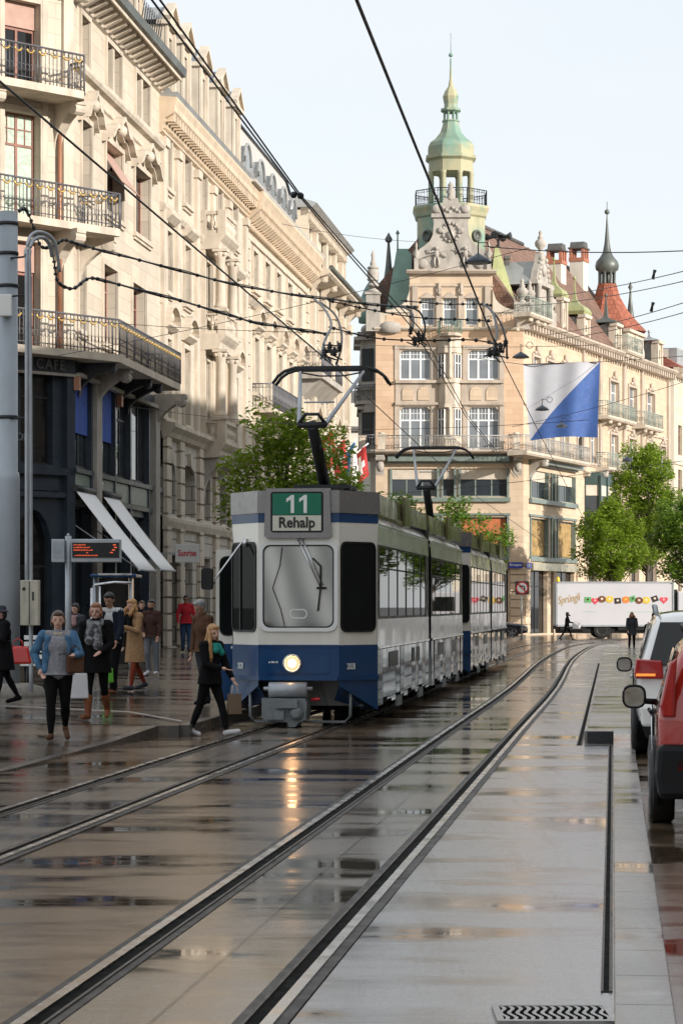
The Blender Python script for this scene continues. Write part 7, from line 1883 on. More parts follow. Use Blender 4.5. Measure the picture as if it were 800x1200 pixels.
mb = MB(); mb.box((-.955,1.78,.30),(-.945,1.79,1.0)); mb.box((-.955,1.0,.5),(-.945,1.01,1.0)); mb.build('door_seam', 'clad', t)
mb = MB(); mb.tube([(0,.5,1.74),(0,.3,1.86)], .008, 5); mb.build('aerial', 'clad', t)
mirror(t, -.96, 2.45, 1.05, 'car_white', w_=.19, h_=.16)
# --- red small car
SR = [(0,.70,.74,.52,.44,.92,.96),(.05,.76,.79,.58,.30,.98,1.24),(.18,.79,.81,.60,.24,1.0,1.50),(.5,.81,.82,.61,.22,.99,1.56),(1.3,.81,.82,.61,.22,.96,1.57),(1.9,.81,.82,.58,.22,.94,1.50),(2.4,.81,.81,.54,.22,.93,1.08),(2.6,.81,.81,.5,.22,.92,.95),(3.25,.76,.76,.5,.25,.80,.82),(3.5,.66,.66,.4,.32,.68,.70),(3.58,.5,.5,.3,.4,.58,.6)]
rp_ = Vector((3.35, 20.55, 0))
t, spt, sec = car('small red car with black lower cladding cut by the right photo edge', 'car', rp_, rzc, 'car_red', SR, 3.58, (.62,2.95), .31, 'cars parked along the kerb', 'small')
for s in (-1, 1):
    mb = MB(); mb.prism([(s*.68,.90),(s*.775,.90),(s*.79,1.0),(s*.715,1.34),(s*.65,1.38),(s*.67,1.1)], -.02, .10, 'n'); mb.build('tail_lamp', 'lens_red', t, bevel=.02)
    mb = MB(); mb.box((s*.50,-.06,.46),(s*.66,-.02,.56)); mb.build('fog_lamp', 'lens_red', t, bevel=.01)
mb = MB(); mb.quad((-.5,-.0,1.04),(.5,.0,1.04),(.48,.155,1.44),(-.48,.155,1.44)); mb.v = [Vector((v.x, v.y-.015, v.z)) for v in mb.v]; mb.build('rear_window', 'carglass', t, solid=.01)
mb = MB(); mb.prism([(-.80,.24),(.80,.24),(.83,.45),(.81,.68),(-.81,.68),(-.83,.45)], -.06, .34, 'n'); mb.build('bumper', 'clad', t, bevel=.05)
for s in (-1, 1):
    mb = MB(); mb.box((s*.80,.95,.22),(s*.835,2.6,.40)); mb.build('side_cladding', 'clad', t, bevel=.012)
    mb = MB(); mb.tube([(s*.56,.3,1.55),(s*.57,.4,1.62),(s*.57,1.5,1.63),(s*.55,1.7,1.56)], .022, 7); mb.build('roof_rail', 'clad', t)
    mb = MB(); mb.tube([(s*.845,.90,.90),(s*.85,1.0,.91),(s*.845,1.10,.90)], .018, 6); mb.tube([(s*.845,1.75,.88),(s*.85,1.85,.89),(s*.845,1.95,.88)], .018, 6); mb.build('door_handle', 'clad', t)
mb = MB(); mb.prism([(1.05,.55),(1.12,.55),(2.0,.86),(2.0,.92),(1.9,.92)], -.838, -.826, 'u'); mb.build('side_sticker', 'silver', t)
mb = MB(); mb.box((-.832,1.40,.30),(-.822,1.41,.95)); mb.box((-.832,.68,.55),(-.822,.69,.95)); mb.build('door_seam', 'clad', t)
mirror(t, -.88, 1.98, 1.0, 'clad', w_=.20, h_=.18)
# --- dark car behind the tram, heading right
dpos = at(613.5, 0, 139)
t, spt, sec = car('dark blue car nosing out behind the second tram car', 'car', Vector((dpos.x-4.3, 139.5, 0)), -math.pi/2, 'car_navy', [(y,a*.95,b*.95,c,d,e*.9,f*.83) for y,a,b,c,d,e,f in SU], 4.55, (.85,3.6), .32, None, 'nav')
for s in (-1, 1):
    mb = MB(); mb.ball((s*.62,4.38,.66), (.16,.12,.09), 10, 6); mb.build('headlight', 'lens_clear', t)
# ================================================================ truck
YK = 141.0; sk = F/YK
tx0, tx1 = at(652,0,YK).x, at(789,0,YK).x; zt, zb = at(0,682,YK).z, at(0,733.5,YK).z
t = thing('truck', 'white box truck with a gold script name and a row of pastry pictures', 'truck', (tx0, YK, 0))
mb = MB(); mb.box((tx0,YK,zb),(tx1,YK+2.45,zt)); bo = mb.build('cargo_box', 'truckwhite', t, bevel=.04)
mb = MB(); mb.box((tx0-.01,YK-.03,zt-.06),(tx1+.01,YK,zt+.02)); mb.box((tx0-.01,YK-.03,zb-.04),(tx1+.01,YK,zb+.06)); mb.box((tx0-.03,YK-.03,zb),(tx0+.06,YK+.03,zt)); mb.box((tx1-.06,YK-.03,zb),(tx1+.02,YK+.03,zt)); mb.build('box_rim', 'greymetal', bo)
mb = MB(); mb.box((tx0+.1,YK+.2,zb-.42),(tx1+1.8,YK+2.2,zb-.02)); mb.box((tx0+.2,YK+.05,.45),(tx0+1.6,YK+.12,.9)); mb.box((tx0+3.4,YK+.05,.45),(tx1-.2,YK+.3,.95)); mb.box((tx0,YK+.1,.5),(tx0+.12,YK+2.3,zb)); mb.build('chassis', 'dark_under', t)
for x in (at(705.5,0,YK).x, tx1+.9):
    for y in (YK+.06, YK+2.1):
        mb = MB(); mb.lathe([(.30,0),(.45,.0),(.49,.05),(.49,.25),(.4,.3)], (x,y,.49), 26, False, axis='y'); w = mb.build('wheel', 'tyre', t)
        mb = MB(); mb.lathe([(.29,-.005),(.2,.06),(.08,.02),(0,.0)], (x,y,.49), 18, False, axis='y', cap=False); mb.build('rim', 'rim', w)
mb = MB(); cx0, cx1 = tx1+.25, tx1+2.2
mb.prism([(cx0,.7),(cx1,.7),(cx1+.05,1.5),(cx1-.25,2.55),(cx0,2.6)], YK+.1, YK+2.35, 'n'); cb = mb.build('cab', 'truckwhite', t, bevel=.06)
mb = MB(); mb.quad((cx0+.35,YK+.085,1.5),(cx1-.2,YK+.085,1.5),(cx1-.45,YK+.085,2.3),(cx0+.35,YK+.085,2.3)); mb.quad((cx1+.06,YK+.3,1.5),(cx1+.06,YK+2.1,1.5),(cx1-.18,YK+2.1,2.4),(cx1-.18,YK+.3,2.4)); mb.build('cab_window', 'carglass', cb)
mb = MB(); mb.box((tx1+.02,YK+.25,1.0),(tx1+.25,YK+2.2,2.7)); mb.build('cab_gap', 'dark_under', t)
mb = MB(); mb.lathe([(.10,0),(.10,.12),(.06,.26),(.0,.3)], (at(651,0,YK).x+.15, YK+.3, zt), 10); mb.build('beacon', 'beacon', t)
mb = MB(); mb.box((tx0+.1,YK-.02,.62),(tx0+.16,YK+.02,zb)); mb.box((tx0-.02,YK-.01,.85),(tx0+.06,YK+.03,1.25)); mb.build('tail_light', 'lens_red', t)
O = Vector(ORG[t.name]); fy = YK-.012
c = at(666,702,YK); put_text('Sprüngli', .62, 'goldpaint', bo, (c.x-O.x, fy-O.y, c.z-O.z), (1,0,.18), (-.18,0,1), ext=.004, shear=.35, sx=.62, name='lettering')
cols = [('green',0),('redp',3),('brownp',1),('yellowp',2),('darkp',0),('orangep',2),('green',0),('brownp',1),('yellowp',2),('darkp',0),('redp',3)]
xs = [688.5,697,705,714,723.5,733,741,748.5,757,767,777.5]
for k, ((m, sh), x) in enumerate(zip(cols, xs)):
    c = at(x, 703+1.2*math.sin(k*1.9), YK); r_ = .20; a0 = .4*math.sin(k*2.3)
    mb = MB()
    if sh == 0: P = [(c.x+r_*1.25*math.cos(a0+math.pi/4+math.pi/2*i), c.z+r_*1.1*math.sin(a0+math.pi/4+math.pi/2*i)) for i in range(4)]
    elif sh == 3: P = [(c.x+(16*math.sin(u)**3)/16*r_*1.15, c.z+(13*math.cos(u)-5*math.cos(2*u)-2*math.cos(3*u)-math.cos(4*u))/16*r_*1.05) for u in [2*math.pi*i/20 for i in range(20)]]
    else: P = [(c.x+r_*1.1*math.cos(2*math.pi*i/16), c.z+r_*.95*math.sin(2*math.pi*i/16)) for i in range(16)]
    mb.prism(P, YK-.018, YK-.004, 'n'); o = mb.build('pastry_picture', m, bo)
    mb = MB(); P = [(c.x+.07*math.cos(2*math.pi*i/8), c.z+.02+.06*math.sin(2*math.pi*i/8)) for i in range(8)]; mb.prism(P, YK-.024, YK-.016, 'n'); mb.build('pastry_centre', {'green':'darkp','redp':'pinkp','brownp':'cremep','yellowp':'cremep','darkp':'cremep','orangep':'yellowp'}[m], o)
mb = MB()
q = random.Random(4)
for xa, xb, zz in ((682,697,717),(735,775,717)):
    x = at(xa,0,YK).x
    while x < at(xb,0,YK).x: w_ = q.uniform(.02,.05); c = at(xa, zz, YK); mb.box((x,YK-.008,c.z-.015),(x+w_,YK-.002,c.z+.02)); x += w_+.03
mb.build('small_print', 'palegreen', bo)
# ================================================================ people
import numpy as np
def cloth(name, c, c2=None, sc=30, rough=.85, bmp=.4):
    m, nt, b = new_mat(name); co = coords(nt)
    n = noise_tex(nt, co, sc, 4); n2 = noise_tex(nt, coords(nt, 'Object', (1,1,.5)), 7, 3)
    c2 = c2 or tuple(x*.7 for x in c)
    col = mixc(nt, ramp(nt, n, [(.35, 0.), (.65, 1.)]), c, c2); col = mixc(nt, ramp(nt, n2, [(.45, 0.), (.7, .5)]), col, tuple(x*.5 for x in c))
    nt.links.new(col, b.inputs['Base Color']); b.inputs['Roughness'].default_value = rough; b.inputs['Specular IOR Level'].default_value = .15
    p = bump(nt, b, n2, bmp, .05); bump(nt, b, n, .2, .004, p); return m
def plaid(name):
    m, nt, b = new_mat(name); co = coords(nt, 'Object', (1,1,1), (R(20),R(30),0))
    ck = nd(nt, 'ShaderNodeTexChecker', Scale=12.0); nt.links.new(co, ck.inputs[0]); ck.inputs[1].default_value = (.25,.25,.26,1); ck.inputs[2].default_value = (.04,.04,.045,1)
    nt.links.new(mixc(nt, ramp(nt, noise_tex(nt, co, 14), [(.4,0.),(.6,.7)]), ck.outputs[0], (.10,.10,.11)), b.inputs['Base Color']); b.inputs['Roughness'].default_value = .9; return m
M['skin_l'] = plain('fair_skin', (.56,.33,.25), .5, var=.06, scale=30); M['skin_d'] = plain('tanned_skin', (.36,.19,.12), .5, var=.06, scale=30)
M['eye'] = plain('dark_eye', (.02,.015,.012), .25); M['lip'] = plain('lips', (.42,.12,.11), .4)
for nm, c in (('hair_blond', (.52,.27,.10)), ('hair_black', (.015,.012,.01)), ('hair_brown', (.09,.045,.025)), ('hair_red', (.33,.13,.06)), ('hair_grey', (.38,.37,.36))):
    m, nt, b = new_mat(nm); co = coords(nt, 'Object', (30,30,2)); n = noise_tex(nt, co, 2, 4)
    nt.links.new(mixc(nt, ramp(nt, n, [(.35,0.),(.65,1.)]), c, tuple(x*.5 for x in c)), b.inputs['Base Color']); b.inputs['Roughness'].default_value = .45; bump(nt, b, n, .6, .01); M[nm] = m
for nm, c in (('c_black', (.006,.006,.007)), ('c_navy', (.015,.02,.035)), ('c_grey', (.30,.30,.33)), ('c_white', (.6,.6,.6)), ('c_tan', (.42,.25,.13)), ('c_leather', (.07,.035,.028)), ('c_jean', (.05,.09,.17)), ('c_greyjean', (.17,.18,.20)), ('c_red', (.50,.03,.04)), ('c_brownboot', (.24,.09,.04)), ('c_rust', (.25,.05,.025)), ('c_cream', (.5,.42,.32)), ('c_dgrey', (.06,.065,.08)), ('c_teal', (.03,.28,.24)), ('c_pink', (.42,.25,.25)), ('c_brown', (.12,.06,.035))):
    M[nm] = cloth(nm.replace('c_', 'cloth_'), c)
M['c_denim'] = cloth('cloth_denim', (.10,.22,.36), (.05,.11,.20), 12); M['c_plaid'] = plaid('plaid_wool')
M['c_bagred'] = plain('red_leather', (.55,.02,.015), .35, coat=.4); M['c_bagblack'] = plain('black_leather', (.015,.013,.013), .35, coat=.3); M['c_shoe'] = plain('white_sneaker', (.55,.53,.54), .6); M['c_paper'] = plain('white_paper_bag', (.62,.62,.64), .6, var=.08); M['c_kraft'] = plain('brown_paper_bag', (.16,.11,.07), .7); M['c_green'] = plain('green_plastic_bag', (.15,.5,.05), .4); M['c_pinkshoe'] = plain('pink_sneaker_trim', (.5,.12,.22), .6)
def capsule(mb, p1, r1, p2, r2, seg=12):
    p1, p2 = Vector(p1), Vector(p2); d = (p2-p1); d = d.normalized() if d.length > 1e-6 else Vector((0,0,1))
    mb.tube([p1-d*r1*.97, p1-d*r1*.7, p1-d*r1*.3, p1, p2, p2+d*r2*.3, p2+d*r2*.7, p2+d*r2*.97], [r1*.24, r1*.71, r1*.95, r1, r2, r2*.95, r2*.71, r2*.24], seg)
def blob(name, shapes, mats, parent, voxel=.011, smooth_=2, paint=()):
    """shapes: ('C',p1,r1,p2,r2,mi) | ('E',c,r3,mi) | ('S',[(rx,ry,z)],cx,cy,mi) fused into ONE surface"""
    mb = MB()
    for s in shapes:
        if s[0] == 'C': capsule(mb, *s[1:5])
        elif s[0] == 'E': mb.ball(s[1], s[2], 16, 10)
        else:
            n = 20; rings = [mb.V(*[(s[2]+rx*math.cos(2*math.pi*k/n), s[3]+(oy[0] if oy else 0)+ry*math.sin(2*math.pi*k/n), z) for k in range(n)]) for rx, ry, z, *oy in s[1]]
            for a, b in zip(rings, rings[1:]):
                for k in range(n): mb.face((a+k, a+(k+1) % n, b+(k+1) % n, b+k))
            mb.face([rings[0]+k for k in range(n)]); mb.face([rings[-1]+k for k in range(n-1, -1, -1)])
    o = mb.build(name, mats, parent)
    md = o.modifiers.new('r', 'REMESH'); md.mode = 'VOXEL'; md.voxel_size = voxel; md.use_smooth_shade = True
    if smooth_: sm = o.modifiers.new('s', 'SMOOTH'); sm.factor = .5; sm.iterations = smooth_
    dg = bpy.context.evaluated_depsgraph_get(); me = bpy.data.meshes.new_from_object(o.evaluated_get(dg)); o.modifiers.clear()
    old = o.data; o.data = me; bpy.data.meshes.remove(old)
    if len(me.materials) == 0:
        for m in mats: me.materials.append(M[m])
    n = len(me.polygons); C = np.empty(n*3); me.polygons.foreach_get('center', C); C = C.reshape(-1, 3)
    if len(mats) > 1 and n:
        best = np.full(n, 1e9); mi = np.zeros(n, int)
        for s in shapes:
            if s[0] == 'C':
                a, b = np.array(s[1][:]), np.array(s[3][:]); ab = b-a; t = np.clip(((C-a)@ab)/max(ab@ab, 1e-9), 0, 1)
                d = np.linalg.norm(C-(a+t[:, None]*ab), axis=1)-(s[2]+(s[4]-s[2])*t)
            elif s[0] == 'E': r = np.array(s[2]); d = (np.linalg.norm((C-np.array(s[1][:]))/r, axis=1)-1)*r.min()
            else: d = np.full(n, .02)
            k = d < best; best[k] = d[k]; mi[k] = s[-1]
        for c, r, m in paint:
            k = np.linalg.norm((C-np.array(c[:]))/np.array(r), axis=1) < 1; mi[k] = m
        me.polygons.foreach_set('material_index', mi.astype(np.int32))
    me.polygons.foreach_set('use_smooth', np.ones(n, bool)); me.update(); return o
def person(label, px, py, top, fwd, spec, pose, ground=None, group='pedestrians', Yf=None):
    z = .2
    for _ in range(4):
        Y = Yf or F*(H-z)/(py-HZ); X = (px-400)/F*Y; z = ground if ground is not None else gz(X, Y)
    s_ = F/Y; h = spec.get('h') or (at(0, top, Y).z-z)/1.0
    vox = max(.008, .55/s_)
    t = local_thing('person', label, 'person', (X, Y, z), group, math.atan2(-fwd[0], fwd[1]))
    g = lambda k, d=0: pose.get(k, d)
    w = spec.get('w', 1.0); lean = R(g('lean', 3))
    Pv = Vector((0,0,.525*h)); J = {}
    J['pel'] = Pv; up = Vector((0, math.sin(lean), math.cos(lean)))
    J['waist'] = Pv+up*.09*h; J['chest'] = Pv+up*.2*h; J['neck'] = Pv+up*.315*h; hd = R(g('head', 8))
    J['head'] = J['neck']+Vector((0, math.sin(hd), math.cos(hd)))*.085*h
    low = 9
    for s, n in ((-1,'L'), (1,'R')):
        hip = Pv+Vector((s*.052*h,0,-.01*h)); a = R(g('th'+n)); kn = hip+Vector((s*.004*h, math.sin(a), -math.cos(a)))*.238*h
        b = a-R(g('kn'+n, 4)); an = kn+Vector((0, math.sin(b), -math.cos(b)))*.235*h; fp = R(g('ft'+n, 0))
        toe = an+Vector((s*.15*.12*h, math.cos(fp)*.105*h, -.012*h+math.sin(fp)*.1*h))
        J['hip'+n], J['knee'+n], J['ank'+n], J['toe'+n] = hip, kn, an, toe; low = min(low, an.z-.038*h, toe.z-.020*h)
        sh = J['chest']+up*.085*h+Vector((s*.100*h*w**.5,0,0)); a, ab = R(g('sh'+n, 2)), R(g('ab'+n, 9)); e = R(g('el'+n, 12)); ci = R(g('in'+n, 4))
        el = sh+Vector((s*math.sin(ab), math.sin(a)*math.cos(ab), -math.cos(a)*math.cos(ab)))*.168*h
        hv = Vector((-s*math.sin(ci), math.sin(a+e)*math.cos(ci), -math.cos(a+e)*math.cos(ci))); wr_ = el+hv*.142*h
        J['sh'+n], J['el'+n], J['wr'+n], J['hv'+n] = sh, el, wr_, hv
    for k in list(J):
        if not k.startswith('hv'): J[k] = J[k]-Vector((0,0,low))
    up_ = up; hp = J['head']; fy_ = Vector((0,1,0))
    turn = R(g('turn', 0)); Rt = Matrix.Rotation(turn, 3, 'Z')@Matrix.Rotation(-hd, 3, 'X'); hl = lambda x, y, z_: hp+Rt@(Vector((x, y, z_))*h)
    B = [('E', J['pel']+up*.01*h, (.098*h*w,.068*h*w,.070*h), 1), ('C', J['pel']+up*.03*h, .068*h*w, J['waist']+up*.03*h, .062*h*w, 1), ('E', J['chest'], (.095*h*w,.064*h*w,.095*h), 1),
         ('C', J['shL'], .033*h, J['shR'], .033*h, 1), ('C', J['chest']+up*.09*h, .045*h, J['neck'], .034*h, 1), ('C', J['neck']-up*.01*h, .030*h, hp-Vector((0,.004*h,.02*h)), .030*h, 0)]
    for s, n in ((-1,'L'), (1,'R')):
        B += [('C', J['hip'+n], .053*h*w, J['knee'+n], .032*h*w**.7, 2), ('C', J['knee'+n], .031*h*w**.7, J['knee'+n].lerp(J['ank'+n], .35), .033*h*w**.7, 2), ('C', J['knee'+n].lerp(J['ank'+n], .35), .033*h*w**.7, J['ank'+n], .019*h, 2), ('C', J['ank'+n]-Vector((0,.012*h,.012*h)), .021*h, J['toe'+n], .017*h, 3),
              ('C', J['sh'+n], .030*h*w**.5, J['el'+n], .023*h*w**.5, 1), ('C', J['el'+n], .0225*h*w**.5, J['wr'+n], .0145*h, 1)]
        hv = J['hv'+n]; W_ = J['wr'+n]; side = hv.cross(fy_ if abs(hv.y) < .8 else Vector((0,0,1))).normalized(); nr = side.cross(hv).normalized()
        pc = W_+hv*.030*h; B.append(('C', W_, .0125*h, pc, .0175*h, 0))
        for k in range(4):
            o_ = side*(k-1.5)*.0095*h; L = (.026,.030,.028,.022)[k]*h; a = pc+hv*.018*h+o_; b = a+hv*L*.9-nr*L*.15*s*0+fy_*L*.2; c = b+hv*L*.55+fy_*L*.55
            B += [('C', a, .0052*h, b, .0048*h, 0), ('C', b, .0048*h, c, .0042*h, 0)]
        th = W_+hv*.012*h+side*.012*h; B.append(('C', th, .0062*h, th+hv*.028*h+side*.018*h*(1)+fy_*.008*h, .005*h, 0))
    B += [('E', hl(0,-.004,.012), (.046*h,.056*h,.058*h), 0), ('E', hl(0,.014,-.022), (.034*h,.038*h,.040*h), 0), ('E', hl(0,.030,-.045), (.018*h,.018*h,.016*h), 0), ('C', hl(0,.050,.004), .006*h, hl(0,.059,-.013), .008*h, 0),
          ('E', hl(-.046,-.004,-.004), (.006*h,.012*h,.018*h), 0), ('E', hl(.046,-.004,-.004), (.006*h,.012*h,.018*h), 0), ('E', hl(0,.046,-.030), (.014*h,.008*h,.006*h), 0)]
    pt = [(hl(-.019,.047,.003), (.0075*h,.02*h,.003*h), 4), (hl(.019,.047,.003), (.0075*h,.02*h,.003*h), 4), (hl(0,.053,-.031), (.013*h,.02*h,.005*h), 5), (hl(-.019,.05,.015), (.012*h,.02*h,.003*h), 6), (hl(.019,.05,.015), (.012*h,.02*h,.003*h), 6)]
    if spec.get('beard'): pt = [(hl(0,.03,-.045), (.035*h,.045*h,.022*h), 6)]+pt
    hair = spec.get('hair', 'hair_brown')
    blob('body', B, [spec.get('skin', 'skin_l'), spec['top'], spec['legs'], spec['shoe'], 'eye', 'lip', hair], t, vox, 2, pt)
    # hair
    hs = [('E', hl(0,-.014,.022), (.051*h,.056*h,.056*h), 0), ('E', hl(0,.018,.048), (.036*h,.034*h,.024*h), 0)]
    if not spec.get('short'): hs += [('C', hl(-.044,-.01,.01), .014*h, hl(-.046,-.01,-.04), .012*h, 0), ('C', hl(.044,-.01,.01), .014*h, hl(.046,-.01,-.04), .012*h, 0), ('E', hl(0,-.035,-.02), (.042*h,.03*h,.05*h), 0)]
    L = spec.get('long', 0)
    if L:
        for k in range(9):
            x = -.048+.012*k; f_ = .02*math.cos(k*1.3)
            hs.append(('C', hl(x,-.035+abs(x)*.5,.0), .016*h, hl(x*1.5+f_*.4,-.045+abs(x)*.9,-L*.6), .016*h, 0)); hs.append(('C', hl(x*1.5+f_*.4,-.045+abs(x)*.9,-L*.6), .016*h, hl(x*1.5+f_*.7,-.04+abs(x)*1.1,-L), .009*h, 0))
        for s in spec.get('front', (-1,1)):
            hs += [('C', hl(s*.045,.012,.0), .015*h, hl(s*.062,.058,-L*.5), .024*h, 0), ('C', hl(s*.062,.058,-L*.5), .024*h, hl(s*.058,.088,-L*.9), .022*h, 0), ('C', hl(s*.058,.088,-L*.9), .021*h, hl(s*.05,.092,-L*1.2), .008*h, 0)]
    if spec.get('bun'): hs.append(('E', hl(0,-.06,.045), (.028*h,.026*h,.026*h), 0))
    if spec.get('hat'):
        blob('hat', [('S', [(.06*h,.065*h,hp.z+.012*h),(.078*h,.085*h,hp.z+.010*h),(.078*h,.085*h,hp.z+.018*h),(.056*h,.062*h,hp.z+.032*h),(.052*h,.056*h,hp.z+.07*h),(.03*h,.03*h,hp.z+.08*h)], hp.x, hp.y, 0)], [spec['hat']], t, vox, 1)
    blob('hair', hs, [hair], t, vox, 1)
    # garments
    def tors(r0, drop, open_=False, flare=1.0, zt=.0):
        zc = J['pel'].z; S_ = [('C', J['shL'], (.036+r0)*h, J['shR'], (.036+r0)*h, 0), ('E', J['chest'], ((.098+r0)*h*w,(.068+r0)*h*w,.1*h), 0), ('C', J['waist'], (.066+r0)*h*w, J['chest'], (.068+r0)*h*w, 0)]
        prof = [((.082+r0)*h*w,(.062+r0)*h*w,J['waist'].z+.03*h, J['waist'].y), ((.100+r0)*h*w,(.074+r0)*h*w,zc, J['pel'].y), ((.100+r0+.03*(flare))*h*w,(.074+r0+.04*flare)*h*w,zc-drop*h, J['pel'].y)]
        S_.append(('S', prof[::-1], 0, 0, 0)); return S_
    def sleeves(r0, cuff=1.0):
        S_ = []
        for n in 'LR': S_ += [('C', J['sh'+n], (.034+r0)*h*w**.5, J['el'+n], (.028+r0)*h*w**.5, 0), ('C', J['el'+n], (.0275+r0)*h*w**.5, J['el'+n].lerp(J['wr'+n], cuff), (.019+r0)*h, 0)]
        return S_
    for it in spec.get('wear', ()):
        k, m = it[0], it[1]
        if k == 'jacket': blob('jacket', tors(.006, .02)+sleeves(.003, .93)+[('C', J['neck']-up*.012*h, .042*h, J['neck']+up*.006*h, .040*h, 0)], [m], t, vox, 2)
        if k == 'coat': blob('coat', tors(.010, it[2], flare=it[3] if len(it) > 3 else .6)+sleeves(.006, .95)+[('C', J['neck']-up*.014*h, .045*h, J['neck']+up*.006*h, .042*h, 0)], [m], t, vox, 2)
        if k == 'shirt': blob('shirt', tors(.002, .02, flare=.25), [m], t, vox, 2)
        if k == 'openjacket':
            S_ = sleeves(.004, .93)
            for s in (-1, 1): S_ += [('C', J['chest']+Vector((s*.062*h*w,.045*h,.06*h)), .026*h, J['pel']+Vector((s*.080*h*w,.045*h,.015*h)), .028*h, 0), ('C', J['chest']+Vector((s*.07*h*w,-.03*h,.07*h)), .045*h, J['pel']+Vector((s*.065*h*w,-.03*h,.02*h)), .040*h, 0)]
            S_ += [('C', J['shL'], .035*h, J['shR'], .035*h, 0), ('E', J['chest']-Vector((0,.03*h,0)), (.08*h*w,.05*h,.1*h), 0)]
            blob('jacket', S_, [m], t, vox, 2)
        if k == 'scarf':
            c = J['neck']; S_ = []
            for a in range(8):
                x, y = math.cos(a*math.pi/4), math.sin(a*math.pi/4); x2, y2 = math.cos((a+1)*math.pi/4), math.sin((a+1)*math.pi/4); q_ = it[2]
                S_.append(('C', c+Vector((x*.045*h*q_,y*.042*h*q_,-.012*h-.012*h*y)), .022*h*q_, c+Vector((x2*.045*h*q_,y2*.042*h*q_,-.012*h-.012*h*y2)), .022*h*q_, 0))
            if it[3]: S_ += [('C', c+Vector((-.02*h,.065*h,-.03*h)), .026*h*q_, c+Vector((-.035*h,.085*h,-it[3]*h)), .034*h*q_, 0), ('C', c+Vector((.03*h,.065*h,-.03*h)), .026*h*q_, c+Vector((.04*h,.085*h,-it[3]*.8*h)), .032*h*q_, 0)]
            blob('scarf', S_, [m], t, vox, 2)
        if k == 'boots':
            for n in 'LR': blob('boot', [('C', J['knee'+n].lerp(J['ank'+n], it[2]), .037*h*w**.7, J['ank'+n], .026*h, 0), ('C', J['ank'+n]-Vector((0,.014*h,.012*h)), .026*h, J['toe'+n]+Vector((0,.008*h,0)), .020*h, 0)]+([('C', J['ank'+n]-Vector((0,.022*h,.01*h)), .010*h, J['ank'+n]-Vector((0,.022*h,.04*h)), .006*h, 0)] if len(it) > 3 else []), [m], t, vox, 1)
        if k == 'shoes':
            for n in 'LR': blob('shoe', [('C', J['ank'+n]-Vector((0,.016*h,.014*h)), .025*h, J['toe'+n]+Vector((0,.010*h,0)), .021*h, 0), ('C', J['ank'+n], .023*h, J['ank'+n]+Vector((0,.02*h,-.01*h)), .022*h, 0)], [m], t, vox, 1)
        if k == 'trousers':
            S_ = [('E', J['pel'], (.104*h*w,.076*h*w,.072*h), 0)]
            for n in 'LR': S_ += [('C', J['hip'+n], .058*h*w, J['knee'+n], .041*h*w, 0), ('C', J['knee'+n], .041*h*w, J['ank'+n]+Vector((0,0,.012*h)), .033*h, 0)]
            blob('trousers', S_, [m], t, vox, 2)
        if k == 'glasses':
            mb = MB()
            for s in (-1, 1): mb.tube([hl(s*.021+.014*math.cos(a), .060, .003+.010*math.sin(a)) for a in [2*math.pi*i/10 for i in range(11)]], .0022*h/1.7 if m != 'eye' else .003, 4, cap=False); mb.tube([hl(s*.034,.058,.006), hl(s*.047,.0,.006)], .002, 4)
            if it[2:]:
                for s in (-1, 1): mb.poly([hl(s*.021+.014*math.cos(a), .061, .003+.010*math.sin(a)) for a in [2*math.pi*i/10 for i in range(10)]])
            mb.build('glasses', 'black', t)
    if spec.get('strap'):
        mb = MB(); mb.tube([J['shL']+Vector((0,.0,.045*h)), J['chest']+Vector((.0,.085*h*w,0)), J['pel']+Vector((.10*h,.03*h,.03*h))], .012, 5); mb.build('strap', 'c_bagblack', t)
    bpy.context.view_layer.update()
    t['_h'] = 0; del t['_h']
    return t, J, h
def wp(t, v): return Matrix.Translation(t.location)@Matrix.Rotation(t.rotation_euler.z, 4, 'Z')@Vector(v)
def bag(label, cat, pos, w_, d_, hh, m, handle=.12, taper=.85, bv=.006, rz=0, group=None, soft=0, name='shopping_bag', hm=None, hr=.006):
    """hangs below pos (the hand)"""
    t = local_thing(name, label, cat, pos, group, rz); z1 = -handle; z0 = z1-hh
    mb = MB(); a, b = w_/2, d_/2
    if soft: o = blob('bag_body', [('C', Vector((-a*.7,0,z0+hh*.3)), hh*.32, Vector((a*.7,0,z0+hh*.3)), hh*.32, 0), ('C', Vector((-a*.5,0,z1-hh*.2)), hh*.16, Vector((a*.5,0,z1-hh*.2)), hh*.16, 0)], [m], t, .012, 2)
    else:
        N = 6
        def q(s, r_): 
            x = a*(1+(taper-1)*(1-r_)); return x
        i = mb.V((-a*taper,-b,z0),(a*taper,-b,z0),(a*taper,b,z0),(-a*taper,b,z0),(-a,-b*.5,z1),(a,-b*.5,z1),(a,b*.5,z1),(-a,b*.5,z1))
        for f_ in ((0,1,2,3),(0,1,5,4),(1,2,6,5),(2,3,7,6),(3,0,4,7),(4,5,6,7)): mb.face([i+k for k in f_])
        mb.build('bag_body', m, t, bevel=bv)
    hb = MB()
    for y in (-b*.4, b*.4): hb.tube([(-a*.5,y,z1-.01),(-a*.35,y,z1*.35),(0,y*.3,.0),(a*.35,y,z1*.35),(a*.5,y,z1-.01)], hr, 6)
    hb.build('handle', hm or m, t); return t
def hand(J, n, h): return J['wr'+n]+J['hv'+n]*.055*h
SK = {'skin': 'skin_l'}
t, J, h = person('woman with long blond hair in black stepping off the kerb in front of the tram', 246, 863, 728, (.80,-.6), dict(top='c_black', legs='c_black', shoe='c_shoe', hair='hair_blond', long=.22, w=1.08, front=(1,1), wear=(('coat','c_black',.05,.25),('scarf','c_teal',.9,.09),('shoes','c_shoe'))), dict(thL=21, knL=6, thR=-17, knR=10, ftR=-14, ftL=10, shR=14, elR=62, inR=28, shL=14, elL=22, abL=12, turn=-12, head=14), ground=0.0)
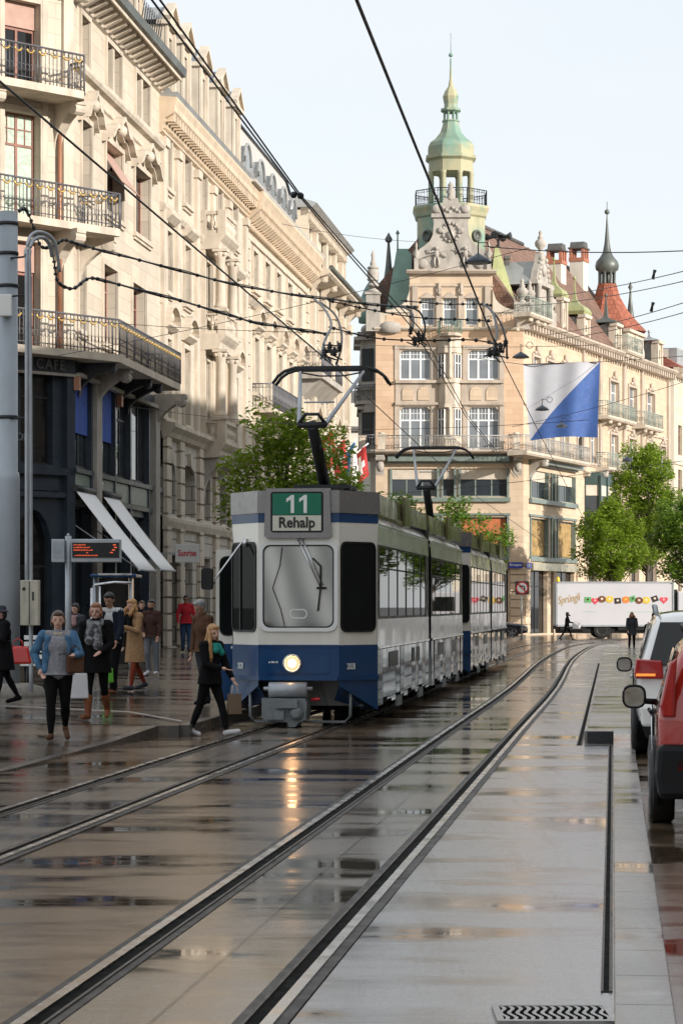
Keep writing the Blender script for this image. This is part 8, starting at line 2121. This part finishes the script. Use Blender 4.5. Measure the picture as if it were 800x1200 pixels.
p = wp(t, hand(J, 'L', h)); bag('small brown paper gift bag with white string handles carried beside the tram front', 'gift bag', p, .20, .09, .28, 'c_kraft', .16, .95, .006, .5, hm='c_paper', name='gift_bag')
t, J, h = person('woman in a blue denim jacket and grey top walking towards the camera at left', 68, 868, 715, (.10,-1), dict(top='c_grey', legs='c_black', shoe='c_brown', hair='hair_brown', bun=1, w=1.22, wear=(('shirt','c_grey'),('openjacket','c_denim'),('scarf','c_cream',.75,0),('shoes','c_brown'))), dict(thR=9, knR=6, thL=-6, knL=34, ftL=-40, shR=-24, elR=52, abR=26, inR=20, shL=22, elL=66, abL=20, inL=18, head=6), ground=.07)
pL = wp(t, J['chest']+Vector((-.125*h,.01*h,-.02*h))); bag('dark brown shoulder bag under the arm of the denim jacket woman', 'shoulder bag', pL+Vector((.02,-.12,.05)), .24, .11, .26, 'c_brown', .10, .9, .05, .3, name='shoulder_bag')
mb = MB(); c = wp(t, hand(J, 'L', h)); mb.tube([c, c+Vector((-.06,-.03,.01)), c+Vector((-.10,-.02,.03)), c+Vector((-.17,-.02,.01))], .008, 5); tag(mb.build('sunglasses', 'c_dgrey'), 'pair of glasses held low in the denim jacket woman\'s hand', 'glasses')
t, J, h = person('woman in glasses, black coat, big grey plaid scarf and brown boots', 113, 843, 704, (-.12,-1), dict(top='c_black', legs='c_black', shoe='c_brownboot', hair='hair_red', bun=1, w=1.1, wear=(('coat','c_black',.12,.35),('scarf','c_plaid',1.35,.20),('boots','c_brownboot',.35),('glasses','black'))), dict(thR=14, knR=5, thL=-12, knL=22, ftL=-22, shR=0, elR=20, shL=8, elL=55, inL=25, head=6))
p = wp(t, hand(J, 'R', h)); bag('crumpled white plastic shopping bag hanging beside the plaid scarf woman', 'shopping bag', p+Vector((-.03,-.05,.05)), .26, .12, .36, 'c_paper', .14, 1.1, .02, .3)
t, J, h = person('tall dark haired man in a long dark coat over a pale shirt, looking down', 131, 814, 692, (-.35,-.95), dict(top='c_white', legs='c_black', shoe='c_brownboot', hair='hair_black', short=1, skin='skin_d', wear=(('shirt','c_white'),('openjacket','c_navy'),('trousers','c_black'),('shoes','c_brownboot'))), dict(thL=14, knL=6, thR=-14, knR=14, ftR=-20, shL=14, elL=20, shR=-6, elR=34, head=24, lean=5))
p = wp(t, hand(J, 'L', h)); bag('bright green plastic bag low beside the rust red boots', 'plastic bag', p+Vector((-.12,.05,-.30)), .20, .1, .26, 'c_green', .1, 1.0, .02, .8, name='plastic_bag')
t, J, h = person('blond woman in a belted tan coat with rust red boots walking left', 158, 809, 700, (-.72,-.7), dict(top='c_black', legs='c_rust', shoe='c_dgrey', hair='hair_blond', long=.08, strap=1, wear=(('coat','c_tan',.21,.45),('scarf','c_black',1.0,.12),('shoes','c_dgrey'))), dict(thL=15, knL=6, thR=-15, knR=16, ftR=-22, shL=16, elL=95, inL=30, shR=-8, elR=30, head=14, lean=4))
p = wp(t, J['pel']+Vector((.19,.02,.10))); bag('black shoulder bag against the back of the tan coat', 'shoulder bag', p+Vector((0,0,.22)), .32, .14, .28, 'c_bagblack', .12, 1.0, .04, .6, name='shoulder_bag')
person('bearded man in a brown leather jacket, grey jeans and white sneakers', 178, 792, 703, (-.25,-.95), dict(top='c_black', legs='c_greyjean', shoe='c_shoe', hair='hair_black', short=1, beard=1, skin='skin_d', wear=(('jacket','c_leather'),('trousers','c_greyjean'),('shoes','c_shoe'))), dict(thL=-3, knL=3, thR=12, knR=30, ftR=-20, shL=4, elL=22, shR=10, elR=38, inR=24, turn=8))
person('man in sunglasses and a red jacket with dark hem, standing by the sandwich board', 218, 764, 697, (.05,-1), dict(top='c_red', legs='c_jean', shoe='c_black', hair='hair_black', short=1, skin='skin_d', w=1.08, wear=(('jacket','c_red'),('trousers','c_jean'),('shoes','c_black'),('glasses','eye',1))), dict(thL=5, knL=6, thR=-5, knR=10, shR=8, elR=20, abR=16, shL=2, elL=18, abL=14))
person('grey haired man in a brown jacket partly hidden behind the open tram door', 239, 790, 701, (-.75,-.65), dict(top='c_brown', legs='c_black', shoe='c_black', hair='hair_grey', short=1, skin='skin_d', h=1.74, wear=(('jacket','c_brown'),('trousers','c_dgrey'))), dict(head=24, thL=8, thR=-8), Yf=41.5)
t, J, h = person('woman in a black bucket hat and black coat cut by the left photo edge', 4, 825, 708, (-.85,-.5), dict(top='c_black', legs='c_black', shoe='c_black', hair='hair_black', hat='c_dgrey', w=1.1, wear=(('coat','c_black',.17,.5),('scarf','c_black',1.0,.0),('shoes','c_black'))), dict(thL=14, knL=4, thR=-16, knR=14, ftR=-20, shL=18, elL=85, inL=12, shR=10, elR=62, head=10))
p = at(21, 748, 42.4); bag('glossy red handbag at the left edge hanging from the hat woman\'s arm', 'handbag', p, .34, .16, .30, 'c_bagred', .13, 1.35, .05, .15, name='handbag', hr=.010)
person('young woman with dark hair and a pale pink scarf behind the plaid scarf woman', 90, 800, 709, (-.5,-.8), dict(top='c_pink', legs='c_black', shoe='c_black', hair='hair_black', h=1.6, wear=(('jacket','c_dgrey'),('scarf','c_pink',1.0,.12))), dict(head=14), Yf=54)
person('dark haired person in black half hidden behind the blond woman in tan', 166, 790, 707, (.1,-1), dict(top='c_black', legs='c_black', shoe='c_black', hair='hair_brown', h=1.66, wear=(('jacket','c_black'),)), dict(), Yf=66)
t, J, h = person('small distant woman in black striding past the rear of the truck', 664, 750.5, 716, (.95,-.2), dict(top='c_black', legs='c_black', shoe='c_black', hair='hair_black', long=.05, wear=(('coat','c_black',.12,.4),)), dict(thL=26, knL=8, thR=-24, knR=14, ftR=-25, shL=20, elL=60, shR=-10, elR=30, head=4), ground=0.0)
p = wp(t, hand(J, 'L', h)); bag('white bag carried by the small distant woman near the truck', 'bag', p+Vector((.05,-.2,.1)), .42, .14, .30, 'c_paper', .08, 1, .01, .2, name='tote_bag')
person('small distant woman in a dark grey coat walking towards the camera before the truck', 740, 763, 717, (.05,-1), dict(top='c_dgrey', legs='c_black', shoe='c_black', hair='hair_red', long=.07, w=1.05, wear=(('coat','c_dgrey',.12,.4),('shoes','c_black'))), dict(thL=6, knL=5, thR=-5, knR=8, shR=6, elR=30, shL=10, elL=80), ground=0.0)
person('person of whom only the dark haired head shows above the white car', 768, 735, 705, (0,-1), dict(top='c_black', legs='c_black', shoe='c_black', hair='hair_black', short=1, skin='skin_d', h=1.7, wear=(('jacket','c_black'),)), dict(), ground=0.0, Yf=52)
